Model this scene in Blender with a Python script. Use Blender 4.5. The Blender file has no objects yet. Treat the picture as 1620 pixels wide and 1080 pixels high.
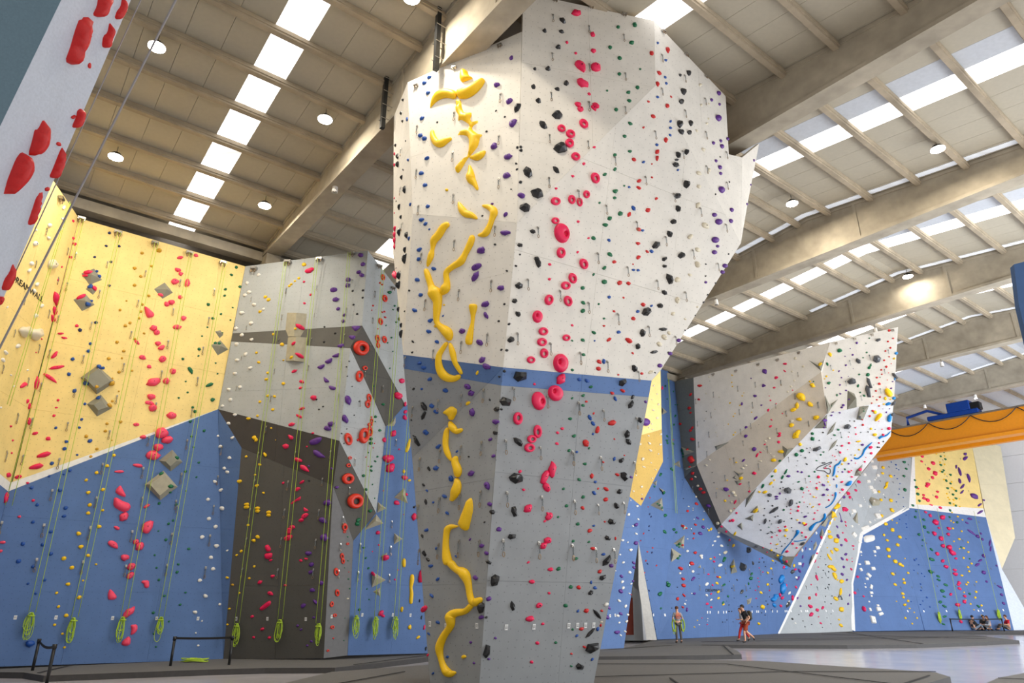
import bpy, bmesh, math, random
import numpy as np
from mathutils import Vector, Matrix, noise as mnoise

random.seed(7)
SC = bpy.context.scene
COL = SC.collection
# ------------------------------------------------------------------ camera
F = 1080.0
TH = math.radians(21.0)
CT, ST = math.cos(TH), math.sin(TH)
CAM = Vector((0.0, 0.0, 2.0))
cd = bpy.data.cameras.new('camera'); cam = bpy.data.objects.new('camera', cd); COL.objects.link(cam)
cd.sensor_width = 36.0; cd.lens = 36.0 * F / 1620.0; cd.clip_end = 400
cam.location = CAM; cam.rotation_euler = (math.radians(90) + TH, 0, 0)
SC.camera = cam
# ------------------------------------------------------------------ colour management
SC.view_settings.view_transform = 'Standard'; SC.view_settings.look = 'None'
SC.view_settings.gamma = 1.0; SC.view_settings.exposure = -0.47
SC.view_settings.use_curve_mapping = False
# ------------------------------------------------------------------ world: bright overcast daylight
W = bpy.data.worlds.new('world'); SC.world = W; W.use_nodes = True
W.node_tree.nodes['Background'].inputs['Color'].default_value = (1.0, 0.985, 0.96, 1)
W.node_tree.nodes['Background'].inputs['Strength'].default_value = 0.68
# low sun far away outside the right-hand side of the hall (comes in through the open gates)
# building axes: u runs along the concrete beams (left/back -> right/front), v along the purlins
def P(u, v, z): return Vector((.618 * u + .786 * v, -.786 * u + .618 * v, z))
BX = Vector((.618, -.786, 0)); BY = Vector((.786, .618, 0)); UP = Vector((0, 0, 1))
def area_light(name, loc, target, sx, sy, power, color):
    l = bpy.data.lights.new(name, 'AREA'); l.shape = 'RECTANGLE'; l.size = sx; l.size_y = sy
    l.energy = power; l.color = color
    o = bpy.data.objects.new(name, l); COL.objects.link(o); o.location = loc
    o.rotation_euler = (Vector(target) - Vector(loc)).to_track_quat('-Z', 'Y').to_euler()
    return o
# daylight through the big gates on the right-hand side, plus an added wing fill
area_light('gate_daylight', P(6, 40, 5.5), P(-22, 44, 4), 26, 9, 11500, (0.88, 0.94, 1.0))
area_light('end_gate_daylight', P(2.4, 59, 5.0), P(-24, 60, 5), 12, 9, 2700, (0.93, 0.96, 1.0))
area_light('wing_fill_light', P(5, 24, 5), P(-20, 37, 9), 10, 8, 1500, (1.0, 0.985, 0.95))  # added fill lamp that brightens the wing, not a gate of its own
area_light('front_gate_daylight', P(4, 8, 6), P(-20, 12, 8), 12, 9, 700, (1.0, 0.98, 0.95))

# ------------------------------------------------------------------ helpers
def srgb(r, g, b):
    f = lambda c: (c / 255 / 12.92) if c / 255 <= .04045 else ((c / 255 + .055) / 1.055) ** 2.4
    return (f(r), f(g), f(b), 1)
def ray(px, py):
    X = px - 810.0; y = 540.0 - py
    return Vector((X, F * CT - y * ST, F * ST + y * CT))
def ptY(px, py, Y):
    r = ray(px, py); return CAM + r * (Y / r.y)
def ptz(px, py, z):
    r = ray(px, py); return CAM + r * ((z - CAM.z) / r.z)
def ptu(px, py, u):
    r = ray(px, py); return CAM + r * (u / (.618 * r.x - .786 * r.y))
def ptv(px, py, v):
    r = ray(px, py); return CAM + r * (v / (.786 * r.x + .618 * r.y))
def ptd(px, py, zc):
    return CAM + ray(px, py) * (zc / F)
def depth_of(p):
    d = p - CAM; return d.y * CT + d.z * ST
def proj(p):
    d = p - CAM; zc = d.y * CT + d.z * ST
    return (810 + F * d.x / zc, 540 - F * (-d.y * ST + d.z * CT) / zc)

def obj(name, bm_or_mesh, mat=None, parent=None, smooth=False):
    if isinstance(bm_or_mesh, bmesh.types.BMesh):
        me = bpy.data.meshes.new(name); bm_or_mesh.to_mesh(me); bm_or_mesh.free()
        if mat is not None and not me.materials: me.materials.append(mat)
        if smooth:
            for p in me.polygons: p.use_smooth = True
    else:
        me = bm_or_mesh
    o = bpy.data.objects.new(name, me); COL.objects.link(o)
    if parent is not None: o.parent = parent
    return o
def tag(o, label=None, cat=None, group=None, kind=None):
    if label: o['label'] = label
    if cat: o['category'] = cat
    if group: o['group'] = group
    if kind: o['kind'] = kind
    return o
def empty(name, loc, label=None, cat=None, group=None, kind=None):
    o = bpy.data.objects.new(name, None); COL.objects.link(o); o.location = loc; o.empty_display_size = .1
    return tag(o, label, cat, group, kind)
def local(parent):  # child meshes built in world coordinates under an unrotated empty
    return -parent.location
def box(bm, c, ax, ay, az, sx, sy, sz):
    c = Vector(c); vs = []
    for k in (-1, 1):
        for j in (-1, 1):
            for i in (-1, 1):
                vs.append(bm.verts.new(c + ax * (i * sx / 2) + ay * (j * sy / 2) + az * (k * sz / 2)))
    for f in ((0, 1, 3, 2), (4, 6, 7, 5), (0, 4, 5, 1), (2, 3, 7, 6), (0, 2, 6, 4), (1, 5, 7, 3)):
        bm.faces.new([vs[i] for i in f])
X_, Y_, Z_ = Vector((1, 0, 0)), Vector((0, 1, 0)), Vector((0, 0, 1))
def tube(bm, pts, r, n=6, closed=False, rads=None):
    rings = []; N = len(pts)
    for i, p in enumerate(pts):
        a = pts[(i - 1) % N] if (i > 0 or closed) else pts[0]
        b = pts[(i + 1) % N] if (i < N - 1 or closed) else pts[-1]
        t = (b - a)
        t = t.normalized() if t.length > 1e-9 else Z_.copy()
        h = Z_ if abs(t.z) < .9 else X_
        s = t.cross(h).normalized(); q = t.cross(s).normalized()
        rr = rads[i] if rads else r
        rings.append([bm.verts.new(p + (s * math.cos(2 * math.pi * k / n) + q * math.sin(2 * math.pi * k / n)) * rr) for k in range(n)])
    M = N if closed else N - 1
    for i in range(M):
        A, B = rings[i], rings[(i + 1) % N]
        for k in range(n):
            bm.faces.new((A[k], A[(k + 1) % n], B[(k + 1) % n], B[k]))
    if not closed:
        bm.faces.new(rings[0][::-1]); bm.faces.new(rings[-1])
def shift(bm, d):
    bmesh.ops.translate(bm, verts=bm.verts[:], vec=d)

# ------------------------------------------------------------------ materials
MATS = {}
def nodes(m): return m.node_tree.nodes, m.node_tree.links
def mat(name, col, rough=.6, metal=0., bump=0., scale=8., var=0.06, spec=.5, emit=None, coat=0.):
    if name in MATS: return MATS[name]
    m = bpy.data.materials.new(name); m.use_nodes = True
    N, L = nodes(m); b = N['Principled BSDF']
    b.inputs['Roughness'].default_value = rough; b.inputs['Metallic'].default_value = metal
    b.inputs['Specular IOR Level'].default_value = spec
    tc = N.new('ShaderNodeTexCoord'); nz = N.new('ShaderNodeTexNoise'); nz.inputs['Scale'].default_value = scale
    nz.inputs['Detail'].default_value = 4
    L.new(tc.outputs['Object'], nz.inputs['Vector'])
    mx = N.new('ShaderNodeMixRGB'); mx.blend_type = 'MULTIPLY'; mx.inputs[0].default_value = 1
    mx.inputs[1].default_value = col
    cr = N.new('ShaderNodeMapRange'); cr.inputs['From Min'].default_value = .3; cr.inputs['From Max'].default_value = .7
    cr.inputs['To Min'].default_value = 1 - var; cr.inputs['To Max'].default_value = 1 + var
    L.new(nz.outputs['Fac'], cr.inputs['Value']); L.new(cr.outputs['Result'], mx.inputs[2])
    L.new(mx.outputs[0], b.inputs['Base Color'])
    if bump:
        bp = N.new('ShaderNodeBump'); bp.inputs['Strength'].default_value = bump; bp.inputs['Distance'].default_value = .02
        L.new(nz.outputs['Fac'], bp.inputs['Height']); L.new(bp.outputs[0], b.inputs['Normal'])
    if emit:
        b.inputs['Emission Color'].default_value = emit[0]; b.inputs['Emission Strength'].default_value = emit[1]
    MATS[name] = m
    return m
def wall_mat(name, col, dots=.5, rough=.75):
    """painted plywood with a grid of threaded-insert holes and chalk wear (uv in metres)"""
    m = mat(name, col, rough, 0, .05, 3., .035)
    N, L = nodes(m); b = N['Principled BSDF']
    uv = N.new('ShaderNodeUVMap'); vo = N.new('ShaderNodeTexVoronoi'); vo.inputs['Scale'].default_value = 5.2
    vo.inputs['Randomness'].default_value = .45; vo.voronoi_dimensions = '2D'
    L.new(uv.outputs[0], vo.inputs['Vector'])
    mr = N.new('ShaderNodeMapRange'); mr.inputs['From Min'].default_value = .045; mr.inputs['From Max'].default_value = .085
    mr.inputs['To Min'].default_value = 1 - dots; mr.inputs['To Max'].default_value = 1
    L.new(vo.outputs['Distance'], mr.inputs['Value'])
    old = b.inputs['Base Color'].links[0].from_socket
    mx = N.new('ShaderNodeMixRGB'); mx.blend_type = 'MULTIPLY'; mx.inputs[0].default_value = 1
    L.new(old, mx.inputs[1]); L.new(mr.outputs[0], mx.inputs[2])
    nz = N.new('ShaderNodeTexNoise'); nz.inputs['Scale'].default_value = .9; nz.inputs['Detail'].default_value = 6
    L.new(uv.outputs[0], nz.inputs['Vector'])
    m2 = N.new('ShaderNodeMapRange'); m2.inputs['From Min'].default_value = .35; m2.inputs['From Max'].default_value = .7
    m2.inputs['To Min'].default_value = .95; m2.inputs['To Max'].default_value = 1.03
    L.new(nz.outputs['Fac'], m2.inputs['Value'])
    my = N.new('ShaderNodeMixRGB'); my.blend_type = 'MULTIPLY'; my.inputs[0].default_value = 1
    L.new(mx.outputs[0], my.inputs[1]); L.new(m2.outputs[0], my.inputs[2]); L.new(my.outputs[0], b.inputs['Base Color'])
    return m
def concrete(name, col):
    m = mat(name, col, .9, 0, .15, 2.2, .12)
    N, L = nodes(m); b = N['Principled BSDF']
    tc = N.new('ShaderNodeTexCoord'); nz = N.new('ShaderNodeTexNoise'); nz.inputs['Scale'].default_value = .5; nz.inputs['Detail'].default_value = 8
    L.new(tc.outputs['Object'], nz.inputs['Vector'])
    mr = N.new('ShaderNodeMapRange'); mr.inputs['From Min'].default_value = .35; mr.inputs['From Max'].default_value = .65
    mr.inputs['To Min'].default_value = .8; mr.inputs['To Max'].default_value = 1.1
    L.new(nz.outputs['Fac'], mr.inputs['Value'])
    old = b.inputs['Base Color'].links[0].from_socket
    mx = N.new('ShaderNodeMixRGB'); mx.blend_type = 'MULTIPLY'; mx.inputs[0].default_value = 1
    L.new(old, mx.inputs[1]); L.new(mr.outputs[0], mx.inputs[2]); L.new(mx.outputs[0], b.inputs['Base Color'])
    return m
M_WHITE = wall_mat('white_wall_paint', srgb(226, 221, 212), .3)
M_WHITE2 = wall_mat('brightened_white_wall_paint', srgb(244, 246, 250), .25)  # white raised to put side daylight into the wing's lower face
M_WHITE3 = wall_mat('lit_white_wall_paint', srgb(242, 237, 228), .2)  # lighter copy of the white paint, light on the wing put into colour
M_BEIGE = wall_mat('beige_wall_paint', srgb(214, 202, 184), .25)
M_CREAM = wall_mat('cream_wall_paint', srgb(235, 224, 190), .15)
M_YELL = wall_mat('yellow_wall_paint', srgb(246, 218, 142), .3)
M_OCHRE = wall_mat('ochre_wall_paint', srgb(205, 170, 90), .35)
M_BLUE = wall_mat('blue_wall_paint', srgb(88, 118, 168), .3)
M_GREY = wall_mat('grey_wall_paint', srgb(150, 153, 156), .35)
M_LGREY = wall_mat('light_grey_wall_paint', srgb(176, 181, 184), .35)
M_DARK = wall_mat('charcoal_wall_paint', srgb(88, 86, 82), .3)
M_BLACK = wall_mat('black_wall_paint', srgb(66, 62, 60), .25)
M_EDGE = mat('white_trim_paint', srgb(238, 236, 232), .6)
M_PLYB = mat('raw_plywood_back', srgb(150, 125, 90), .8)
M_CONC = concrete('precast_concrete', srgb(172, 162, 144))
M_PURL = concrete('concrete_purlin', srgb(172, 158, 136))
M_SIDE = mat('hall_side_wall_grey', srgb(150, 142, 132), .85, var=.08)
M_ROOF = mat('roof_sandwich_panel', srgb(184, 176, 158), .6, var=.03)
M_ROOFC = mat('daylight_tinted_roof_sheet', srgb(200, 204, 210), .5, var=.05)  # roof panel tone with the daylight around skylights painted in
M_ENDW = mat('white_cladding_panel', srgb(238, 238, 240), .6, var=.02)
M_STEEL = mat('galvanised_steel', srgb(176, 172, 166), .35, .9)
M_BRONZE = mat('worn_steel_carabiner', srgb(150, 128, 100), .4, .8)
M_BLKST = mat('black_powder_coated_steel', srgb(30, 31, 32), .4)
M_BELT = mat('black_belt_webbing', srgb(22, 22, 24), .8)
M_CHAIN = mat('grey_quickdraw_sling', srgb(120, 128, 132), .6)
M_ROPE = mat('lime_rope', srgb(176, 205, 60), .7)
M_GROPE = mat('grey_static_rope', srgb(150, 146, 148), .8)
M_ORANGE = mat('orange_crane_paint', srgb(240, 150, 24), .4, var=.04)
M_HOIST = mat('blue_hoist_paint', srgb(20, 66, 150), .4)
M_BOLT = mat('dark_bolt_steel', srgb(40, 40, 42), .4, .6)
M_WOOD = mat('raw_grey_plywood_volume', srgb(168, 162, 142), .75, 0, .1, 6, .08)
M_VOL = mat('grey_beige_volume_paint', srgb(140, 138, 124), .75, 0, .1, 5, .06)
M_CARD = mat('white_route_card', srgb(240, 240, 240), .6)
M_INK = mat('black_print', srgb(28, 28, 28), .7)
M_DOOR = mat('brick_red_door', srgb(132, 52, 34), .6)
def sky_mat(name, strength, col=(1, 1, 1, 1)):
    m = bpy.data.materials.new(name); m.use_nodes = True; N, L = nodes(m)
    b = N['Principled BSDF']; b.inputs['Base Color'].default_value = (.8, .8, .8, 1)
    tc = N.new('ShaderNodeTexCoord'); mp = N.new('ShaderNodeMapping'); mp.inputs['Rotation'].default_value = (0, 0, math.radians(51.8))
    mp.inputs['Scale'].default_value = (.35, 4, 1)
    nz = N.new('ShaderNodeTexNoise'); nz.inputs['Scale'].default_value = 1.3; nz.inputs['Detail'].default_value = 5
    L.new(tc.outputs['Object'], mp.inputs[0]); L.new(mp.outputs[0], nz.inputs['Vector'])
    cr = N.new('ShaderNodeValToRGB'); cr.color_ramp.elements[0].position = .3; cr.color_ramp.elements[0].color = (col[0] * .42, col[1] * .39, col[2] * .36, 1)
    cr.color_ramp.elements[1].position = .5; cr.color_ramp.elements[1].color = col
    L.new(nz.outputs['Fac'], cr.inputs[0]); L.new(cr.outputs[0], b.inputs['Emission Color'])
    b.inputs['Emission Strength'].default_value = strength
    return m
M_SKY = sky_mat('backlit_polycarbonate_skylight', 2.7, (1, .99, .98, 1))
M_STRIPB = sky_mat('dim_bluish_strip', .62, (.74, .84, 1, 1))
M_LAMP = mat('led_high_bay_lens', (1, 1, 1, 1), .3, emit=((1, .93, .80, 1), 60))

def floor_mat():
    m = mat('polished_screed', srgb(196, 194, 200), .12, 0, 0, .6, .05)
    N, L = nodes(m); b = N['Principled BSDF']
    tc = N.new('ShaderNodeTexCoord'); nz = N.new('ShaderNodeTexNoise'); nz.inputs['Scale'].default_value = .7; nz.inputs['Detail'].default_value = 5
    L.new(tc.outputs['Object'], nz.inputs['Vector'])
    mr = N.new('ShaderNodeMapRange'); mr.inputs['To Min'].default_value = .08; mr.inputs['To Max'].default_value = .26
    L.new(nz.outputs['Fac'], mr.inputs['Value']); L.new(mr.outputs[0], b.inputs['Roughness'])
    return m
M_FLOOR = floor_mat()
M_MAT = mat('charcoal_mat_carpet', srgb(108, 107, 106), .97, 0, .3, 60, .12)
M_MATE = mat('dark_mat_edge_vinyl', srgb(62, 60, 60), .7, var=.1)
M_SEAM = mat('black_mat_seam', srgb(44, 43, 43), .9)

# ------------------------------------------------------------------ the hall
UL, UR, RIDGE = -28.8, 2.7, -12.6
V0, V1 = -12.0, 73.0
BEAMS = [8.05, 17.35, 26.85, 35.9, 45.2, 55.2]
def ztop(u): return (16.48 + .1 * (u + 27.8)) if u < RIDGE else (16.48 + .1 * (RIDGE + 27.8) - .1 * (u - RIDGE))
bm = bmesh.new(); box(bm, P(-9, 30, -.15), BX, BY, UP, 60, 96, .3)
o = obj('floor', bm, M_FLOOR); tag(o, 'pale polished concrete floor of the hall', 'floor', kind='structure')
bm = bmesh.new(); box(bm, P(UL - .15, 30.5, 8.2), BX, BY, UP, .3, 85, 16.4)
tag(obj('wall_left', bm, M_SIDE), 'grey side wall behind the climbing walls', 'wall', kind='structure')
endw = empty('wall_back', P(-12, V1, 0), 'white panelled gable wall at the far end', 'wall', kind='structure')
for k in range(8):   # horizontal cladding panels
    bm = bmesh.new(); box(bm, P(-12.5, V1, 1.2 + 2.4 * k), BX, BY, UP, 31, .2, 2.375); shift(bm, local(endw))
    obj('panel', bm, M_ENDW, endw)
# roof sheets, one strip per panel and slope
roof = empty('ceiling', P(RIDGE, 20, 18), 'pale sandwich panel roof with skylight strips', 'ceiling', kind='structure')
SKYV = [4.05, 12.95, 21.95, 31.2, 40.4, 49.6]
v = V0
edges = [v]
while v < V1:
    v += 1.0; edges.append(v)
def slope_piece(bm, va, vb, ua, ub, th=.08):
    lo = [P(ua, va, ztop(ua)), P(ub, va, ztop(ub)), P(ub, vb, ztop(ub)), P(ua, vb, ztop(ua))]
    a = [bm.verts.new(p) for p in lo]; b = [bm.verts.new(p + UP * th) for p in lo]
    bm.faces.new(a[::-1]); bm.faces.new(b)
    for i in range(4): bm.faces.new((a[i], a[(i + 1) % 4], b[(i + 1) % 4], b[i]))
def is_sky(vm):
    return any(abs(vm - s) < .5 for s in (4.0, 13.0, 22.0, 31.0, 40.5, 49.5))
PURL = [-27.1, -25.26, -23.45, -21.6, -19.75, -18.0, -16.2, -14.35, -13.05, -11.65, -9.85, -8.05, -6.38, -4.5, -2.7, -.9, .9]
for i in range(len(edges) - 1):
    a, b = edges[i], edges[i + 1]; vm = (a + b) / 2
    sky = False
    for s in SKYV:
        if abs(vm - s) < .5: sky = True
    for ua, ub in ((UL, RIDGE), (RIDGE, UR)):
        bm = bmesh.new()
        if sky:
            slope_piece(bm, a, b, ua, ub, .02); shift(bm, local(roof))
            ob = obj('skylight_pane', bm, M_SKY, roof); ob['label'] = 'bright backlit skylight strip'
        else:
            slope_piece(bm, a + .005, b - .005, ua, ub); shift(bm, local(roof))
            mt = M_ROOFC if (vm > 46 or (ua == RIDGE and any(-1.6 < vm - s < -.4 for s in SKYV[2:]))) else M_ROOF
            obj('roof_panel', bm, mt, roof)
# outer skin above the joints so no sky leaks through
bm = bmesh.new(); slope_piece(bm, V0, V1, UL, RIDGE, .05); slope_piece(bm, V0, V1, RIDGE, UR, .05); shift(bm, UP * .1); shift(bm, local(roof))
obj('roof_deck', bm, M_ROOFC, roof)
# narrow self-glowing bluish strips along the tops of the further beams
for vb in BEAMS[2:6]:
    for ua, ub in ((-17.5, RIDGE), (RIDGE, UR)):
        bm = bmesh.new(); slope_piece(bm, vb - .72, vb - .42, ua, ub, .01); shift(bm, local(roof) - UP * .02)
        obj('bluish_strip', bm, M_STRIPB, roof)['label'] = 'narrow glowing bluish strip beside a beam'
# purlins
for k, u in enumerate(PURL):
    r_ = empty('roof_purlin', P(u, 20, ztop(u)), 'concrete purlin, %s from the left eave' % ['first','second','third','fourth','fifth','sixth','seventh','eighth','ninth','tenth','eleventh','twelfth','thirteenth','fourteenth','fifteenth','sixteenth','seventeenth'][k], 'purlin', 'concrete purlins under the roof')
    for j in range(-2, 7):
        bb = [V0, -1.2] + BEAMS + [V1]
        if j + 2 >= len(bb) - 1: break
        va = bb[j + 2] + .26; vb_ = bb[j + 3] - .26
        if vb_ - va < 1: continue
        bm = bmesh.new()
        t = (P(u + .1, 0, ztop(u + .1)) - P(u, 0, ztop(u))).normalized()
        c = P(u, (va + vb_) / 2, ztop(u) - .14)
        box(bm, c, t, BY, t.cross(BY).normalized(), .17, vb_ - va, .26)
        box(bm, c + Vector((0, 0, -.02)), t, BY, t.cross(BY).normalized(), .24, vb_ - va, .07)
        shift(bm, -r_.location)
        obj('purlin_bay', bm, M_PURL, r_)
# beams
def make_beam(vc, idx):
    r_ = empty('concrete_beam', P(-12.6, vc, 16), 'tapered precast concrete roof beam, %s from the front' % ['first', 'second', 'third', 'fourth', 'fifth', 'sixth'][idx], 'beam', 'tapered roof beams')
    us = [-27.7, -20, RIDGE, -5, 2.5]
    def lath(bm, w, zb, zt, us=us):   # prism following the roof slope
        L_ = []
        for u in us:
            for s in (-1, 1):
                for z in (zb(u), zt(u)):
                    L_.append(bm.verts.new(P(u, vc + s * w / 2, z)))
        for i in range(len(us) - 1):
            a = 4 * i; b = a + 4
            for q in ((0, 1), (1, 3), (3, 2), (2, 0)):
                bm.faces.new((L_[a + q[0]], L_[a + q[1]], L_[b + q[1]], L_[b + q[0]]))
        bm.faces.new([L_[i] for i in (0, 1, 3, 2)]); n = len(L_) - 4; bm.faces.new([L_[n + i] for i in (0, 2, 3, 1)])
    bm = bmesh.new(); lath(bm, .52, lambda u: 16.1, lambda u: ztop(u) - .1); shift(bm, -r_.location); obj('web', bm, M_CONC, r_)
    bm = bmesh.new(); lath(bm, .66, lambda u: 16.0, lambda u: 16.13); shift(bm, -r_.location); obj('bottom_flange', bm, M_CONC, r_)
    bm = bmesh.new(); lath(bm, .6, lambda u: ztop(u) - .16, lambda u: ztop(u) - .02); shift(bm, -r_.location); obj('top_flange', bm, M_CONC, r_)
    for u in (-27.2, -15.4, -10.6):
        bm = bmesh.new(); zt = ztop(u) - .16; box(bm, P(u, vc, (16.13 + zt) / 2), BX, BY, UP, .12, .6, zt - 16.13); shift(bm, -r_.location)
        obj('web_stiffener', bm, M_CONC, r_)
for i, vb in enumerate(BEAMS): make_beam(vb, i)
for i, vb in enumerate(BEAMS[:1] + BEAMS[1:]):
    bm = bmesh.new(); box(bm, P(-28.1, vb, 14.95), BX, BY, UP, 1.5, .6, 2.06)
    box(bm, P(-27.2, vb, 15.72), BX, BY, UP, .9, .6, .5)
    tag(obj('concrete_corbel', bm, M_CONC), 'square concrete corbel carrying the left end of the %s roof beam' % ['first', 'second', 'third', 'fourth', 'fifth', 'sixth'][i], 'corbel', 'eave corbels')
# eave gutter beams along the side wall
for k, (du, z, h, w) in enumerate(((0.25, 16.0, .42, .5), (.12, 15.25, .3, .3), (.08, 14.7, .16, .2))):
    bm = bmesh.new(); box(bm, P(-27.8 + du, 30, z), BX, BY, UP, w, 84, h)
    tag(obj('eave_beam', bm, M_CONC), ['deep concrete eave beam right under the roof edge', 'second concrete rail below the eave beam', 'thin lowest rail on the side wall'][k], 'beam')

# ------------------------------------------------------------------ climbing walls: vertices as points on sight lines,
# solved together so that every facet is flat and neighbours share their corners
def wY(px, py, Y): r = ray(px, py); return r.y / (F * Y)
def w3(p): return 1.0 / depth_of(p)
VT = {}   # name: (px, py, prior w, weight)
def vy(n, px, py, Y, wt=1.): VT[n] = (px, py, wY(px, py, Y), wt)
def vu(n, px, py, u, wt=3.): VT[n] = (px, py, w3(ptu(px, py, u)), wt)
def vv_(n, px, py, v, wt=2.): VT[n] = (px, py, w3(ptv(px, py, v)), wt)
def vz(n, px, py, z, wt=3.): VT[n] = (px, py, w3(ptz(px, py, z)), wt)
def v3(n, p, wt=6.): x, y = proj(p); VT[n] = (x, y, w3(p), wt)
# tower
vy('TA', 645, 130, 15.6, 3); vy('TC', 825.3, 50, 14.0); vy('TP', 828, -12, 13.6); vy('C1', 818, 352, 14.3, 2)
vy('L2', 653, 338, 15.5); vy('S1', 638, 561, 15.9); vy('S2', 796, 581, 15.3, 2); vy('FL', 652, 724, 16.7)
vz('BL', 681, 1088, .19); vy('BM', 757, 1099, 16.1, 3); vy('S6', 1031, 602, 16.8, 2); vy('BR', 938, 1088, 17.3)
vy('OL1', 623, 184, 17.3); vy('OL2', 622, 400, 17.3)
vy('D0', 1035, 33, 14.6, 2); vy('D1', 1037, 135, 14.9, 2); vy('D2', 1172, 385, 17.8, 2); vy('D3', 1045, 586, 17.3)
vy('E1', 1148, 152, 17.4, 2); vy('E2', 1153, 244, 18.2); vy('E3', 1174, 249, 18.2); vy('F1', 1201, 227, 19.2); vy('F2', 1183, 320, 18.9)
# big left wall
vu('Y1', 125, 345, -27.3, 5); vu('Y2', 388, 421, -27.3, 5); vu('Y3', 345, 647, -27.3); vu('Y4', 353, 1043, -27.3)
vu('Y0', 13, 777, -27.3, 5); vu('YB', -56, 1056, -27.3)
v3('YC', Vector((-15.0, 17.2, .19))); v3('YA', Vector((-14.8, 16.4, 15.4)))
vy('K', 382, 708, 25.6, 2)
vy('G1b', 582, 396, 24.5, 3); vy('G1c', 573, 515, 23.9); vy('G1d', 554, 550, 23.6); vy('M1', 537, 697, 23.0, 3)
vu('q1', 368.3, 527, -27.3, 1); vu('q2', 365.6, 540, -27.3, 1)
vy('c1', 611, 674, 26.8, 2); vy('c2', 595, 811, 25.9); vy('d1', 641, 640, 28.2, 2); vy('e1', 662, 500, 28.9); vy('e2', 672, 640, 29.2)
vy('M2', 527, 768, 24.5, 2); vy('g1', 559, 855, 26.3); vz('h1', 512, 1041, .19, 4); vz('i1', 550, 1036.5, .19, 4)
vy('j2', 760, 640, 31.6); vz('j1', 760, 1031, .19, 4)
# prow right of the tower
vy('w1', 1044.5, 560, 35.3); vy('w2', 1047, 679, 35.3, 2); vy('w3', 940, 709, 32.6); vy('w4', 940, 560, 32.6)
vy('w5', 1049, 730, 35.3); vy('w6', 1014, 800, 34.2); vy('w7', 996, 785, 33.7); vy('w8', 940, 742, 32.3)
vz('w9', 987, 1025, .19, 4); vz('w10', 925, 1027.5, .19, 4); vy('w11', 1010, 857, 34.0)
# blue back wall
vu('A1', 1044.5, 570, -27.2); vu('N1', 1067, 603, -27.2, 5); vu('A3', 1083, 755, -27.2); vu('A5', 1065, 850, -27.2)
vz('A6', 1040, 1011.5, .19, 5); vu('A0', 1010, 770, -27.2); vu('A7', 1010, 857, -27.2)
vu('B2', 1134, 838, -27.2); vu('B4', 1330, 790, -27.2); vz('B3', 1231, 1003, .19, 5)
# big wing
vv_('N2', 1097, 597, 34.6, 5); vy('N3', 1102, 735, 41.6, 1); vy('N4', 1141, 829, 42.4, 1); 
vv_('Wb', 1313, 541, 34.8); vv_('Wc', 1299, 588, 34.9); vv_('Wd', 1308, 654, 35.1); vv_('We', 1420, 517, 35.6, 4)
vv_('Wf', 1414, 632, 35.2); vv_('Wg', 1409, 690, 35.8); vv_('Wh', 1253, 884, 37.2); vy('Wi', 1157, 844, 42.7, 1)
vy('Wj', 1251, 898, 44.2, 1)
# far right walls
vu('Q1', 1398, 705, -27.2); vu('Q2', 1363, 844, -27.2); vu('Q3', 1347, 922, -27.2); vz('Q4', 1350, 998.3, .19, 4)
vy('g6', 1444, 706, 54.5); vy('g7', 1438, 803, 53.2); vy('R1', 1438, 900, 52.6); vz('R2', 1463, 996.5, .19, 4)
vy('R5', 1535, 690, 55.5); vy('R6', 1560, 818, 54.6); vz('R7', 1604, 996.5, .19, 4)
vy('R8', 1583, 706, 57.5); vy('R9', 1606, 850, 56.5); vy('R10', 1640, 996, 56)
# near wall top left
vy('X1', 314, -250, 6.6, 3); vy('X2', 218, -250, 5.9, 3); vy('X3', -71, 650, 8.8, 3); vy('X4', -218, 650, 8.1)
vy('X5', -700, -250, 5.6); vy('X6', -900, 650, 7.6)

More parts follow.
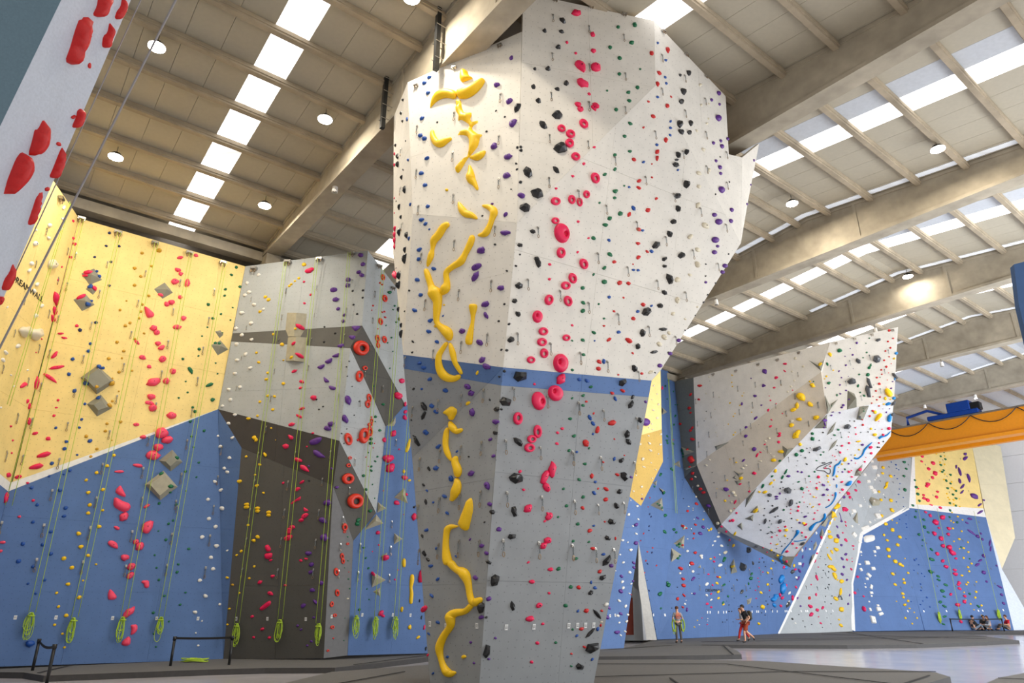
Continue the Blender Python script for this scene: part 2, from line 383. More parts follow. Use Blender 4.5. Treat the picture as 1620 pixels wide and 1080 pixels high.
GF = {
 'P1': ('TA', 'TC', 'C1', 'L2'), 'P1b': ('L2', 'C1', 'S2', 'S1'), 'PA': ('S1', 'S2', 'FL'), 'PB': ('S2', 'FL', 'BL', 'BM'),
 'PC': ('S2', 'S6', 'BR', 'BM'), 'P3': ('C1', 'D1', 'D2', 'D3', 'S6', 'S2'), 'P2': ('TP', 'D0', 'D1', 'C1', 'TC'),
 'P4': ('D0', 'E1', 'E2', 'E3', 'D2', 'D1'), 'P5': ('E3', 'F1', 'F2', 'D2'), 'PS': ('TA', 'L2', 'OL2', 'OL1'), 'PS2': ('L2', 'S1', 'OL2'),
 'W1': ('Y1', 'Y2', 'Y3', 'Y4', 'YB', 'Y0'), 'W1t': ('Y3', 'K', 'Y4'), 'W1l': ('Y1', 'YB', 'YC', 'YA'),
 'G1': ('Y2', 'G1b', 'G1c', 'q1'), 'Gs': ('q1', 'G1c', 'G1d', 'q2'), 'G2': ('q2', 'G1d', 'M1', 'Y3'),
 'Gc': ('G1d', 'c1', 'c2', 'M1'), 'Gd': ('G1c', 'd1', 'c1', 'G1d'), 'Ge': ('G1b', 'e1', 'e2', 'd1', 'G1c'),
 'Gf': ('Y3', 'M1', 'M2', 'K'), 'Gg': ('M1', 'c2', 'g1', 'M2'), 'Gh': ('K', 'M2', 'h1', 'Y4'), 'Gi': ('M2', 'g1', 'i1', 'h1'),
 'Gj': ('c1', 'd1', 'e2', 'j2', 'j1', 'i1', 'g1', 'c2'),
 'Wy': ('w1', 'w2', 'w3', 'w4'), 'Wo': ('w3', 'w2', 'w5', 'w6', 'w7', 'w8'), 'Wp': ('w8', 'w7', 'w6', 'w11', 'w9', 'w10'),
 'B1': ('A1', 'N1', 'A3', 'A5', 'A6', 'A7', 'A0'), 'B2': ('A3', 'B2', 'A6', 'A5'), 'B3': ('B2', 'B4', 'B3', 'A6'),
 'Nd': ('N1', 'N2', 'N3', 'A3'), 'Ne': ('A3', 'N3', 'N4', 'B2'),
 'Wa': ('N2', 'Wb', 'Wc', 'N3'), 'Wb': ('N3', 'Wc', 'Wd', 'N4'), 'Wc': ('Wb', 'We', 'Wf', 'Wd', 'Wc'), 'Wd': ('Wd', 'Wf', 'Wg', 'Wh', 'Wi', 'N4'),
 'Wl': ('N4', 'Wi', 'Wh', 'Wj', 'B2'),
 'Qa': ('B4', 'Q1', 'Q2', 'Q3', 'Q4', 'B3'), 'Qb': ('Q1', 'g6', 'g7', 'Q2'), 'Qc': ('Q2', 'g7', 'R1', 'R2', 'Q4', 'Q3'),
 'Ra': ('g6', 'R5', 'R6', 'R7', 'R2', 'R1', 'g7'), 'Rb': ('R5', 'R8', 'R9', 'R10', 'R7', 'R6'),
 'X1': ('X2', 'X1', 'X3', 'X4'), 'X2': ('X5', 'X2', 'X4', 'X6'),
}
def solve():
    names = list(VT); ix = {n: i for i, n in enumerate(names)}
    rows, rhs = [], []
    for n in names:
        px, py, w, wt = VT[n]; r = np.zeros(len(names)); r[ix[n]] = wt / w; rows.append(r); rhs.append(wt)
    for g, vs in GF.items():
        if len(vs) < 4: continue
        best, tri = 0, None
        import itertools
        for t in itertools.combinations(vs, 3):
            (x0, y0), (x1, y1), (x2, y2) = [VT[q][:2] for q in t]
            a = abs((x1 - x0) * (y2 - y0) - (x2 - x0) * (y1 - y0))
            if a > best: best, tri = a, t
        wm = np.mean([VT[q][2] for q in vs])
        A = np.array([[VT[q][0] for q in tri], [VT[q][1] for q in tri], [1, 1, 1]], float)
        for k in vs:
            if k in tri: continue
            co = np.linalg.solve(A, np.array([VT[k][0], VT[k][1], 1.0]))
            r = np.zeros(len(names)); r[ix[k]] = 1
            for q, c in zip(tri, co): r[ix[q]] -= c
            rows.append(r * 60 / wm / max(1, np.abs(co).sum())); rhs.append(0)
    s = np.linalg.lstsq(np.array(rows), np.array(rhs), rcond=None)[0]
    return {n: s[ix[n]] for n in names}
WS = solve()
def VP3(n): return ptd(VT[n][0], VT[n][1], 1 / WS[n])
GFP = {}
for g, vs in GF.items():
    A = np.array([[VT[q][0], VT[q][1], 1] for q in vs], float)
    co = np.linalg.lstsq(A, np.array([WS[q] for q in vs]), rcond=None)[0]
    GFP[g] = co
def on_plane(g, px, py):
    a, b, c = GFP[g]; return ptd(px, py, 1 / (a * px + b * py + c))
def plane_normal(g):
    q = [VT[n][:2] for n in GF[g]]; cx = sum(a for a, _ in q) / len(q); cy = sum(b for _, b in q) / len(q)
    p0, p1, p2 = on_plane(g, cx, cy), on_plane(g, cx + 10, cy), on_plane(g, cx, cy + 10)
    n = (p1 - p0).cross(p2 - p0).normalized()
    return n if n.dot(CAM - p0) > 0 else -n
GN = {g: plane_normal(g) for g in GF}
def vpx(s):
    return [(VT[t][0], VT[t][1]) if isinstance(t, str) else t for t in s]

def clip(poly, ax, lim, keep_less):
    out = []
    for i in range(len(poly)):
        a, b = poly[i], poly[(i + 1) % len(poly)]
        ia = (a[ax] <= lim) == keep_less or abs(a[ax] - lim) < 1e-9; ib = (b[ax] <= lim) == keep_less or abs(b[ax] - lim) < 1e-9
        if ia: out.append(a)
        if ia != ib and abs(b[ax] - a[ax]) > 1e-9:
            t = (lim - a[ax]) / (b[ax] - a[ax]); out.append((a[0] + t * (b[0] - a[0]), a[1] + t * (b[1] - a[1])))
    return out
def area2(p): return sum(p[i][0] * p[(i + 1) % len(p)][1] - p[(i + 1) % len(p)][0] * p[i][1] for i in range(len(p))) / 2
def dedup(p, e=1e-3):
    o = []
    for q in p:
        if not o or math.hypot(q[0] - o[-1][0], q[1] - o[-1][1]) > e: o.append(q)
    if len(o) > 1 and math.hypot(o[0][0] - o[-1][0], o[0][1] - o[-1][1]) < e: o.pop()
    return o
def slab(bm, poly2, O, ex, ey, n, z0, z1, uvl=None, gap=0.):
    c = (sum(p[0] for p in poly2) / len(poly2), sum(p[1] for p in poly2) / len(poly2))
    rr = max(.3, max(math.hypot(p[0] - c[0], p[1] - c[1]) for p in poly2)); k = 1 - gap / rr
    q = [(c[0] + (p[0] - c[0]) * k, c[1] + (p[1] - c[1]) * k) for p in poly2]
    a = [bm.verts.new(O + ex * x + ey * y + n * z1) for x, y in q]; b = [bm.verts.new(O + ex * x + ey * y + n * z0) for x, y in q]
    fs = [bm.faces.new(a), bm.faces.new(b[::-1])]
    for i in range(len(q)):
        fs.append(bm.faces.new((a[i], b[i], b[(i + 1) % len(q)], a[(i + 1) % len(q)])))
    if uvl is not None:
        for f in fs:
            for l in f.loops:
                d = l.vert.co - O; l[uvl].uv = (d.dot(ex), d.dot(ey))
FACES = []   # (wall id, place words, facet, pixel polygon)
WALLS = {}
def facet(wall, place, g, poly, m, grid=(2.44, 2.44), th=.11, name='wall_face'):
    """one flat painted face of a climbing wall: a backing board with its bolted plywood panels as sub-parts"""
    px = vpx(poly); n = GN[g]; root = WALLS[wall]
    pts = [on_plane(g, *q) for q in px]
    O = pts[0]; ex = UP.cross(n)
    ex = ex.normalized() if ex.length > .1 else X_.copy()
    ey = n.cross(ex).normalized()
    p2 = dedup([((p - O).dot(ex), (p - O).dot(ey)) for p in pts])
    if area2(p2) < 0: p2 = p2[::-1]
    bm = bmesh.new(); uvl = bm.loops.layers.uv.new('UVMap'); slab(bm, p2, O, ex, ey, n, -th, -.016, uvl)
    shift(bm, -root.location)
    fo = obj(name, bm, m, root)
    fo['label'] = place
    x0, x1 = min(p[0] for p in p2), max(p[0] for p in p2); y0, y1 = min(p[1] for p in p2), max(p[1] for p in p2)
    nx, ny = max(1, round((x1 - x0) / grid[0])), max(1, round((y1 - y0) / grid[1]))
    for i in range(nx):
        for j in range(ny):
            q = p2
            q = clip(q, 0, x0 + (x1 - x0) * i / nx, False) if i else q
            q = clip(q, 0, x0 + (x1 - x0) * (i + 1) / nx, True) if i < nx - 1 and q else q
            q = clip(q, 1, y0 + (y1 - y0) * j / ny, False) if j and q else q
            q = clip(q, 1, y0 + (y1 - y0) * (j + 1) / ny, True) if j < ny - 1 and q else q
            q = dedup(q) if q else q
            if len(q) < 3 or abs(area2(q)) < .01: continue
            bm = bmesh.new(); uvl = bm.loops.layers.uv.new('UVMap')
            slab(bm, q, O, ex, ey, n, -.0155, random.uniform(-.0012, .0012), uvl, .0035)
            shift(bm, -root.location)
            obj('panel', bm, m, fo)
    FACES.append((wall, place, g, px, poly))
def wall(key, name, loc, label, cat='climbing wall'):
    WALLS[key] = empty(name, loc, label, cat)

wall('tower', 'climbing_tower', Vector((0, 17.5, 0)), 'huge faceted white and grey climbing tower with blue stripe in the middle')
A = 'tower'
facet(A, "tower's upper left white face", 'P1', ['TA', 'TC', 'C1', 'L2'], M_WHITE)
facet(A, "tower's middle left white face", 'P1b', ['L2', 'C1', 'S2', 'S1'], M_WHITE)
facet(A, "tower's blue stripe, left half", 'PA', ['S1', 'S2', (772, 606), (639, 583)], M_BLUE)
facet(A, "tower's blue stripe, left half", 'PB', [(772, 606), 'S2', (793, 609.5)], M_BLUE)
facet(A, "tower's dark grey triangle under the stripe", 'PA', [(639, 583), (772, 606), 'FL'], M_GREY)
facet(A, "tower's lower left grey face", 'PB', ['FL', (772, 606), (793, 609.5), 'BM', 'BL'], M_GREY)
facet(A, "tower's blue stripe, right half", 'PC', ['S2', 'S6', (1026.5, 628), (793, 609.5)], M_BLUE)
facet(A, "tower's lower right grey face", 'PC', [(793, 609.5), (1026.5, 628), 'BR', 'BM'], M_GREY)
facet(A, "tower's big right white face", 'P3', ['C1', 'D1', 'D2', 'D3', 'S6', 'S2'], M_WHITE)
facet(A, "tower's top middle white face", 'P2', ['TP', 'D0', 'D1', 'C1'], M_WHITE)
facet(A, "tower's top right white face", 'P4', ['D0', 'E1', 'E2', 'E3', 'D2', 'D1'], M_WHITE)
facet(A, "tower's narrow outer right face", 'P5', ['E3', 'F1', 'F2', 'D2'], M_WHITE)
facet(A, "tower's narrow left side face", 'PS', ['TA', 'L2', 'OL2', 'OL1'], M_WHITE)
facet(A, "tower's narrow left side face", 'PS2', ['L2', 'S1', 'OL2'], M_WHITE)
# plywood back of the tower
def backshell(root, ring, off, m, name='back_panel', axis=Vector((1.6, 16.5, 0)), k=.85):
    pts = [VP3(n) - UP * 0 for n in ring]
    bk = [Vector((axis.x + (p.x - axis.x) * k, axis.y + (p.y - axis.y) * k, p.z - .1)) + off for p in pts]
    for i in range(len(pts)):
        j = (i + 1) % len(pts)
        bm = bmesh.new(); a, b, c, d = [bm.verts.new(q - root.location) for q in (pts[i], pts[j], bk[j], bk[i])]
        bm.faces.new((a, b, c, d)); obj(name, bm, m, root)
    bm = bmesh.new(); bm.faces.new([bm.verts.new(q - root.location) for q in bk]); obj(name, bm, m, root)
backshell(WALLS['tower'], ['TP', 'TC', 'TA', 'OL1', 'OL2', 'S1', 'FL', 'BL', 'BM', 'BR', 'S6', 'D3', 'D2', 'F2', 'F1', 'E3', 'E2', 'E1', 'D0'], Vector((0, 2.0, 0)), M_PLYB)

wall('left', 'climbing_wall', P(-27.3, 5, 0), 'long yellow over blue climbing wall at the left with white diagonal band')
A = 'left'
bu = [(13, 777), (345, 648.5)]
facet(A, 'yellow upper part of the left wall', 'W1', ['Y1', 'Y2', 'Y3', (20, 762)], M_YELL)
facet(A, 'white diagonal band on the left wall', 'W1', [(17.8, 762), (20, 762), 'Y3', (13, 777)], M_EDGE, (9, 9))
facet(A, 'blue lower part of the left wall', 'W1', [(13, 777), 'Y3', 'Y4', 'YB'], M_BLUE)
facet(A, 'blue lower part of the left wall', 'W1t', ['Y3', 'K', 'Y4'], M_BLUE)
a, b, c = GFP['W1l']
facet(A, 'yellow part left of the corner', 'W1l', ['Y1', (16.5, 763), (-60, 700), (-60, 250), 'YA'], M_YELL)
facet(A, 'white band left of the corner', 'W1l', [(16.5, 763), (13, 777), (-60, 718), (-60, 700)], M_EDGE, (9, 9))
facet(A, 'blue part left of the corner', 'W1l', [(13, 777), 'YB', 'YC', (-60, 718)], M_BLUE)

wall('grey', 'climbing_wall', P(-25, 11, 0), 'folded grey and charcoal climbing wall with wooden blocks between yellow wall and tower')
A = 'grey'
facet(A, 'top of the folded grey wall', 'G1', ['Y2', 'G1b', 'G1c', 'q1'], M_LGREY)
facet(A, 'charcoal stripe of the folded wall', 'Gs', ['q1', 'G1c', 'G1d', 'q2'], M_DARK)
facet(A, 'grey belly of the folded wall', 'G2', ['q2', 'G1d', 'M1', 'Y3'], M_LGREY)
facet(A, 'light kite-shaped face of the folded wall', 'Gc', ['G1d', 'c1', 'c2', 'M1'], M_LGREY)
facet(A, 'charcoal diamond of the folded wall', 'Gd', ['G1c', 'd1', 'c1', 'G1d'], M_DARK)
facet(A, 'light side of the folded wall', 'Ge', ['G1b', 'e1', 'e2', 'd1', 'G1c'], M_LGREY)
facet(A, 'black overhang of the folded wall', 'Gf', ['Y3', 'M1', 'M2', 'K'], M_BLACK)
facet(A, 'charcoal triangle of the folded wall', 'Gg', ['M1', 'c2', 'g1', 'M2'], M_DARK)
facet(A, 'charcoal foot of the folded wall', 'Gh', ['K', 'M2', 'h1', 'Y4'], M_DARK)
facet(A, 'narrow grey foot of the folded wall', 'Gi', ['M2', 'g1', 'i1', 'h1'], mat('slate_wall_paint', srgb(118, 118, 120), .75))
facet(A, 'blue strip beside the tower', 'Gj', ['c1', 'd1', 'e2', 'j2', 'j1', 'i1', 'g1', 'c2'], M_BLUE)

wall('prow', 'climbing_wall', P(-22, 22, 0), 'narrow yellow, ochre and blue prow wall right behind the tower')
A = 'prow'
facet(A, 'yellow top of the prow wall', 'Wy', ['w1', 'w2', 'w3', 'w4'], M_YELL)
facet(A, 'ochre middle of the prow wall', 'Wo', ['w3', 'w2', 'w5', 'w6', 'w7', 'w8'], M_OCHRE)
facet(A, 'blue foot of the prow wall', 'Wp', ['w8', 'w7', 'w6', 'w11', 'w9', 'w10'], M_BLUE)
wall('blueback', 'climbing_wall', P(-25.3, 32, 0), 'wide blue climbing wall under the big white overhanging wing')
A = 'blueback'
facet(A, 'left part of the far blue wall', 'B1', ['A1', 'N1', 'A3', 'A5', 'A6', 'A7', 'A0'], M_BLUE)
facet(A, 'left part of the far blue wall', 'B2', ['A3', 'B2', 'A6', 'A5'], M_BLUE)
facet(A, 'middle of the far blue wall', 'B3', ['B2', 'B4', 'B3', 'A6'], M_BLUE)
wall('wing', 'climbing_wing', P(-19, 35, 0), 'giant white and beige overhanging wing at the right with coloured holds')
A = 'wing'
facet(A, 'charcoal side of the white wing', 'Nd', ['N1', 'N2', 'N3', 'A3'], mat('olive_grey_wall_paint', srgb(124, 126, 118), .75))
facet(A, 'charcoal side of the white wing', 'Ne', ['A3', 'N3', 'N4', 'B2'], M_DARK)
facet(A, 'upper left white face of the wing', 'Wa', ['N2', 'Wb', 'Wc', 'N3'], M_WHITE3)
facet(A, 'beige face of the wing', 'Wb', ['N3', 'Wc', 'Wd', 'N4'], M_BEIGE)
facet(A, 'upper right white face of the wing', 'Wc', ['Wb', 'We', 'Wf', 'Wd', 'Wc'], M_WHITE3)
facet(A, 'bright lower face of the wing', 'Wd', ['Wd', 'Wf', 'Wg', 'Wh', 'Wi', 'N4'], M_WHITE2)
facet(A, 'grey lip under the wing', 'Wl', ['N4', 'Wi', 'Wh', 'Wj', 'B2'], M_GREY)
backshell(WALLS['wing'], ['N2', 'Wb', 'We', 'Wf', 'Wg', 'Wh'], Vector((.5, 1.6, 0)), M_PLYB, axis=Vector((15, 37, 0)), k=.93)
wall('far', 'climbing_wall', P(-25, 48, 0), 'far light grey climbing wall with white border line right of the wing')
A = 'far'
facet(A, 'light grey wall below the wing tip', 'Qa', ['B4', 'Q1', 'Q2', 'Q3', 'Q4', 'B3'], M_LGREY)
facet(A, 'grey wall left of the far yellow wall', 'Qb', ['Q1', 'g6', 'g7', 'Q2'], M_LGREY)
facet(A, 'blue wall below the far grey wall', 'Qc', ['Q2', 'g7', 'R1', 'R2', 'Q4', 'Q3'], M_BLUE)
wall('faryellow', 'climbing_wall', P(-21, 60, 0), 'far yellow over blue climbing wall beside the white gable')
A = 'faryellow'
facet(A, 'far yellow wall', 'Ra', [(1446.5, 705.5), 'R5', (1556, 804), (1449, 797.5)], M_YELL)
facet(A, 'white border of the far yellow wall', 'Ra', ['g6', (1446.5, 705.5), (1449, 797.5), (1556, 804), 'R6', 'g7'], M_EDGE, (30, 30))
facet(A, 'far blue wall under the yellow', 'Ra', ['g7', 'R6', 'R7', 'R2', 'R1'], M_BLUE)
facet(A, 'cream side of the far yellow wall', 'Rb', ['R5', 'R8', 'R9', (1585, 900), 'R6'], M_CREAM)
facet(A, 'pale foot beside the far blue wall', 'Rb', ['R6', (1585, 900), 'R10', 'R7'], mat('overexposed_pale_paint', srgb(215, 224, 240), .6))  # overexposing daylight put into the pale colour of this foot
wall('near', 'overhanging_wall', Vector((-6, 7.5, 0)), 'pale overhanging wall corner close by at the top left with red holds')
A = 'near'
facet(A, 'near overhanging wall', 'X1', ['X2', 'X1', 'X3', 'X4'], mat('pale_blue_grey_texture_paint', srgb(196, 203, 216), .7, 0, .25, 30, .05), (9, 9))
facet(A, 'slate side of the near wall', 'X2', ['X5', 'X2', 'X4', 'X6'], mat('slate_blue_texture_paint', srgb(118, 146, 162), .7, 0, .25, 30, .05), (9, 9))

# thin white border lines as real battens
def batten(root, g, pxs, w, m=M_EDGE, name='border_strip', h=.02):
    n = GN[g]
    for a, b in zip(pxs[:-1], pxs[1:]):
        A_, B_ = on_plane(g, *a), on_plane(g, *b); t = (B_ - A_); L_ = t.length; t = t / L_; s = n.cross(t)
        bm = bmesh.new(); box(bm, (A_ + B_) / 2 + n * (h / 2 - root.location.dot(n) * 0), t, s, n, L_, w, h); shift(bm, -root.location)
        obj(name, bm, m, root)
batten(WALLS['far'], 'Qa', [(1231, 1002), (1290, 880), (1329, 792)], .19)
batten(WALLS['far'], 'Qc', [(1350, 997), (1347, 922), (1363, 844), (1437, 803)], .26)
# triangular passage between prow and blue wall
tri = empty('passage_arch', ptz(1013, 1015, 0), 'white edged triangular doorway in the blue wall right of the tower', 'doorway')
def slab_px(name, parent, pxs, dpt, m, th=.15, label=None):
    n = Vector((-.2, -1, 0)).normalized(); pts = []
    for i, (x, y) in enumerate(pxs):
        r = ray(x, y); base = Vector((0, dpt, 0)); k = (base - CAM * 0 - Vector((0, 0, 0))).dot(n) / r.dot(n) if 0 else (dpt * n.y) / r.dot(n)
        pts.append(CAM + r * k)
    bm = bmesh.new(); a = [bm.verts.new(p - parent.location) for p in pts]; b = [bm.verts.new(p - n * th - parent.location) for p in pts]
    bm.faces.new(a); bm.faces.new(b[::-1])
    for i in range(len(a)): bm.faces.new((a[i], b[i], b[(i + 1) % len(a)], a[(i + 1) % len(a)]))
    bmesh.ops.recalc_face_normals(bm, faces=bm.faces[:])
    o = obj(name, bm, m, parent)
    if label: o['label'] = label
    return o
slab_px('arch_leg', tri, [(1010, 857), (1039, 1012), (1023, 1012), (1010, 925)], 40.2, M_EDGE, label='white slanting edge of the opening')
slab_px('inner_wall', tri, [(1010, 880), (1018, 1012), (1028, 1012), (1012, 900)], 40.8, M_WHITE2)
slab_px('inner_wall', tri, [(1000, 925), (1010, 935), (1024, 1013), (1003, 1013), (1001, 945)], 41.1, M_GREY, label='grey wall inside the opening')
slab_px('door_leaf', tri, [(980, 945), (1001, 945), (1003, 1004), (980, 1004)], 41.5, M_DOOR, label='brick red door inside the opening')
slab_px('inner_wall', tri, [(975, 850), (1012, 850), (1025, 1013), (975, 1013)], 42.2, M_GREY)

# blue wall corner at the right edge of the picture
bc = empty('blue_wall_corner', ptY(1620, 450, 9), 'dark blue wall corner reaching in high at the right edge', 'wall corner')
slab_px('face', bc, [(1604, 418), (1720, 388), (1760, 720), (1650, 640), (1612, 482)], 9.0, mat('deep_blue_paint', srgb(48, 82, 128), .7), .1)

# ------------------------------------------------------------------ crash mats
def mat_block(pxs, label, ztop_=.18, seams=(), z0=0.0, group=None):
    top = [ptz(x, y, ztop_) for x, y in pxs]
    c = sum(top, Vector()) / len(top)
    r_ = empty('crash_mat', Vector((c.x, c.y, 0)), label, 'mat', group)
    bm = bmesh.new(); a = [bm.verts.new(p - r_.location) for p in top]
    f = bm.faces.new(a)
    if f.normal.z < 0 or True: bmesh.ops.recalc_face_normals(bm, faces=bm.faces[:])
    res = bmesh.ops.inset_region(bm, faces=bm.faces[:], thickness=.03, depth=0)
    for v_ in a: v_.co.z -= .02
    for f in bm.faces:
        if f.normal.z < 0: f.normal_flip()
    obj('carpet_top', bm, M_MAT, r_)
    bm = bmesh.new(); a = [bm.verts.new(Vector((p.x, p.y, ztop_ - .021)) - r_.location) for p in top]; b = [bm.verts.new(Vector((p.x, p.y, z0)) - r_.location) for p in top]
    for i in range(len(a)): bm.faces.new((a[i], b[i], b[(i + 1) % len(a)], a[(i + 1) % len(a)]))
    obj('mat_side', bm, M_MATE, r_)
    for (x0, y0), (x1, y1) in seams:
        A_, B_ = ptz(x0, y0, ztop_), ptz(x1, y1, ztop_); t = (B_ - A_); L_ = t.length; t /= L_
        bm = bmesh.new(); box(bm, (A_ + B_) / 2 + UP * .004, t, UP.cross(t), UP, L_, .05, .012); shift(bm, -r_.location); obj('seam', bm, M_SEAM, r_)
    return r_
mat_block([(-300, 1057.5), (38, 1062), (70, 1067), (330, 1057.5), (420, 1055), (530, 1054.5), (600, 1047), (677, 1038), (800, 1033), (760, 1028.5), (550, 1033), (353, 1040), (0, 1049), (-300, 1054)],
          'long low charcoal mat along the foot of the left walls', .18, [((120, 1050), (60, 1064)), ((700, 1033), (560, 1051))])
mat_block([(432, 1083), (525, 1061), (673, 1050), (860, 1043), (1060, 1041.5), (1204, 1044), (1340, 1053), (1479, 1061.5), (1503, 1069), (1440, 1086), (1300, 1130), (500, 1130)],
          'large charcoal mat around the foot of the tower', .26,
          [((940, 1050), (1150, 1050)), ((1150, 1050), (1410, 1081)), ((940, 1070), (1240, 1062)), ((1240, 1062), (1480, 1062)), ((1430, 1081), (1470, 1068)), ((640, 1062), (430, 1100)), ((1060, 1072), (1100, 1100))])
mat_block([(925, 1028), (1060, 1019.5), (1150, 1020.5), (1168, 1029), (1173, 1034), (1060, 1036), (925, 1037.5)],
          'middle charcoal mat right of the tower with cut corner', .18, [((1144, 1020.5), (1160, 1035))])
mat_block([(1040, 1010), (1231, 1001.5), (1350, 997), (1463, 996), (1500, 998.5), (1612, 1012), (1560, 1014.5), (1450, 1018.5), (1340, 1019.5), (1110, 1018.5), (1060, 1020), (985, 1025)],
          'long grey mat below the far blue wall where people walk', .18, [((1110, 1015), (1500, 1008)), ((1180, 1011), (1560, 1006)), ((1300, 1003), (1560, 1010)), ((1340, 1000), (1460, 1018))])
mat_block([(1463, 996), (1503, 996), (1640, 995.5), (1640, 999.5), (1503, 999.0)], 'thin dark mat under the seated group at the far right', .18)
mat_block([(1550, 1083), (1579, 1070.5), (1625, 1062), (1700, 1060), (1700, 1200), (1550, 1200)], 'charcoal mat corner at the bottom right edge', .18, [((1579, 1072), (1700, 1078))])

# ------------------------------------------------------------------ hold shapes (unit meshes, shared)
PAINT = {
 'hot pink': srgb(232, 22, 84), 'coral pink': srgb(246, 72, 104), 'red': srgb(205, 30, 30), 'orange-red': srgb(222, 52, 26),
 'blue': srgb(24, 78, 160), 'navy': srgb(26, 44, 96), 'green': srgb(8, 106, 66), 'purple': srgb(92, 44, 136), 'black': srgb(34, 34, 36),
 'yellow': srgb(248, 200, 14), 'mustard': srgb(206, 156, 32), 'white': srgb(238, 234, 226), 'cream': srgb(222, 212, 188), 'sky blue': srgb(20, 132, 208),
 'magenta': srgb(226, 20, 92), 'charcoal': srgb(74, 76, 80)}
def pm(c):
    return mat(c.replace(' ', '_').replace('-', '_') + '_resin', PAINT[c], .32 if c in ('black', 'charcoal') else .45, 0, .08, 40, .05)
UNIT = {}
def unit(kind, var, color):
    key = (kind, var, color)
    if key in UNIT: return UNIT[key]
    rs = random.Random(hash((kind, var)) & 0xffff if False else var * 31 + len(kind) * 7)
    bm = bmesh.new(); smooth = True
    if kind in ('rounded', 'bean', 'dome'):
        bmesh.ops.create_icosphere(bm, subdivisions=3 if kind == 'bean' else 2, radius=1)
        off = Vector((var * 3.1, var * 1.7, 2.2))
        amp = 0. if kind == 'dome' else .42
        for v_ in bm.verts:
            d = mnoise.noise(v_.co * 1.3 + off) * amp
            p = v_.co * (1 + d)
            if kind != 'dome':   # finger dish on the upper side
                q = Vector((0, .35, .95)); dd = (v_.co.normalized() - q.normalized()).length
                if dd < .5: p *= 1 - .22 * (1 - dd / .5)
            p.z = max(p.z, -.12)
            v_.co = p
    elif kind == 'angular':
        nb = rs.choice((5, 6, 6, 7)); a0 = rs.random() * 6
        base = []; mid = []; top = []
        for q in range(nb):
            a = a0 + 2 * math.pi * (q + rs.uniform(-.22, .22)) / nb; r_ = rs.uniform(.86, 1.12)
            base.append(bm.verts.new((r_ * math.cos(a), r_ * math.sin(a), -.05))); mid.append(bm.verts.new((r_ * .9 * math.cos(a), r_ * .9 * math.sin(a), rs.uniform(.25, .5))))
            top.append(bm.verts.new((r_ * .45 * math.cos(a + .2), r_ * .45 * math.sin(a + .2) + .18, rs.uniform(.9, 1.15))))
        for A_, B_ in ((base, mid), (mid, top)):
            for q in range(nb): bm.faces.new((A_[q], A_[(q + 1) % nb], B_[(q + 1) % nb], B_[q]))
        bm.faces.new(top); bmesh.ops.triangulate(bm, faces=[f for f in bm.faces if len(f.verts) > 3])
        smooth = False
    elif kind == 'ring':
        nA, nB = 20, 8
        for i in range(nA):
            for j in range(nB):
                a, b = 2 * math.pi * i / nA, 2 * math.pi * j / nB
                mj = .68 + .05 * math.sin(a + var); mn = .31 + .06 * math.sin(a - 1.2)
                r_ = mj + mn * math.cos(b); bm.verts.new((r_ * math.cos(a), r_ * math.sin(a), mn * math.sin(b) * 2.2 + .35))
        bm.verts.ensure_lookup_table()
        for i in range(nA):
            for j in range(nB):
                bm.faces.new([bm.verts[q] for q in (i * nB + j, ((i + 1) % nA) * nB + j, ((i + 1) % nA) * nB + (j + 1) % nB, i * nB + (j + 1) % nB)])
    elif kind == 'pocketed':   # fat bean with one off-centre finger hole
        nA = 24; prof = [(1.0, -.1, 0), (1.0, .3, 0), (.86, .8, 0), (.6, 1.0, .25), (.34, .92, .45), (.26, .5, .5), (.2, .05, .5)]
        rings = []
        for r_, z, o_ in prof:
            rings.append([bm.verts.new((r_ * math.cos(2 * math.pi * i / nA) + o_ * .3, r_ * math.sin(2 * math.pi * i / nA) + o_ * .75, z)) for i in range(nA)])
        for a, b in zip(rings[:-1], rings[1:]):
            for i in range(nA): bm.faces.new((a[i], a[(i + 1) % nA], b[(i + 1) % nA], b[i]))
        bm.faces.new(rings[-1])
    elif kind == 'boxy':
        box(bm, (0, 0, .4), X_, Y_, Z_, 1.7, 1.7, 1.0)
        for v_ in bm.verts:
            if v_.co.z > .5: v_.co.x *= .78 + .1 * rs.random(); v_.co.y *= .78
            v_.co.x += (rs.random() - .5) * .15; v_.co.y += (rs.random() - .5) * .15
        bmesh.ops.bevel(bm, geom=bm.edges[:], offset=.1, segments=1, affect='EDGES'); smooth = False
    bmesh.ops.recalc_face_normals(bm, faces=bm.faces[:])
    me = bpy.data.meshes.new(kind + '_hold'); bm.to_mesh(me); bm.free()
    me.materials.append(pm(color))
    if smooth:
        for p in me.polygons: p.use_smooth = True
    UNIT[key] = me
    return me
bm = bmesh.new(); bmesh.ops.create_cone(bm, segments=8, radius1=1, radius2=.85, depth=1, cap_ends=True)
ME_BOLT = bpy.data.meshes.new('bolt'); bm.to_mesh(ME_BOLT); bm.free(); ME_BOLT.materials.append(M_BOLT)

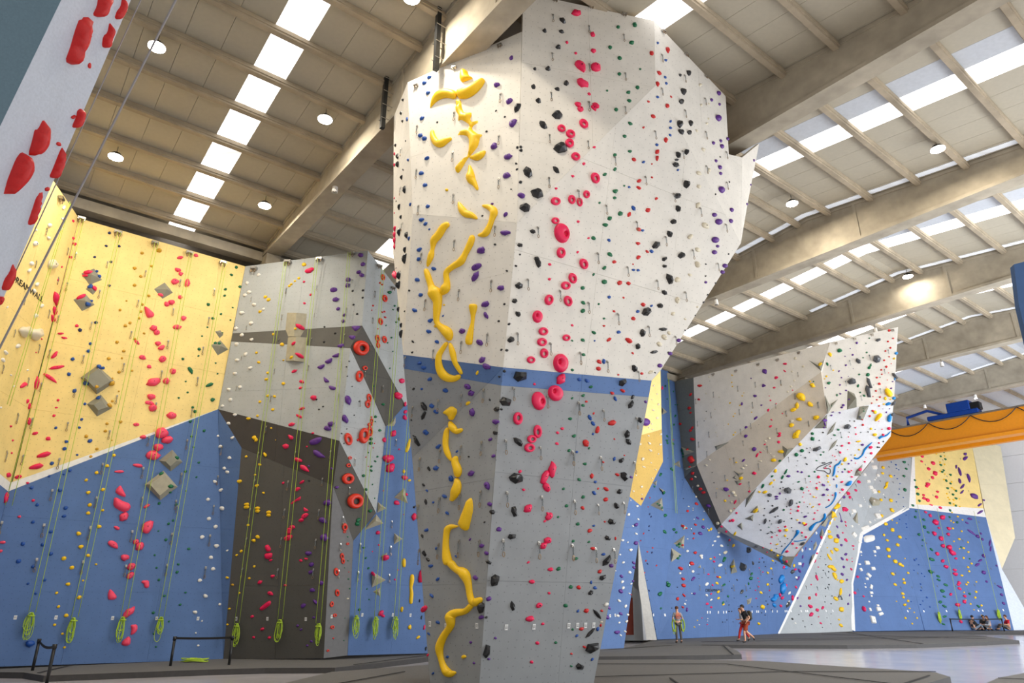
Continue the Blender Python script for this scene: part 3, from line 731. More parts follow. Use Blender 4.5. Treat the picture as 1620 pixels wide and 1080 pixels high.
def inside(px, py, poly):
    c = False; j = len(poly) - 1
    for i in range(len(poly)):
        xi, yi = poly[i]; xj, yj = poly[j]
        if (yi > py) != (yj > py) and px < (xj - xi) * (py - yi) / (yj - yi) + xi: c = not c
        j = i
    return c
def near_edge(px, py, poly):
    best = (1e9, 0, 0)
    for i in range(len(poly)):
        x0, y0 = poly[i]; x1, y1 = poly[(i + 1) % len(poly)]
        L2 = (x1 - x0) ** 2 + (y1 - y0) ** 2 or 1e-9; t = max(0, min(1, ((px - x0) * (x1 - x0) + (py - y0) * (y1 - y0)) / L2))
        qx, qy = x0 + t * (x1 - x0), y0 + t * (y1 - y0); d = math.hypot(px - qx, py - qy)
        if d < best[0]: best = (d, qx, qy)
    return best
def locate(px, py):
    """the wall face a sight line meets first: (face record, point, normal, px, py)"""
    best = None
    for fr in FACES:
        if inside(px, py, fr[3]):
            p = on_plane(fr[2], px, py); d = depth_of(p)
            if best is None or d < best[0]: best = (d, fr, p)
    if best is None:
        b2 = (1e9,)
        for fr in FACES:
            e = near_edge(px, py, fr[3])
            if e[0] < b2[0] - .01 or (abs(e[0] - b2[0]) < .01 and depth_of(on_plane(fr[2], e[1], e[2])) < depth_of(on_plane(b2[3][2], b2[1], b2[2]))): b2 = e + (fr,)
        if b2[0] > 14: return None
        return (b2[3], on_plane(b2[3][2], b2[1], b2[2]), GN[b2[3][2]], b2[1], b2[2])
    return (best[1], best[2], GN[best[1][2]], px, py)

from mathutils.bvhtree import BVHTree
VOLB = []   # (bvh, bbox px)
def ord_(n):
    w = ['first', 'second', 'third', 'fourth', 'fifth', 'sixth', 'seventh', 'eighth', 'ninth', 'tenth', 'eleventh', 'twelfth']
    if n <= 12: return w[n - 1]
    return '%d%s' % (n, 'th' if 10 < n % 100 < 14 else {1: 'st', 2: 'nd', 3: 'rd'}.get(n % 10, 'th'))
REG = []   # things waiting for their label: (obj, words, place, category, group, px, py)
def register(o, words, place, cat, group, px, py): REG.append((o, words, place, cat, group, px, py))
def write_labels():
    d = {}
    for r in REG: d.setdefault((r[1], r[2]), []).append(r)
    for (w, pl), L_ in d.items():
        hz = L_[0][3] in ('sign', 'rope', 'anchor')
        L_.sort(key=lambda r: r[5] if hz else r[6])
        for i, (o, w_, p_, cat, grp, px, py) in enumerate(L_):
            if hz: pos = '' if len(L_) == 1 else (', ' + (ord_(i + 1) + ' from left' if i else 'leftmost'))
            else: pos = '' if len(L_) == 1 else ((', ' + (ord_(i + 1) + ' from top' if i else 'topmost')) if i < len(L_) - 1 or len(L_) > 2 else ', lower one')
            lb = '%s%s on %s' % (w, pos, pl)
            if len(lb.split()) > 16: lb = '%s%s' % (w, pos)
            o['label'] = lb; o['category'] = cat
            if len(L_) > 1 or grp: o['group'] = grp
Z0, OX, OY = 1., 0., 0.
def R(z, ox, oy):
    global Z0, OX, OY
    Z0, OX, OY = z, ox, oy
def nums(s):
    for e in s.split(','):
        e = e.split()
        if e: yield [float(q) for q in e]
TABLE = {  # code: (colour, shape)
 'B': ('blue', 'rounded'), 'b': ('blue', 'rounded'), 'n': ('navy', 'rounded'), 'P': ('purple', 'rounded'), 'S': ('purple', 'dome'),
 'K': ('black', 'angular'), 'k': ('black', 'rounded'), 'C': ('charcoal', 'angular'), 'R': ('hot pink', 'rounded'), 'O': ('hot pink', 'ring'), 'D': ('hot pink', 'pocketed'),
 'G': ('green', 'rounded'), 'r': ('red', 'rounded'), 'W': ('white', 'rounded'), 'w': ('cream', 'rounded'), 'Q': ('white', 'boxy'),
 'Y': ('yellow', 'rounded'), 'y': ('mustard', 'rounded'), 'H': ('coral pink', 'rounded'), 'M': ('magenta', 'rounded'), 'N': ('orange-red', 'ring'),
 'L': ('sky blue', 'rounded'), 'A': ('coral pink', 'angular'), 'T': ('cream', 'bean')}
SEEN = []
SMALL = {}   # leftovers too small to tell apart: joined per wall face
ALLH = []
def H(code, s):
    col, shp = TABLE[code]
    for e in nums(s):
        x, y, sz = e[0] / Z0 + OX, e[1] / Z0 + OY, e[2] / Z0
        asp = e[3] if len(e) > 3 else .85; ang = e[4] if len(e) > 4 else None
        if any(abs(x - a) < 2.2 and abs(y - b) < 2.2 and c == col for a, b, c in SEEN): continue
        SEEN.append((x, y, col)); ALLH.append((x, y, sz, asp, ang, col, shp))
def frame_on(px, py, sz, asp, ang):
    hit = locate(px, py)
    if hit is None: return None
    fr, p, n, qx, qy = hit
    g = fr[2]
    d = ray(qx, qy).normalized()
    for bvh, bb in VOLB:
        if bb[0] <= qx <= bb[2] and bb[1] <= qy <= bb[3]:
            h = bvh.ray_cast(CAM, d)
            if h[0] is not None:
                p = h[0]; n = h[1] if h[1].dot(d) < 0 else -h[1]
                break
    def on(qx_, qy_):
        rr = ray(qx_, qy_); den = rr.dot(n)
        if abs(den) < 1e-6: return p
        return CAM + rr * ((p - CAM).dot(n) / den)
    a = math.radians(ang if ang is not None else 0)
    dx = Vector((math.cos(a), -math.sin(a))); dy = Vector((math.sin(a), math.cos(a)))
    ex = on(qx + dx.x * 1.0, qy + dx.y * 1.0) - p; ey = on(qx - dy.x * 1.0, qy - dy.y * 1.0) - p
    m = depth_of(p) / F   # metres per pixel for a surface seen straight on
    lx = min(ex.length, m * 1.6) * sz / 2; ly = min(ey.length, m * 1.6) * sz / 2 * asp
    ex.normalize(); ey = n.cross(ex)
    if ey.dot(on(qx - dy.x, qy - dy.y) - p) < 0: ey = -ey; ex = ex
    return fr, p, n, ex, ey, lx, ly
def mat4(ex, ey, ez, p):
    return Matrix(((ex.x, ey.x, ez.x, p.x), (ex.y, ey.y, ez.y, p.y), (ex.z, ey.z, ez.z, p.z), (0, 0, 0, 1)))
def place_holds():
    rs = random.Random(3)
    # the walls beyond the tower carry hundreds of tiny chips: the largest stay single objects, the rest are joined per face
    far = [h for h in ALLH if h[0] > 1030 or (h[0] > 940 and h[1] > 560 and h[2] < 5)]
    far_sorted = sorted(far, key=lambda h: -h[2] * h[2] * h[3])
    keep = set(id(h) for h in far_sorted if h[2] > 2.6)
    cnt = {}
    for h in ALLH:
        x, y, sz, asp, ang, col, shp = h
        fo = frame_on(x, y, sz, asp, ang)
        if fo is None: continue
        fr, p, n, ex, ey, lx, ly = fo
        hgt = min(lx, ly) * (.95 if shp in ('rounded', 'dome', 'angular', 'bean') else .6)
        hgt = max(hgt, .018)
        if ex.cross(ey).dot(n) < 0: ex = -ex
        var = rs.randrange(6)
        if h in far_sorted and id(h) not in keep:
            SMALL.setdefault((fr[0], fr[1], col), []).append((ex * lx, ey * ly, n * hgt, p, var)); continue
        me = unit(shp, var, col)
        name = {'rounded': 'climbing_hold', 'dome': 'dome_hold', 'angular': 'angular_hold', 'bean': 'bean_hold', 'ring': 'ring_hold', 'pocketed': 'pocket_hold', 'boxy': 'boxy_hold'}[shp]
        if shp == 'rounded': name = col.replace(' ', '_').replace('-', '_') + '_hold'
        o = bpy.data.objects.new(name, me); COL.objects.link(o)
        if ang is None and shp in ('rounded', 'angular'):
            t = rs.uniform(-.5, .5); ex2 = ex * math.cos(t) + ey * math.sin(t); ey2 = ey * math.cos(t) - ex * math.sin(t); ex, ey = ex2, ey2
        o.matrix_world = mat4(ex * lx, ey * ly, n * hgt, p)
        if sz > 9 and shp not in ('ring', 'pocketed'):
            b = bpy.data.objects.new('bolt', ME_BOLT); COL.objects.link(b); b.parent = o
            b.matrix_local = Matrix.Translation((.06, .1, .86 if shp != 'boxy' else .9)) @ Matrix.Diagonal((.012 / lx * 1.3, .012 / ly * 1.3, .16, 1))
        size = 'tiny' if sz < 4 else 'small' if sz < 8 else 'mid-sized' if sz < 14 else 'big'
        shape = {'rounded': ('rounded' if asp > .66 else 'oblong'), 'dome': 'ball-shaped', 'angular': 'angular', 'bean': 'bulging', 'ring': 'ring-shaped', 'pocketed': 'pocketed', 'boxy': 'squarish'}[shp]
        register(o, '%s %s %s hold' % (size, col, shape), fr[1], 'climbing hold', '%s %s holds' % (col, shape), x, y)
    # joined tiny chips
    by = {}
    for (w, place, col), L_ in SMALL.items(): by.setdefault((w, place), []).append((col, L_))
    for (w, place), cl in by.items():
        bm = bmesh.new(); slots = []
        for col, L_ in cl:
            slots.append(col)
            for ax, ay, az, p, var in L_:
                ring = [bm.verts.new(p + ax * math.cos(k * math.pi / 3) + ay * math.sin(k * math.pi / 3)) for k in range(6)]
                r2 = [bm.verts.new(p + ax * .6 * math.cos(k * math.pi / 3 + .3) + ay * .6 * math.sin(k * math.pi / 3 + .3) + az) for k in range(6)]
                for k in range(6):
                    f = bm.faces.new((ring[k], ring[(k + 1) % 6], r2[(k + 1) % 6], r2[k])); f.material_index = len(slots) - 1
                f = bm.faces.new(r2); f.material_index = len(slots) - 1
        me = bpy.data.meshes.new('foothold_chips'); bm.to_mesh(me); bm.free()
        for c in slots: me.materials.append(pm(c))
        o = bpy.data.objects.new('foothold_chips', me); COL.objects.link(o)
        tag(o, 'scatter of tiny mixed coloured foothold chips on %s' % place, 'foothold chips', None, 'stuff')

def at_height(g, px, py, h, base=None):
    n = GN[g]; p0 = on_plane(g, px, py); r_ = ray(px, py)
    return CAM + r_ * (((p0 + n * h) - CAM).dot(n) / r_.dot(n))
def pxl(s): return [(e[0] / Z0 + OX, e[1] / Z0 + OY) for e in nums(s)]
def volume(base, top, words, m=M_VOL, k=.42, name='plywood_volume'):
    b = pxl(base); t = pxl(top)
    cx, cy = sum(p[0] for p in b) / len(b), sum(p[1] for p in b) / len(b)
    hit = locate(cx, cy)
    if hit is None: return
    fr = hit[0]; g = fr[2]; n = GN[g]
    B = [on_plane(g, *q) for q in b]; c = sum(B, Vector()) / len(B); rad = min(1.2, sum((q - c).length for q in B) / len(B)); h = rad * k
    T = [at_height(g, q[0], q[1], h) for q in t]
    bm = bmesh.new(); bv = [bm.verts.new(q - c - n * .005) for q in B]; tv = [bm.verts.new(q - c) for q in T]
    nb = len(bv)
    if len(tv) == 1:
        for i in range(nb): bm.faces.new((bv[i], bv[(i + 1) % nb], tv[0]))
    elif len(tv) == nb:
        for i in range(nb): bm.faces.new((bv[i], bv[(i + 1) % nb], tv[(i + 1) % nb], tv[i]))
        bm.faces.new(tv)
    else:   # ridge: base a b c d, ridge runs ab-side to cd-side
        bm.faces.new((bv[0], bv[1], tv[0])); bm.faces.new((bv[1], bv[2], tv[1], tv[0])); bm.faces.new((bv[2], bv[3], tv[1])); bm.faces.new((bv[3], bv[0], tv[0], tv[1]))
    bmesh.ops.recalc_face_normals(bm, faces=bm.faces[:])
    me = bpy.data.meshes.new(name); bm.to_mesh(me); me.materials.append(m)
    for v_ in bm.verts: v_.co += c
    bmesh.ops.triangulate(bm, faces=bm.faces[:])
    VOLB.append((BVHTree.FromBMesh(bm), (min(p[0] for p in b), min(p[1] for p in b), max(p[0] for p in b), max(p[1] for p in b)))); bm.free()
    o = bpy.data.objects.new(name, me); COL.objects.link(o); o.location = c
    register(o, words, fr[1], 'volume', 'wall volumes', cx, cy)
from mathutils.geometry import delaunay_2d_cdt
def poly_hold(s, col, words, k=.5, name=None, res=11):
    """hold moulded from its outline: height rises from the rim like a cushion"""
    q = pxl(s); cx, cy = sum(p[0] for p in q) / len(q), sum(p[1] for p in q) / len(q)
    hit = locate(cx, cy)
    if hit is None: return
    fr = hit[0]; g = fr[2]; n = GN[g]
    Pn = [on_plane(g, *p) for p in q]; c = sum(Pn, Vector()) / len(Pn)
    ex = UP.cross(n).normalized(); ey = n.cross(ex)
    P2 = [Vector(((p - c).dot(ex), (p - c).dot(ey))) for p in Pn]
    # smooth the outline once (Chaikin)
    S = []
    for i in range(len(P2)):
        a, b = P2[i], P2[(i + 1) % len(P2)]; S += [a * .8 + b * .2, a * .2 + b * .8]
    x0, x1 = min(p.x for p in S), max(p.x for p in S); y0, y1 = min(p.y for p in S), max(p.y for p in S)
    st = max(x1 - x0, y1 - y0) / res
    T = [(p.x, p.y) for p in S]; pts = list(S); rim = len(pts)
    xx = x0 + st / 2; row = 0
    while xx < x1:
        yy = y0 + (st / 2 if row % 2 else 0)
        while yy < y1:
            if inside(xx, yy, T) and near_edge(xx, yy, T)[0] > st * .3: pts.append(Vector((xx, yy)))
            yy += st
        xx += st; row += 1
    vs, ed, fs, *_ = delaunay_2d_cdt(pts, [], [list(range(rim))], 1, 1e-5)
    dist = [0 if False else near_edge(v_.x, v_.y, T)[0] for v_ in vs]
    dm = max(dist) or 1; hm = dm * 2 * k
    bm = bmesh.new(); bv = []
    for v_, d in zip(vs, dist):
        t = min(1, d / dm); h = hm * math.sqrt(max(0, 1 - (1 - t) ** 2)) if d > 1e-4 else 0
        bv.append(bm.verts.new(ex * v_.x + ey * v_.y + n * h))
    for f in fs:
        try: bm.faces.new([bv[i] for i in f])
        except ValueError: pass
    bmesh.ops.recalc_face_normals(bm, faces=bm.faces[:])
    fl = [f for f in bm.faces]
    if sum(f.normal.dot(n) for f in fl) < 0:
        for f in fl: f.normal_flip()
    o = obj(name or (col.replace(' ', '_').replace('-', '_') + '_macro_hold'), bm, pm(col), None, True); o.location = c
    register(o, words, fr[1], 'climbing hold', 'large moulded %s holds' % col, cx, cy)
    return o
def path_hold(s, col, words, k=.42, name=None):
    """long branching tufa-like hold swept along its centre line; entries are x y width"""
    e = [(a[0] / Z0 + OX, a[1] / Z0 + OY, a[2] / Z0) for a in nums(s)]
    mid = e[len(e) // 2]; hit = locate(mid[0], mid[1])
    if hit is None: return
    c0 = hit[1]; pts = []
    def cr(p0, p1, p2, p3, t):
        return .5 * (2 * p1 + (p2 - p0) * t + (2 * p0 - 5 * p1 + 4 * p2 - p3) * t * t + (3 * p1 - p0 - 3 * p2 + p3) * t ** 3)
    arr = [np.array(a) for a in e]; arr = [2 * arr[0] - arr[1]] + arr + [2 * arr[-1] - arr[-2]]
    arr[0][2] = arr[1][2] * .4; arr[-1][2] = arr[-2][2] * .4
    sm = []
    for i in range(1, len(arr) - 2):
        for t in (0, .25, .5, .75): sm.append(cr(arr[i - 1], arr[i], arr[i + 1], arr[i + 2], t))
    sm.append(arr[-2])
    bm = bmesh.new(); rings = []
    N = len(sm)
    for i, a in enumerate(sm):
        h = locate(a[0], a[1])
        if h is None: continue
        g = h[0][2]; n = h[2]
        b = sm[min(N - 1, i + 1)]; z = sm[max(0, i - 1)]
        t2 = np.array([b[0] - z[0], b[1] - z[1]]); t2 = t2 / (np.linalg.norm(t2) or 1); s2 = np.array([-t2[1], t2[0]])
        w = max(.8, a[2]) / 2
        if i == 0 or i == N - 1: w *= .55
        c = on_plane(g, a[0], a[1]); L_ = on_plane(g, a[0] + s2[0] * w, a[1] + s2[1] * w); R_ = on_plane(g, a[0] - s2[0] * w, a[1] - s2[1] * w)
        half = (L_ - R_) / 2; c = (L_ + R_) / 2; hh = half.length * 2 * k * 1.15
        ring = []
        for q in range(10):
            an = 2 * math.pi * q / 10; ring.append(bm.verts.new(c + half * math.cos(an) + n * (hh * max(-.15, math.sin(an))) - c0))
        rings.append(ring)
    for A_, B_ in zip(rings[:-1], rings[1:]):
        for q in range(10): bm.faces.new((A_[q], A_[(q + 1) % 10], B_[(q + 1) % 10], B_[q]))
    bm.faces.new(rings[0]); bm.faces.new(rings[-1][::-1])
    bmesh.ops.recalc_face_normals(bm, faces=bm.faces[:])
    o = obj(name or (col.replace(' ', '_') + '_tufa_hold'), bm, pm(col), None, True); o.location = c0
    md = o.modifiers.new('round', 'SUBSURF'); md.levels = 1; md.render_levels = 1
    register(o, words, hit[0][1], 'climbing hold', 'long %s tufa holds' % col, mid[0], mid[1])
    return o

# ------------------------------------------------------------------ quickdraws, anchors, ropes, cards
def oval(bm, c, rx, rz, r, n=14, m=5):
    tube(bm, [c + Vector((rx * math.cos(2 * math.pi * i / n), 0, rz * math.sin(2 * math.pi * i / n))) for i in range(n)], r, m, True)
def mesh_of(bm, name, m, smooth=False):
    me = bpy.data.meshes.new(name); bm.to_mesh(me); bm.free(); me.materials.append(m)
    for p in me.polygons: p.use_smooth = smooth
    return me
bm = bmesh.new(); box(bm, (0, .02, 0), X_, Y_, Z_, .16, .03, .2); oval(bm, Vector((0, -.03, -.08)), .08, .09, .02); ME_HANG = mesh_of(bm, 'hanger', M_STEEL)
bm = bmesh.new()
for i in range(4):
    z = -.2 - i * .14
    if i % 2: oval(bm, Vector((0, -.05, z)), .05, .085, .02, 8, 4)
    else: tube(bm, [Vector((0, -.05 + .05 * math.cos(2 * math.pi * k / 8), z + .085 * math.sin(2 * math.pi * k / 8))) for k in range(8)], .02, 4, True)
ME_SLING = mesh_of(bm, 'chain_sling', M_CHAIN)
bm = bmesh.new(); oval(bm, Vector((0, -.05, -.84)), .085, .15, .026); ME_CARA = mesh_of(bm, 'carabiner', M_BRONZE)
FARQ = []
def quickdraws(s, first=True):
    for e in nums(s):
        x, y, L_ = e[0] / Z0 + OX, e[1] / Z0 + OY, e[2] / Z0
        hit = locate(x, y)
        if hit is None: continue
        fr, p, n, qx, qy = hit
        z0 = depth_of(p); ln = min(.42, max(.14, L_ * z0 / F / .93))
        xa = UP.cross(n); xa = xa.normalized() if xa.length > .1 else X_
        ya = xa.cross(UP).normalized() * -1
        if ya.dot(n) > 0: ya = -ya
        if x > 1290:
            FARQ.append(mat4(xa * ln, ya * ln, UP * ln, p + n * .02)); continue
        r_ = bpy.data.objects.new('quickdraw', None); COL.objects.link(r_); r_.empty_display_size = .05
        r_.matrix_world = mat4(xa * ln, ya * ln, UP * ln, p + n * .02)
        for nm, me in (('hanger', ME_HANG), ('sling', ME_SLING), ('carabiner', ME_CARA)):
            c = bpy.data.objects.new(nm, me); COL.objects.link(c); c.parent = r_
        register(r_, 'steel quickdraw', fr[1], 'quickdraw', 'quickdraws hanging on the walls', x, y)
bm = bmesh.new(); box(bm, (0, -.3, .05), X_, Y_, Z_, .95, .6, .28); box(bm, (-.4, -.35, -.1), X_, Y_, Z_, .1, .5, .3); box(bm, (.4, -.35, -.1), X_, Y_, Z_, .1, .5, .3); ME_BRK = mesh_of(bm, 'bracket', M_STEEL)
bm = bmesh.new(); oval(bm, Vector((-.25, -.45, -.45)), .12, .28, .05, 10, 5); ME_AC = mesh_of(bm, 'carabiner', M_BRONZE)
bm = bmesh.new(); oval(bm, Vector((.25, -.45, -.45)), .12, .28, .05, 10, 5); ME_AC2 = mesh_of(bm, 'carabiner', M_BRONZE)
def anchors(s):
    for e in nums(s):
        x, y, w = e[0] / Z0 + OX, e[1] / Z0 + OY, e[2] / Z0
        hit = locate(x, y)
        if hit is None: continue
        fr, p, n, qx, qy = hit; sz = w * depth_of(p) / F
        xa = UP.cross(n).normalized(); ya = xa.cross(UP) * -1
        if ya.dot(n) > 0: ya = -ya
        r_ = bpy.data.objects.new('top_anchor', None); COL.objects.link(r_); r_.empty_display_size = .05
        r_.matrix_world = mat4(xa * sz, ya * sz, UP * sz, p)
        for nm, me in (('bracket', ME_BRK), ('carabiner', ME_AC), ('carabiner', ME_AC2)):
            c = bpy.data.objects.new(nm, me); COL.objects.link(c); c.parent = r_
        register(r_, 'steel top anchor', fr[1], 'anchor', 'top anchors', x, y)
def rope(x0, y0, x1, y1, words, coil=True, double=True, off=(.35, .18), z0=None):
    h0, h1 = locate(x0, y0), locate(x1, y1)
    a = h0[1] + h0[2] * off[0]; b = h1[1] + h1[2] * off[1]
    nh = Vector((h1[2].x, h1[2].y, 0)).normalized(); side = UP.cross(nh)
    r_ = empty('climbing_rope', b.copy())
    m = depth_of(b) / F
    for s in ((-1, 1) if double else (0,)):
        pts = []
        for k in range(13):
            q = (a + side * s * .05).lerp(b + side * s * .09, k / 12); hx, hy = proj(q); hh = locate(hx, hy)
            if hh is not None and k < 12:
                dl = depth_of(hh[1]) - .14
                if dl < depth_of(q) and depth_of(q) - dl < 2.5: q = ptd(hx, hy, dl)
            pts.append(q)
        bm = bmesh.new(); tube(bm, pts, .009 if depth_of(b) < 40 else .013, 5); shift(bm, -b)
        obj('rope_strand', bm, M_ROPE, r_, True)
    if coil:
        bm = bmesh.new(); rs = random.Random(int(x1))
        for k in range(8):
            w = rs.uniform(.05, .14); hh = rs.uniform(.2, .4); cx = rs.uniform(-.05, .05); ph = rs.uniform(-.15, .15)
            pts = [b + side * (cx + w * math.sin(t) * (.5 + .5 * (1 - math.cos(t)) / 2 + ph)) + nh * (.02 * math.sin(3 * t + k) - .02 * (k % 3)) - UP * (hh * (1 - math.cos(t))) for t in [2 * math.pi * i / 18 for i in range(18)]]
            tube(bm, pts, .010 if depth_of(b) < 40 else .018, 5, True)
        tube(bm, [b + side * .09 * math.cos(t) + nh * .05 * math.sin(t) - UP * .1 for t in [2 * math.pi * i / 8 for i in range(8)]], .02, 5, True)
        shift(bm, -b); obj('rope_coil', bm, M_ROPE, r_, True)
    register(r_, words, h1[0][1], 'rope', 'lime climbing ropes', x1, y1)
bm = bmesh.new(); box(bm, (0, 0, 0), X_, Y_, Z_, 1, 1.25, .1); ME_CARD = mesh_of(bm, 'route_card', M_CARD)
bm = bmesh.new()
for y_ in (.3, .05, -.2): box(bm, (0, y_, .06), X_, Y_, Z_, .55 if y_ < .3 else .3, .09, .04)
box(bm, (-.3, 0, .06), X_, Y_, Z_, .05, .9, .04); box(bm, (.36, 0, .06), X_, Y_, Z_, .05, .9, .04)
ME_PRN = mesh_of(bm, 'printed_lines', M_INK)
def cards(s, w=5.2):
    for e in nums(s):
        x, y = e[0] / Z0 + OX, e[1] / Z0 + OY
        fo = frame_on(x, y, w, 1, 0)
        if fo is None: continue
        fr, p, n, ex, ey, lx, ly = fo
        ex = UP.cross(n).normalized(); ey = n.cross(ex)
        sc = .15 if depth_of(p) < 35 else .18
        o = bpy.data.objects.new('route_card', ME_CARD); COL.objects.link(o); o.matrix_world = mat4(ex * sc * .55, ey * sc * .62, n * .06, p + n * .006)
        if depth_of(p) < 35:
            c = bpy.data.objects.new('printed_lines', ME_PRN); COL.objects.link(c); c.parent = o
        register(o, 'small white printed route card', fr[1], 'sign', 'white route cards at hand height', x, y)

# ------------------------------------------------------------------ volumes (first, so that holds can sit on them)
Zl = 3.857
R(Zl, 0, 260)
volume('495 665,575 633,625 705,545 737', '560 672', 'upper grey pyramid volume with pink and blue holds')
volume('520 760,560 738,592 770,568 798', '556 752', 'smallest grey pyramid volume between two larger ones')
volume('445 825,520 785,580 857,500 897', '520 830', 'second large grey pyramid volume with pink and blue holds')
volume('938 760,1005 718,1057 783,990 822', '1018 760', 'grey pyramid volume with one pink hold')
volume('1310 1018,1345 1010,1365 1040,1340 1062', '1343 1026', 'small grey pyramid volume near the right edge')
R(Zl, 0, 530)
volume('490 258,595 185,705 285,590 362', '520 262,602 205,674 280,590 334', 'largest square grey frustum volume')
volume('528 420,615 360,685 445,592 497', '572 425,622 398,650 440,600 458', 'grey frustum volume just below the largest one')
volume('1285 60,1345 30,1395 88,1328 125', '1348 66', 'grey pyramid volume with two green holds')
volume('968 765,1052 697,1115 773,1042 832', '1010 770,1050 735,1078 765,1040 800', 'beige frustum volume, upper one')
volume('882 910,998 825,1085 925,978 1008', '915 910,1000 850,1054 915,975 978', 'beige frustum volume, lower and larger one', M_WOOD)
R(4.5, 330, 380)
volume('558 515,700 522,685 690,540 685', '625 516,608 684', 'upper raw wooden block', M_WOOD, .35, 'wooden_block')
volume('565 690,702 692,683 865,545 858', '622 686,607 856', 'lower raw wooden block', M_WOOD, .35, 'wooden_block')
R(4.5, 330, 600)
volume('1268 332,1332 265,1332 310,1318 335', '1318 300', 'small beige spiky volume under the charcoal diamond', M_WOOD, .6)
volume('1320 840,1393 770,1420 885', '1383 820', 'beige three-sided spiky volume right of the light face', M_WOOD, .6)
volume('1205 870,1268 918,1200 950', '1225 905', 'small beige spiky volume with a red hold', M_WOOD, .6)
volume('1195 960,1245 1025,1105 1075', '1190 1005', 'large beige spiky volume at the tip of the charcoal triangle', M_WOOD, .5)
R(4.5, 330, 840)
volume('1322 12,1383 55,1320 95', '1345 48', 'beige spiky volume, upper right of the strip', M_WOOD, .6)
volume('1220 180,1272 150,1270 195', '1258 172', 'beige spiky volume above a magenta hold', M_WOOD, .6)
volume('1165 285,1265 348,1162 402', '1188 330', 'wide beige spiky volume with pink hold at its corner', M_WOOD, .6)
volume('1168 430,1222 400,1220 465', '1208 430', 'beige spiky volume below the wide one', M_WOOD, .6)
# far volumes
R(6.75, 1200, 520)
volume('532 332,640 395,707 325,668 450', '650 400', 'grey winged volume near the top corner', M_VOL, .3)
volume('710 705,775 850,735 915', '740 830', 'grey blade-shaped volume', M_VOL, .5)
volume('775 850,850 750,772 800', '785 815', 'thin grey fin volume', M_VOL, .5)
volume('948 655,1022 690,1048 745,1048 838,942 862', '1040 735', 'big grey gem-shaped volume', M_VOL, .5)
volume('1080 825,1182 818,1118 975,1045 970', '1078 925', 'grey gem-shaped volume with green holds', M_VOL, .5)
volume('590 1065,735 915,728 1062', '692 985', 'grey spiky volume on the fold', M_VOL, .4)
R(6.75, 1200, 660)
volume('725 195,780 100,832 42,795 150', '778 122', 'narrow grey diamond volume, upper one', M_VOL, .3)
volume('740 370,790 280,848 230,815 305', '800 285', 'narrow grey diamond volume, lower one', M_VOL, .3)
volume('1020 628,1040 570,1115 495,1095 622', '1060 580', 'grey volume with pink hold at the edge', M_VOL, .3)
volume('1175 875,1200 845,1310 885,1290 940,1215 945', '1222 905', 'stubby beige volume on the far grey wall', M_WOOD, .6)
volume('250 298,310 340,380 325,310 400,268 445', '312 345', 'beige winged volume at the fold', M_VOL, .4)
R(5.4, 1060, 690)
volume('380 85,505 48,395 120', '400 88', 'beige winged volume left on the fold', M_VOL, .4)
volume('640 612,650 530,745 435,695 530', '680 530', 'long beige winged volume', M_VOL, .35)
volume('680 655,748 588,762 648', '735 625', 'beige triangular volume with a yellow hold', M_VOL, .4)
volume('635 705,712 668,708 725', '690 695', 'beige triangular volume below the yellow one', M_VOL, .5)
volume('570 765,612 735,620 805', '603 765', 'beige triangular volume at the lip', M_VOL, .5)
volume('540 290,580 330,630 310,590 350', '585 322', 'little beige pyramid volume, highest of the cluster', M_VOL, .5)
volume('530 355,560 330,572 370', '552 352', 'little beige pyramid volume, left of the cluster', M_VOL, .5)
volume('548 378,610 378,575 418', '578 390', 'little beige pyramid volume, lowest of the cluster', M_VOL, .5)
volume('92 88,210 132,118 165', '120 120', 'beige winged volume with a red hold', M_WOOD, .4)
volume('118 270,235 248,130 292', '150 268', 'flat beige winged volume', M_WOOD, .4)
volume('30 238,80 205,92 270', '74 235', 'beige spiky volume high on the left', M_WOOD, .5)
volume('30 915,125 842,118 960', '100 900', 'beige spiky volume with green holds', M_WOOD, .5)
volume('10 950,100 1010,10 1075', '30 1010', 'beige spiky volume with green hold below', M_WOOD, .5)
volume('100 745,152 778,112 800', '122 775', 'tiny beige spiky volume with a red hold', M_WOOD, .5)
R(5.4, 1060, 880)
volume('515 70,545 15,575 135,520 150', '540 80', 'grey spiky volume with a yellow hold', M_VOL, .5)
volume('655 370,700 350,690 400,660 412', '680 380', 'small white and grey volume above the walkers', M_WOOD, .5)
volume('885 0,1065 0,1030 90,950 60', '985 40', 'wide grey volume under the lip', M_VOL, .3)
volume('235 95,260 68,268 100', '255 88', 'tiny beige spiky volume', M_WOOD, .5)
R(5.07, 860, 600)
volume('950 220,993 262,950 285', '962 250', 'beige spiky volume at the upper left strip', M_WOOD, .5)
volume('870 828,912 808,905 855', '896 828', 'beige spiky volume with a green hold', M_WOOD, .5)
volume('925 865,980 898,965 914', '952 893', 'beige spiky volume, second of three', M_WOOD, .5)
volume('855 1008,950 945,962 1060', '930 1000', 'largest beige spiky volume with green holds', M_WOOD, .5)
R(4, 860, 810)
volume('870 70,912 98,885 112', '888 92', 'beige spiky volume with red hold right', M_WOOD, .5)
R(9, 1200, 780)
volume('985 330,1000 300,1055 240,1070 300,1045 385,1000 380', '1035 300', 'grey faceted volume at the wing tip', M_VOL, .4)
volume('890 460,985 335,1000 370,955 480', '930 420', 'light grey faceted volume at the wing tip', M_WOOD, .3)
volume('865 600,905 490,935 555,910 665', '898 590', 'dark grey faceted volume with a pink hold', M_VOL, .4)
volume('775 820,785 730,820 680,838 740,808 800', '810 740', 'long beige faceted volume on the blue', M_WOOD, .4)
volume('715 1030,760 880,800 860,790 910,740 1010', '762 940', 'grey beige faceted volume by the white line', M_VOL, .4)
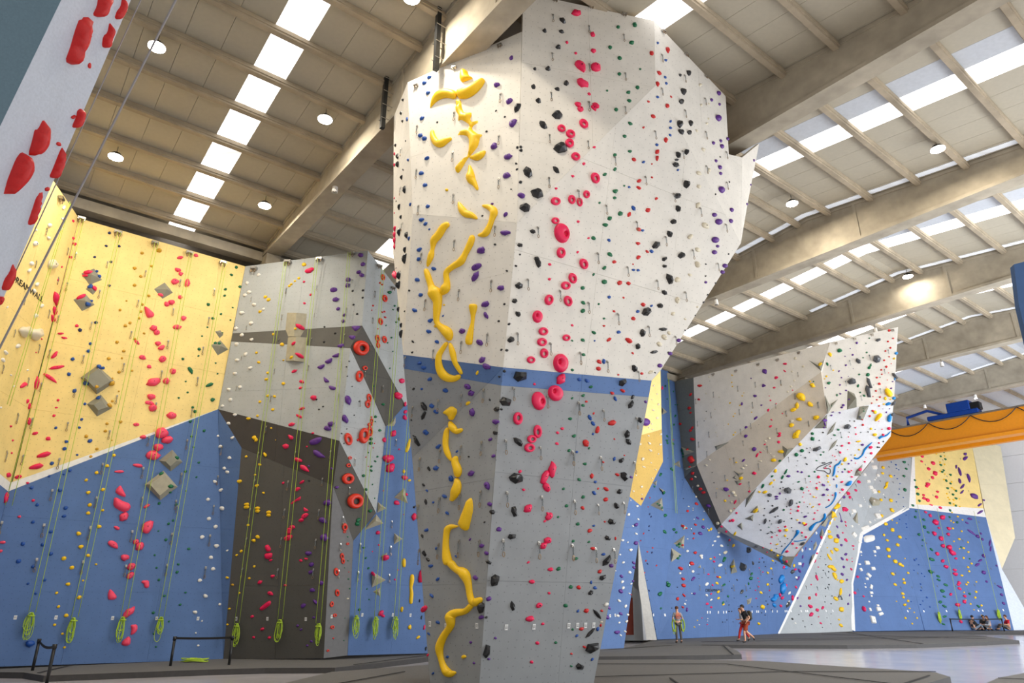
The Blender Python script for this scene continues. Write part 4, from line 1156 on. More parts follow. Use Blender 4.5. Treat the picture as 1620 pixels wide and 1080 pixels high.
volume('1345 365,1410 260,1420 430,1385 420', '1385 360', 'tall beige wedge volume on the grey wall', M_WOOD, .5)

# ------------------------------------------------------------------ tower holds
R(5.0625, 600, 0)
H('B', '403 618 30,363 664 32,390 745 32,225 955 30,343 947 34')
H('P', '1058 465 36 .7 80,944 680 42,1043 810 48,1072 987 74 .6 50')
H('k', '935 887 15,1006 935 16,465 978 15')
H('K', '193 802 28 .7 80,178 906 32 .6 80,188 972 24,1108 862 84 .5 60,1467 167 66 .5 -50,1324 250 36,1458 256 44 .6 -20,1433 380 48 .7 -15,1352 553 44,1246 554 28,1497 668 44,1233 696 42 .8 -20,1425 715 44 .6 -20,1273 808 46,1424 925 84 .8 0,1310 1000 84 .5 -45')
H('R', '1503 340 24'); H('O', '1460 1033 66')
R(5.0625, 600, 200)
H('B', '330 73 36,363 97 36,232 268 28,383 255 36,338 375 36,368 470 34,250 625 30,388 640 32,340 746 38,371 779 34,401 823 18,240 895 32,322 985 38,317 1062 36')
H('K', '132 152 26,150 240 46 .5 90,152 303 48 .6 90,193 347 20,182 407 40 .5 80,207 505 64 .4 90,163 642 52 .4 80,176 725 36 .5 80,165 845 68 .4 80,224 867 56 .5 90,210 985 58 .4 80,212 1045 66 .4 80,1106 170 24,1133 165 26,1135 193 30,1131 447 30,1320 5 56 .5 0,1452 175 112 .75 0,1186 368 92 .75 -70,1414 350 74 .5 -50,1262 540 106 .75 -20,1168 655 92 .8 0,1228 842 46,1127 950 46,1260 1062 50 .8 -60')
H('k', '212 116 16,136 598 14,860 40 18,1098 297 18,1103 343 20,1057 502 14,826 715 16,928 944 20,1127 1025 16')
H('R', '124 220 28 .5 85,124 310 28 .5 85,122 573 16,122 692 14,128 820 44 .45 80,126 870 50 .45 85,126 915 50 .45 85,124 960 44 .45 90,1550 398 24,1416 496 22,1593 762 24,1589 1006 22')
H('P', '920 158 54 .8 60,1033 242 64 .7 0,1022 394 54,1137 553 56,1012 705 42 .7 50,905 619 22,1012 850 76 .55 0,815 990 66 .8 20')
H('O', '1460 22 68,1530 63 74,1525 138 74 .9 -20,1575 245 72,1410 600 78,1538 590 76 .72 -80,1603 608 74 .6 -80,1410 757 64,1452 1008 86 .8 80')
H('D', '1458 855 160 .7 -80'); H('Y', '541 508 26')
R(5.0625, 600, 400)
H('B', '317 52 38,438 126 36,305 215 38,331 336 36,285 458 38,411 540 38,399 628 38,463 712 34,511 503 18,323 882 34,357 917 36,405 1010 38')
H('K', '209 45 94 .35 85,165 178 68 .5 80,161 255 74 .5 85,157 450 42 .5 80,158 530 32 .6 80,179 577 40 .5 80,180 645 68 .4 80,1095 104 24,1040 570 26,1270 78 92 .45 -75,1120 264 70 .8 15,1083 384 48,1110 490 52,1055 694 60,1021 780 28,1003 947 30,1130 985 116 .9 0')
H('k', '135 121 12,205 466 16,240 301 18,270 710 26 .6 -45,265 795 18,1127 14 18,1022 143 20,1002 410 20,957 546 20,978 775 20,963 990 18')
H('R', '128 175 72 .5 -70,1365 92 26,1363 210 26,1545 580 22,1243 1050 22,1454 1010 84,2 2 0')
H('P', '815 -8 60 .5 0,780 110 84 .55 20,770 187 90 .5 50,974 280 54,850 410 62,857 500 54 .6 -60,663 626 50,805 717 58 .7 -40,825 855 56,862 908 58,708 1070 50')
H('O', '1453 5 66,1495 263 78,1548 207 88 .7 -60,1357 377 84 .85 60,1510 387 88 .72 -60,1315 628 78,1303 716 80,1315 806 80 .8 -80,1215 855 68,1500 680 64')
H('D', '1265 510 98 .8 80,1449 882 150 .76 90'); H('Y', '519 416 16,448 588 24,785 960 38 .5 60'); H('G', '1545 702 18,1546 937 26')
R(5.0625, 600, 600)
H('B', '531 88 40,340 77 22,421 212 40,455 258 38,374 424 46,475 536 38,622 576 20,455 710 44,576 793 50 .65 -60,382 890 20,525 935 36,432 984 20,545 1070 30')
H('K', '358 218 84 .5 -60,356 288 78 .4 60,303 500 90 .4 -60,282 455 40 .3 -20,399 715 44 .5 -60,355 845 28,374 980 48 .4 -75,282 1020 28,1012 178 100 .85 -20,942 240 48,978 240 24,932 428 46,1113 500 96 .5 -45,1095 790 124 .72 0,1080 1050 74 .6 80,905 1063 50')
H('k', '275 76 22,257 325 14,885 163 18,716 618 16')
H('P', '710 62 54,737 110 52,745 262 60 .75 70,936 338 50,890 480 32,916 612 32,737 752 52,866 850 60 .65 -60,886 998 40')
H('Y', '712 191 38 .6 30'); H('O', '1108 308 104 .72 85,1265 417 108 .6 -85,1221 476 76,1205 548 86')
H('D', '1273 172 148 .7 -75,1408 110 124 .95 80')
H('R', '1383 722 130 .42 85,1325 780 116 .45 60,1340 863 80 .65 -60,1465 394 28,1428 427 26,1423 514 28,1128 737 28,1156 882 26,1190 1033 72,1352 1075 30,152 125 62')
R(3.857, 600, 800)
H('B', '416 48 24,288 147 26,350 258 20,469 308 18,315 365 26,357 446 24,320 547 26,358 710 24,302 780 18,416 921 20,328 1021 18')
H('K', '263 184 24 .6 -50,276 290 40 .55 -60,297 328 28 .6 -40,690 44 44 .65 0,822 38 70 .5 -75,810 186 54 .8 0,668 343 42 .7 -30,705 452 78 .7 60,813 610 64 .45 -75,625 620 68 .55 70,653 680 20,655 885 90 .55 75,246 578 22 .5 80,258 680 26 .4 80,285 870 26 .5 80')
H('k', '215 5 14,642 99 12')
H('P', '730 142 32,554 204 16,626 243 30,654 288 28,587 438 32,669 566 32,623 679 30,709 806 18,558 832 18,669 933 18,578 958 16')
H('R', '903 15 58,1036 63 48,1010 93 18,1028 210 46,1000 243 46,909 344 18,1044 387 32,930 462 34,1037 532 18,975 606 38,918 688 48,998 719 20,965 836 24,930 952 22,212 67 44 .7 60,256 425 80 .5 80,275 627 40,296 910 16,274 740 30 .4 80,1182 220 0')
H('Y', '517 920 28')
R(5.0625, 900, 0)
H('R', '58 106 78 .55 -5,190 277 40,55 427 22,196 408 38,92 532 104 .6 -50,215 540 76 .85,110 668 96 .6 -25,163 753 28 .7 -45,72 836 46,93 873 48,216 845 60 .65 -40,199 865 56 .55 -50')
H('O', '118 998 84 .7 -55')
H('G', '394 218 28,527 200 38,501 343 36,330 381 32,406 466 34,571 554 18,404 593 30,549 700 32,475 740 32,482 807 32,306 726 18,378 877 32,491 989 32')
H('r', '662 427 36,789 400 38 .7 80,722 586 32,708 672 34 .7 80,637 813 20,787 847 32,675 932 36,597 1020 20,818 776 16')
H('b', '711 344 20,774 482 22,770 619 22,779 668 22,710 777 24,814 972 22,813 1024 24')
H('K', '890 603 24,955 588 50 .6 -60,910 735 54 .7 -80,898 815 42,882 995 64 .7 -60,970 988 50 .6 -75,898 1058 44,962 1062 38')
H('S', '1198 747 36,1141 801 26,1205 836 22,1194 946 52'); H('w', '1051 681 26,1121 833 16,1060 842 20,1118 952 16,1104 990 20,1024 1048 20')
R(5.0625, 900, 200)
H('O', '207 415 92 .7 -60,138 548 66 .75 -75,90 608 74 .72 -75')
H('R', '202 166 24,120 298 26,33 398 24,74 764 24,157 894 20,69 1005 20')
H('G', '447 78 30,487 199 30,368 228 30,369 342 30,286 384 32,443 475 18,371 517 40,366 572 28,246 611 20,411 697 40,326 736 38,290 788 40,197 894 36,327 1025 40')
H('b', '811 10 24,811 69 22,704 147 26,597 285 26,873 348 20,482 486 22,517 655 46 .6 -60,590 832 24,321 911 28,661 1000 32')
H('r', '597 10 18,775 108 40 .7 80,707 203 38,705 255 38 .7 80,521 265 34,665 300 14,561 436 36,558 491 34,665 408 18,700 578 26,632 670 40,482 705 40 .7 40,559 824 36,553 936 32,627 1002 26,556 1048 36')
H('K', '898 48 46,963 55 54 .6 -70,940 204 46 .8 -60,872 230 58 .6 -60,863 267 36 .6 0,855 308 52,938 463 66 .75 -60,870 557 56,870 660 58 .65 -65,837 763 50,803 862 58 .7 -60,700 950 86 .6 40,902 1032 60,765 1060 46')
H('w', '1023 37 22,1075 186 30,1124 348 28,1040 376 38,1040 482 34,1034 632 42,1092 795 54,971 882 42,1033 987 40')
H('S', '1270 100 26,1215 116 26,1156 133 28,1224 160 36,1177 276 26,1208 328 36,1214 377 28,1220 507 56,1302 668 36,1165 708 40,1199 763 58,1296 757 36,1171 908 60,1191 959 28,1165 1007 42,1480 272 22,1455 467 16,1425 622 20')
H('k', '1211 245 12,1285 445 14,1174 543 14,1279 1021 14')
R(5.0625, 900, 400)
H('O', '117 93 90 .7 -55,28 208 94 .7 -60,0 390 86 .7 80'); H('R', '25 580 24')
H('G', '326 12 38,283 119 34,198 172 22,285 231 42,111 280 34,239 409 18,114 399 34,112 463 38,282 525 20,199 637 34,111 698 32,26 703 18,117 815 30,25 937 30')
H('b', '554 139 26,516 136 26,323 353 28,551 468 28,661 423 22,398 634 32,206 703 16,278 868 42 .6 90,85 1013 32,146 1023 34')
H('r', '556 34 36,363 72 32,514 90 14,407 239 40,477 244 34,438 358 18,594 414 36,361 467 22,516 525 34,281 583 20,320 694 40 .7 30,478 700 52,511 803 20,242 871 38,238 926 38,396 975 18,585 965 24')
H('K', '766 55 44,766 106 38,802 210 100 .48 -75,902 18 60,763 318 46,730 423 48,620 470 86 .75 30,755 612 74 .4 0,588 640 68 .6 -80,553 748 56 .7 80,682 794 66 .4 10,522 927 62 .7 -60,430 1037 70 .9')
H('w', '1028 92 48 .8 -60,970 176 28,870 214 44,868 378 48 .7 80,834 487 32,803 642 30,765 675 46,724 731 42,658 953 48 .5 20,1031 432 18,933 530 18')
H('k', '1097 90 14,1096 185 14,690 958 14,1175 240 14,1110 335 14,1078 395 16,1012 500 12,932 620 14,797 795 16,1222 143 14')
H('S', '1096 235 24,1250 103 42,1230 153 36,880 700 36,810 805 36,728 902 40')
R(5.07, 860, 600)
H('G', '229 150 20,317 128 28,316 208 28,213 315 30,244 452 32,204 570 28,364 552 20,330 677 30,285 803 30,160 877 24,317 942 30,184 1013 30,379 60 30')
H('r', '550 110 30,633 90 36,401 273 20,343 178 22,547 348 60 .8,430 403 56 .6 70,338 512 62 .75 -70,568 478 16,648 609 14,477 662 20,385 774 42 .65 80,590 763 32,500 878 40,437 875 18,499 962 38,313 1030 32')
H('b', '574 155 38 .6 -60,371 306 48 .55 -60,397 354 42 .6 -50,396 438 22,567 637 32 .7 50,414 822 26,404 910 40 .6 -50,267 581 22')
H('K', '714 143 42 .6 50,700 200 72 .6 50,770 327 54 .7 -45,668 438 64 .8 60,678 500 60 .65 -50,624 648 50,645 778 86 .65 -60,610 900 50,583 1015 54 .75 -50')
H('P', '818 180 24,702 783 24'); H('S', '815 342 72 .9')
R(4, 860, 810)
H('r', '387 60 14,292 116 30,311 229 28,355 375 28,222 475 28,270 623 32,368 623 18,239 738 30 .7 0,361 715 20 .6 80,176 895 16,258 852 22 .8,454 165 20 .6 90')
H('G', '217 74 24,187 182 20,286 188 18,207 293 22,172 472 26,140 590 28,184 741 16,77 824 20,176 973 16,92 30 16,95 357 28')
H('b', '316 85 18,378 266 24,325 478 24,301 443 22 .6 80,217 625 20,210 781 20,342 738 26 .7 60,308 930 20')
H('K', '432 60 54,406 163 42,400 305 84 .5 45,374 412 46,299 510 36 .8 30,338 645 78 .3 -50,295 764 84 .26 45,308 855 88 .9,230 976 54 .9')
H('P', '429 338 28,413 605 22'); H('W', '397 583 28'); H('T', '366 694 16')

# yellow tufas and macros of the tower
R(5.0625, 600, 0)
path_hold('408 866 8,440 808 42,490 764 66,560 752 74,624 772 68', 'yellow', 'yellow banana-shaped tufa hold pointing down left')
path_hold('624 755 70,690 752 88,755 718 82,808 672 60,840 634 36', 'yellow', 'yellow banana-shaped tufa hold pointing up right')
poly_hold('665 548,705 566,714 600,750 622,745 632,700 650,665 662,645 640,648 590', 'yellow', 'topmost flared yellow macro hold', .42)
poly_hold('610 795,655 800,660 860,680 905,738 898,740 925,728 955,745 985,790 960,794 982,755 1004,738 1035,718 1032,722 1000,690 975,655 958,630 970,640 930,608 880,618 850', 'yellow', 'knobbly yellow macro hold below the two bananas', .5)
R(5.0625, 600, 200)
path_hold('428 28 22,430 75 48,452 122 62,490 142 62,540 115 45,582 94 26', 'yellow', 'small V-shaped yellow tufa hold')
poly_hold('718 0,742 0,742 25,790 60,815 62,828 70,805 92,802 120,790 160,760 200,735 228,700 272,662 338,635 375,612 362,608 335,660 280,715 230,724 150,718 100,700 75,660 68,625 72,640 48,690 28,715 25', 'yellow', 'big S-shaped yellow macro hold', .42, res=20)
path_hold('722 246 20,780 250 54,822 226 50,852 196 18', 'yellow', 'short yellow tufa hold branching right')
path_hold('722 306 18,735 370 54,735 420 80,765 460 46,790 512 24', 'yellow', 'yellow lizard-shaped tufa hold')
path_hold('635 602 18,660 660 62,692 698 64,740 712 52,788 740 22', 'yellow', 'yellow leaf-shaped tufa hold pointing down right')
path_hold('822 634 20,880 648 48,920 682 70,905 740 46,885 800 46,850 860 56,788 872 22', 'yellow', 'hook-shaped yellow tufa hold')
R(5.0625, 600, 400)
path_hold('562 -236 40,520 -208 58,480 -145 62,440 -97 60,428 -32 32,415 28 50,385 112 22', 'yellow', 'left arm of the yellow Y-shaped tufa')
path_hold('750 -144 40,735 -82 54,690 8 46,655 70 62,590 110 50,538 160 46,545 240 52,530 290 78,486 336 30', 'yellow', 'right arm of the yellow Y-shaped tufa')
path_hold('372 125 34,390 180 52,420 270 58,448 320 120,470 390 76,466 450 64,460 545 46,490 590 58,550 640 92,565 705 44', 'yellow', 'thick stem of the yellow Y-shaped tufa')
path_hold('548 712 30,510 768 40,478 830 48,485 920 62,530 988 74,600 1006 56,654 980 34', 'yellow', 'left half of the yellow loop tufa')
path_hold('565 718 28,590 800 52,606 870 42,640 930 38,664 972 24', 'yellow', 'right half of the yellow loop tufa')
path_hold('755 408 56,754 440 68,752 500 38,748 560 30,738 610 42,722 690 60,722 738 50', 'yellow', 'straight dumbbell-shaped yellow tufa hold')
R(5.0625, 600, 600)
poly_hold('580 210,625 240,622 265,600 325,575 328,555 315,553 290,505 270,520 250', 'yellow', 'wide fan-shaped yellow macro hold', .42)
path_hold('565 332 22,590 382 58,622 416 50,672 398 28', 'yellow', 'yellow tufa hold bent to the right')
path_hold('550 384 24,540 440 40,536 530 42,555 600 44,582 658 18', 'yellow', 'slim curved yellow tufa hold')
path_hold('622 612 30,612 660 54,635 730 64,624 785 38', 'yellow', 'upper body of the wavy yellow tufa')
path_hold('620 788 30,632 840 58,618 900 72,592 950 44,572 968 34', 'yellow', 'lower body of the wavy yellow tufa')
R(3.857, 600, 800)
poly_hold('548 -48,568 -48,575 20,555 110,545 148,515 152,500 128,485 118,500 80,528 10', 'yellow', 'yellow cone-shaped macro hold')
path_hold('485 124 12,430 130 38,414 170 34,410 250 36,420 325 52,432 360 50', 'yellow', 'hook at the top of the lowest yellow tufa')
path_hold('430 335 50,470 385 44,520 410 66,546 470 42,556 540 36,575 592 44,602 582 52,630 562 24', 'yellow', 'middle limb of the lowest yellow tufa')
path_hold('578 588 34,530 640 40,470 652 52,440 672 60,440 730 44,400 788 42,372 860 46,380 930 32,400 985 40,430 1022 56,472 1014 14', 'yellow', 'long lower limb of the lowest yellow tufa')

# ------------------------------------------------------------------ near red holds
R(Zl, 0, 0)
for s, wd in (('527 40,542 120,540 165,520 260,490 330,470 385,440 398,395 375,430 280,455 190,485 108,503 120', 'long red branch-shaped hold'),
    ('600 -30,672 -30,668 5,650 40,632 95,600 108,563 92,590 40', 'red branch-shaped hold cut by the top edge'),
    ('745 -20,768 10,768 50,740 110,715 120,698 110,710 70,735 40', 'slender red hold at the upper right edge'),
    ('668 130,692 185,670 240,665 280,645 295,620 285,628 220,655 200', 'red thorn-shaped hold right of the long one'),
    ('490 660,512 675,505 720,485 770,450 782,438 770,465 710,470 675', 'small red kidney-shaped hold'),
    ('265 722,287 780,280 870,240 930,200 948,170 945,200 840,210 790,230 790', 'red thorn-shaped hold in the middle'),
    ('128 925,170 945,185 1010,150 1090,60 1175,15 1205,45 1095,55 1070,95 970', 'broad red hold at the left picture edge'),
    ('378 895,390 920,385 990,350 1075,330 1088,298 1080,325 1020,360 930', 'narrow red hold by the wall edge')):
    poly_hold(s, 'red', wd, .8, 'red_macro_hold')
R(Zl, 0, 260)
poly_hold('253 125,262 180,250 240,220 340,190 372,165 365,190 290,220 200,235 185', 'red', 'long red hold in the lower part', .55, 'red_macro_hold')
poly_hold('78 600,95 640,85 700,45 770,5 765,25 700,55 660', 'red', 'lowest red thorn-shaped hold', .55, 'red_macro_hold')
R(Zl, 0, 0); H('r', '545 218 28,545 400 34 .6 80,447 712 28,357 878 30')
R(Zl, 0, 260); H('r', '288 150 30,-2 830 60 .7 60')

# ------------------------------------------------------------------ left wall holds
R(Zl, 0, 260)
H('W', '387 262 26,383 332 24,302 370 32,215 482 36,220 400 18,295 448 26,192 604 32,178 645 28,225 730 30,208 772 28,255 862 26,218 922 30,45 870 14,370 390 22')
H('T', '316 608 70,150 1015 80,216 1030 88')
H('R', '446 345 18,448 450 20,456 485 24,431 565 20,377 625 14,354 705 16,337 820 76 .4 -80,332 895 54 .4 -80,319 938 42 .5 -80,469 984 22,371 1031 36 .4 0,393 1058 36 .4 -10,254 1065 12,538 658 58 .35 5,520 678 36 .5 0,495 808 60 .35 25,575 755 24')
H('b', '590 652 20,607 682 20,552 745 28,559 832 18,537 852 34'); H('n', '668 418 20,648 497 18,727 499 18,577 565 18,677 594 18,667 739 18,586 964 22,489 1010 26')
H('y', '867 541 20,822 633 22,925 620 18,859 683 20,821 737 22,908 801 20,733 888 18,869 854 18,860 897 20,850 938 18,793 967 20,765 984 22,970 525 32,772 832 12,879 1030 16,824 1065 18')
H('H', '1098 568 36 .6 10,1196 555 26,1086 643 36 .7,1103 667 28,1067 715 46 .8 10,1142 722 48 .7 80,1100 810 28,1018 852 34,1047 840 38,936 998 44 .8,957 1024 38,1120 938 34,1082 992 56 .5 0,980 795 34 .6 -20')
poly_hold('878 862,905 875,942 908,938 930,900 938,888 915', 'coral pink', 'coral pink triangular hold', .4)
H('G', '1442 627 20,1412 673 20,1464 746 20,1375 762 20,1370 800 18,1271 854 22,1420 873 12,1348 912 16,1299 939 20,1406 949 12,1266 993 12,1233 1047 12,1357 1027 12')
R(Zl, 0, 530)
H('W', '108 65 32,33 105 28,17 152 28,66 243 14,168 213 14,85 311 12,5 441 14,1330 615 16,1344 679 22,1401 748 22,1369 812 22,1388 835 22,1311 893 24,1348 944 24,1269 1002 24,1355 1056 28,1419 625 22,1395 538 22')
H('R', '333 120 54 .45 50,345 197 96 .22 8,305 260 96 .25 -35,220 292 82 .3 80,140 305 44 .5 30,220 105 10,165 403 28 .5 80,177 433 36 .5 80,354 397 18,344 442 20 .5 0,329 491 20,176 525 46 .6 85,214 599 38 .5 10,66 555 16,77 642 14,294 631 30,71 719 14,268 729 86 .4 15,221 801 86 .42 12,52 853 32,112 864 44 .5 10,169 901 18,35 990 68 .35 75,203 1008 20')
H('b', '552 52 22,540 97 24,444 146 26,421 238 26,454 340 28,498 514 20,485 563 18,340 565 20,406 649 24,548 645 32 .7 10,394 692 26,316 782 26,471 730 16,427 824 22,389 848 16,299 860 18,193 929 24,367 945 26,228 1034 24,401 1053 26,600 194 26,629 200 22,528 290 24,600 382 22,518 419 20')
H('y', '714 43 22,755 97 20,664 143 24,744 140 14,727 225 22,806 217 16,686 265 14,682 293 26,591 315 24,725 342 12,686 402 18,668 431 20,736 528 22,653 540 20,643 585 22,527 617 24,592 694 20,555 740 20,683 641 10,823 20 14')
H('Y', '696 733 22,654 797 24,590 839 24,526 884 22,628 942 24,539 959 26,548 1035 26,626 1068 20')
H('H', '836 43 38 .5 -50,869 136 42 .7 -20,992 145 46 .8 20,910 192 28,985 75 42 .7 30,964 50 34,1055 220 40,936 286 88 .55 10,1016 280 44,924 375 48 .8,912 413 56 .45 -10,933 443 50,832 545 36 .6,1046 490 58 .75 -20,873 621 38 .7 0,985 597 80 .85,1020 638 68 .75 10,967 682 56,935 733 88 .65 -10,841 795 58 .45 -10,728 832 56 .35 0,895 1042 42 .5 30')
poly_hold('735 912,752 945,768 975,765 988,735 980,703 960,708 940', 'coral pink', 'coral pink cone-shaped hold', .5)
poly_hold('695 992,715 990,750 1012,790 1025,800 1050,780 1075,745 1078,690 1045', 'coral pink', 'large coral pink double-lobed hold', .5)
H('G', '1216 85 22,1211 126 14,1116 145 18,1316 170 12,1162 214 48 .5 -60,1327 235 12,1278 303 48 .5 20,1133 282 12,1145 349 14,1091 382 14,1297 394 28,1176 440 18,1191 465 24,1161 526 20,1245 583 20,1169 617 16,1182 684 14,1131 832 18,1213 776 16,1199 865 14,1135 950 12,1079 748 20,1042 922 34 .7,985 846 20,1075 1033 18,971 1026 20,1038 958 12,1314 48 18,1338 50 18')
R(Zl, 0, 800)
H('b', '402 12 24,391 62 28 .7 10,202 98 22,311 158 22,140 231 28,260 236 24,310 292 26,114 337 30,202 370 24,272 451 22,171 474 18,219 534 18,185 838 54 .8 0')
H('Y', '626 26 20,538 44 26,605 125 28,481 168 30,494 248 30,390 320 30,538 302 24,439 376 28,586 356 16,415 477 28,507 455 14,345 531 20,483 558 28,357 614 20,404 668 28,333 725 20,381 780 18,393 863 18')
H('H', '755 66 64 .75 30,900 128 88 .7 55,713 134 36 .7 -30,690 235 68 .6 -35,830 218 36,852 247 56,763 313 50,800 370 50 .9,795 423 54 .6 40,787 648 96 .4 40,118 66 22,15 222 40 .5 0,5 275 22')
poly_hold('865 455,908 452,912 490,900 503,880 498,878 475,862 470', 'coral pink', 'coral pink boot-shaped hold', .4)
poly_hold('670 505,690 520,716 555,700 572,660 574,656 540', 'coral pink', 'coral pink sail-shaped hold', .4)
poly_hold('795 725,838 722,840 755,820 780,795 790,802 755', 'coral pink', 'coral pink chipped square hold', .4)
poly_hold('785 792,798 810,795 845,770 856,740 848,745 825', 'coral pink', 'lowest coral pink hold above the mat', .4)
H('G', '1056 89 16,1029 108 18,967 153 12,1013 206 20,1152 262 20,944 300 14,1088 356 18,956 377 14,1080 404 20,970 451 18,1132 528 14,1004 548 18,1099 602 18,936 651 20,1031 705 14,939 780 14,952 858 14')
H('W', '1275 78 26,1316 126 26,1233 190 28,1321 243 30,1387 272 14,1287 314 26,1300 384 26,1219 454 26,1254 549 28,1341 600 18,1190 648 28,1232 702 12,1195 775 12,1209 852 16')
cards('94 680,342 680,687 684,956 686,1208 687,1441 687')
quickdraws('12 100 70,270 115 70,225 325 70,552 130 70,508 340 70,808 155 60,770 365 60,1050 170 60,1020 360 60,1305 0 50,1282 180 60,1255 375 60,1080 0 40')
R(Zl, 0, 530)
quickdraws('20 185 50,240 60 50,307 90 50,173 262 50,255 295 50,512 125 50,460 330 50,757 175 50,715 370 50,988 220 50,1027 35 50,1207 260 50,1240 75 45,953 415 50,108 480 60,200 510 60,415 535 50,670 585 50,1172 455 45,40 710 60,143 735 55,363 755 60,320 945 60,628 785 60,590 990 60,910 620 55,1143 640 55,875 810 60,1108 845 60,870 990 50,1075 1010 50,1357 680 50,1330 860 50')
R(Zl, 0, 260)
quickdraws('285 390 50,220 590 45,415 510 45,465 540 45,355 690 45,413 725 50,657 595 40,610 770 50,890 650 40,845 830 45,1102 705 45,1060 880 45,1309 760 45,1275 935 45,300 890 50,360 925 45,560 965 45,803 1020 45,90 1010 45,150 820 40')
anchors('360 205 44,495 335 44,718 418 44,943 483 42,1153 543 42,1357 603 42')
# ------------------------------------------------------------------ folded wall holds
R(4.5, 330, 380)
H('W', '357 246 24,276 305 28 .8 70,292 369 28,260 390 28,325 458 30,240 516 34 .75 0,304 590 30,196 627 30,238 675 26,307 707 24,201 739 28,264 812 30,205 853 30,299 908 28,189 948 30,225 1045 28,145 1062 28,393 490 22')
H('Y', '681 173 30,643 270 20,615 290 16,589 312 20,575 325 20,405 403 24,427 423 28,366 508 26 .7 10,461 669 18,524 741 28,341 800 20,358 868 22,421 943 20,412 989 28 .75 10,533 1019 26,618 629 20,591 832 22,533 853 14')
H('R', '720 214 66 .5 20,680 295 18,727 388 18,683 448 18,653 617 72 .4 -30,606 733 26,648 820 68 .45 -30,611 931 44 .45 20,663 1006 34 .7 -20,655 1050 28 .6 20')
H('P', '1083 105 38,1099 170 34,1068 226 32,1090 248 36,993 280 36,989 320 36,891 352 50 .65 0,906 421 48 .65 0,923 487 28,965 532 28,958 575 28')
for s, wd in (('1012 612,1088 610,1060 638,1040 648', 'upper purple triangular hold by the charcoal diamond'), ('990 680,1050 678,1040 700,1018 708', 'second purple triangular hold by the charcoal diamond'),
    ('910 752,962 730,965 758,935 768', 'purple triangular hold below the stripe'), ('872 825,935 795,930 832,895 834', 'purple shark-fin hold, highest of the row'),
    ('822 862,882 832,878 868,845 882', 'purple shark-fin hold, second of the row'), ('765 902,825 878,828 895,800 922', 'purple shark-fin hold, third of the row'),
    ('815 965,868 1008,825 1014', 'purple triangular hold pointing right'), ('852 1030,915 1048,895 1068,862 1062', 'purple wedge hold below it')):
    poly_hold(s, 'purple', wd, .45)
H('k', '1025 361 16,1099 356 18,1097 408 16,1032 458 16,1057 524 18,825 616 14,901 661 16,822 723 16,1001 861 12,982 900 12,988 967 12,1022 1040 10')
H('N', '1088 770 112 .95,1073 968 82 .65 80,1113 909 38,1240 265 46 .6 -80,1252 415 54 .65 -80,1222 580 52 .6 -80,1202 700 54 .6 -80,1250 707 54 .6 -80,1205 747 44 .6 -80')
H('r', '1171 465 14,1162 497 10,1221 304 16,1236 315 16,1237 512 14,1252 508 14,1257 548 16,1205 630 10')
H('G', '1288 370 28,1324 467 16,1313 493 12,1336 583 16,1302 692 14,1275 729 12,1312 790 10,1290 910 12,1263 606 12'); H('M', '1376 1000 40')
quickdraws('307 405 35,272 610 30,525 530 40,555 340 45,1022 280 30,983 480 40,773 320 40,755 520 30,735 700 40,712 890 40,970 670 40,503 705 45,473 915 35,946 885 40,1185 365 45,1169 555 40,1152 745 40,1114 935 40,1242 1035 40,237 825 30,201 1040 30')
anchors('328 205 46,570 158 50,792 137 44,1022 98 42,1212 185 36,1310 340 30')
R(4.5, 330, 600)
H('W', '226 52 28,157 145 28,99 190 24,189 251 26,145 313 26,170 415 26')
H('Y', '285 278 28 .75 0,348 259 20,366 159 22,421 116 20,470 121 22,458 214 24,535 30 26,327 415 36 .8,338 432 26,446 346 16,402 535 34 .7 -60,365 606 22,331 678 16,344 755 26,221 724 32,268 549 20,391 807 20,271 888 36 .7 0,271 908 38 .7 0,349 916 34 .7 0,349 936 36 .7 0,428 945 34 .7 0,428 966 32 .8 0,281 1037 20,477 431 8')
H('R', '663 18 32 .7 -20,656 60 30 .6 20,665 207 44 .45 15,645 262 48 .4 -30,592 320 50 .5 10,748 130 44 .9,742 382 22 .6 0,700 478 14,640 572 54 .6 -20,665 730 40 .5 30,634 780 38 .7,685 970 54 .6 30,660 1000 38 .8,531 737 20,597 1050 38 .8,575 1070 44 .7 20')
poly_hold('565 390,605 405,602 428,582 430,568 412', 'hot pink', 'hot pink hold, upper one on the black overhang', .4)
poly_hold('522 470,548 456,572 465,568 488,538 496', 'hot pink', 'hot pink hold, lower one on the black overhang', .4)
poly_hold('650 605,690 612,722 658,690 655,652 635', 'hot pink', 'long hot pink wedge on the lower edge', .4)
poly_hold('583 880,640 840,658 830,655 858,620 868,590 890', 'hot pink', 'slanted hot pink bar hold', .4)
poly_hold('675 905,712 930,708 938,678 940', 'hot pink', 'small hot pink triangular hold', .4)
poly_hold('712 438,770 412,808 410,800 440,770 462,725 468', 'purple', 'big purple winged hold under the belly', .4)
poly_hold('745 500,775 502,832 550,828 558,780 556,742 525', 'purple', 'big purple blade hold on the black overhang', .4)
H('P', '993 148 70 .6 -80,972 282 60 .65 -60,873 315 44 .8 10,848 348 50 .75 -15,846 876 56 .85,814 1002 54 .75 -30,713 617 16,880 635 20,913 767 28 .7 10')
H('k', '815 192 14,786 214 14,769 142 14,947 385 12,964 455 10,1021 50 10,1072 157 10,1037 254 10,716 720 14,984 352 10')
H('N', '1143 133 62 .55 -80,1131 177 56 .65 -80,994 427 92 .6 -75,1103 398 114 .65 80,1149 372 74 .5 -80,1150 322 36,1162 295 38 .6 -80,1007 558 28,996 611 34,992 709 88 .9,1042 865 118 .92,968 1053 56 .7 -80')
H('r', '1159 268 14,1181 455 10,1172 487 10,1120 553 10,1137 618 8,1066 430 24')
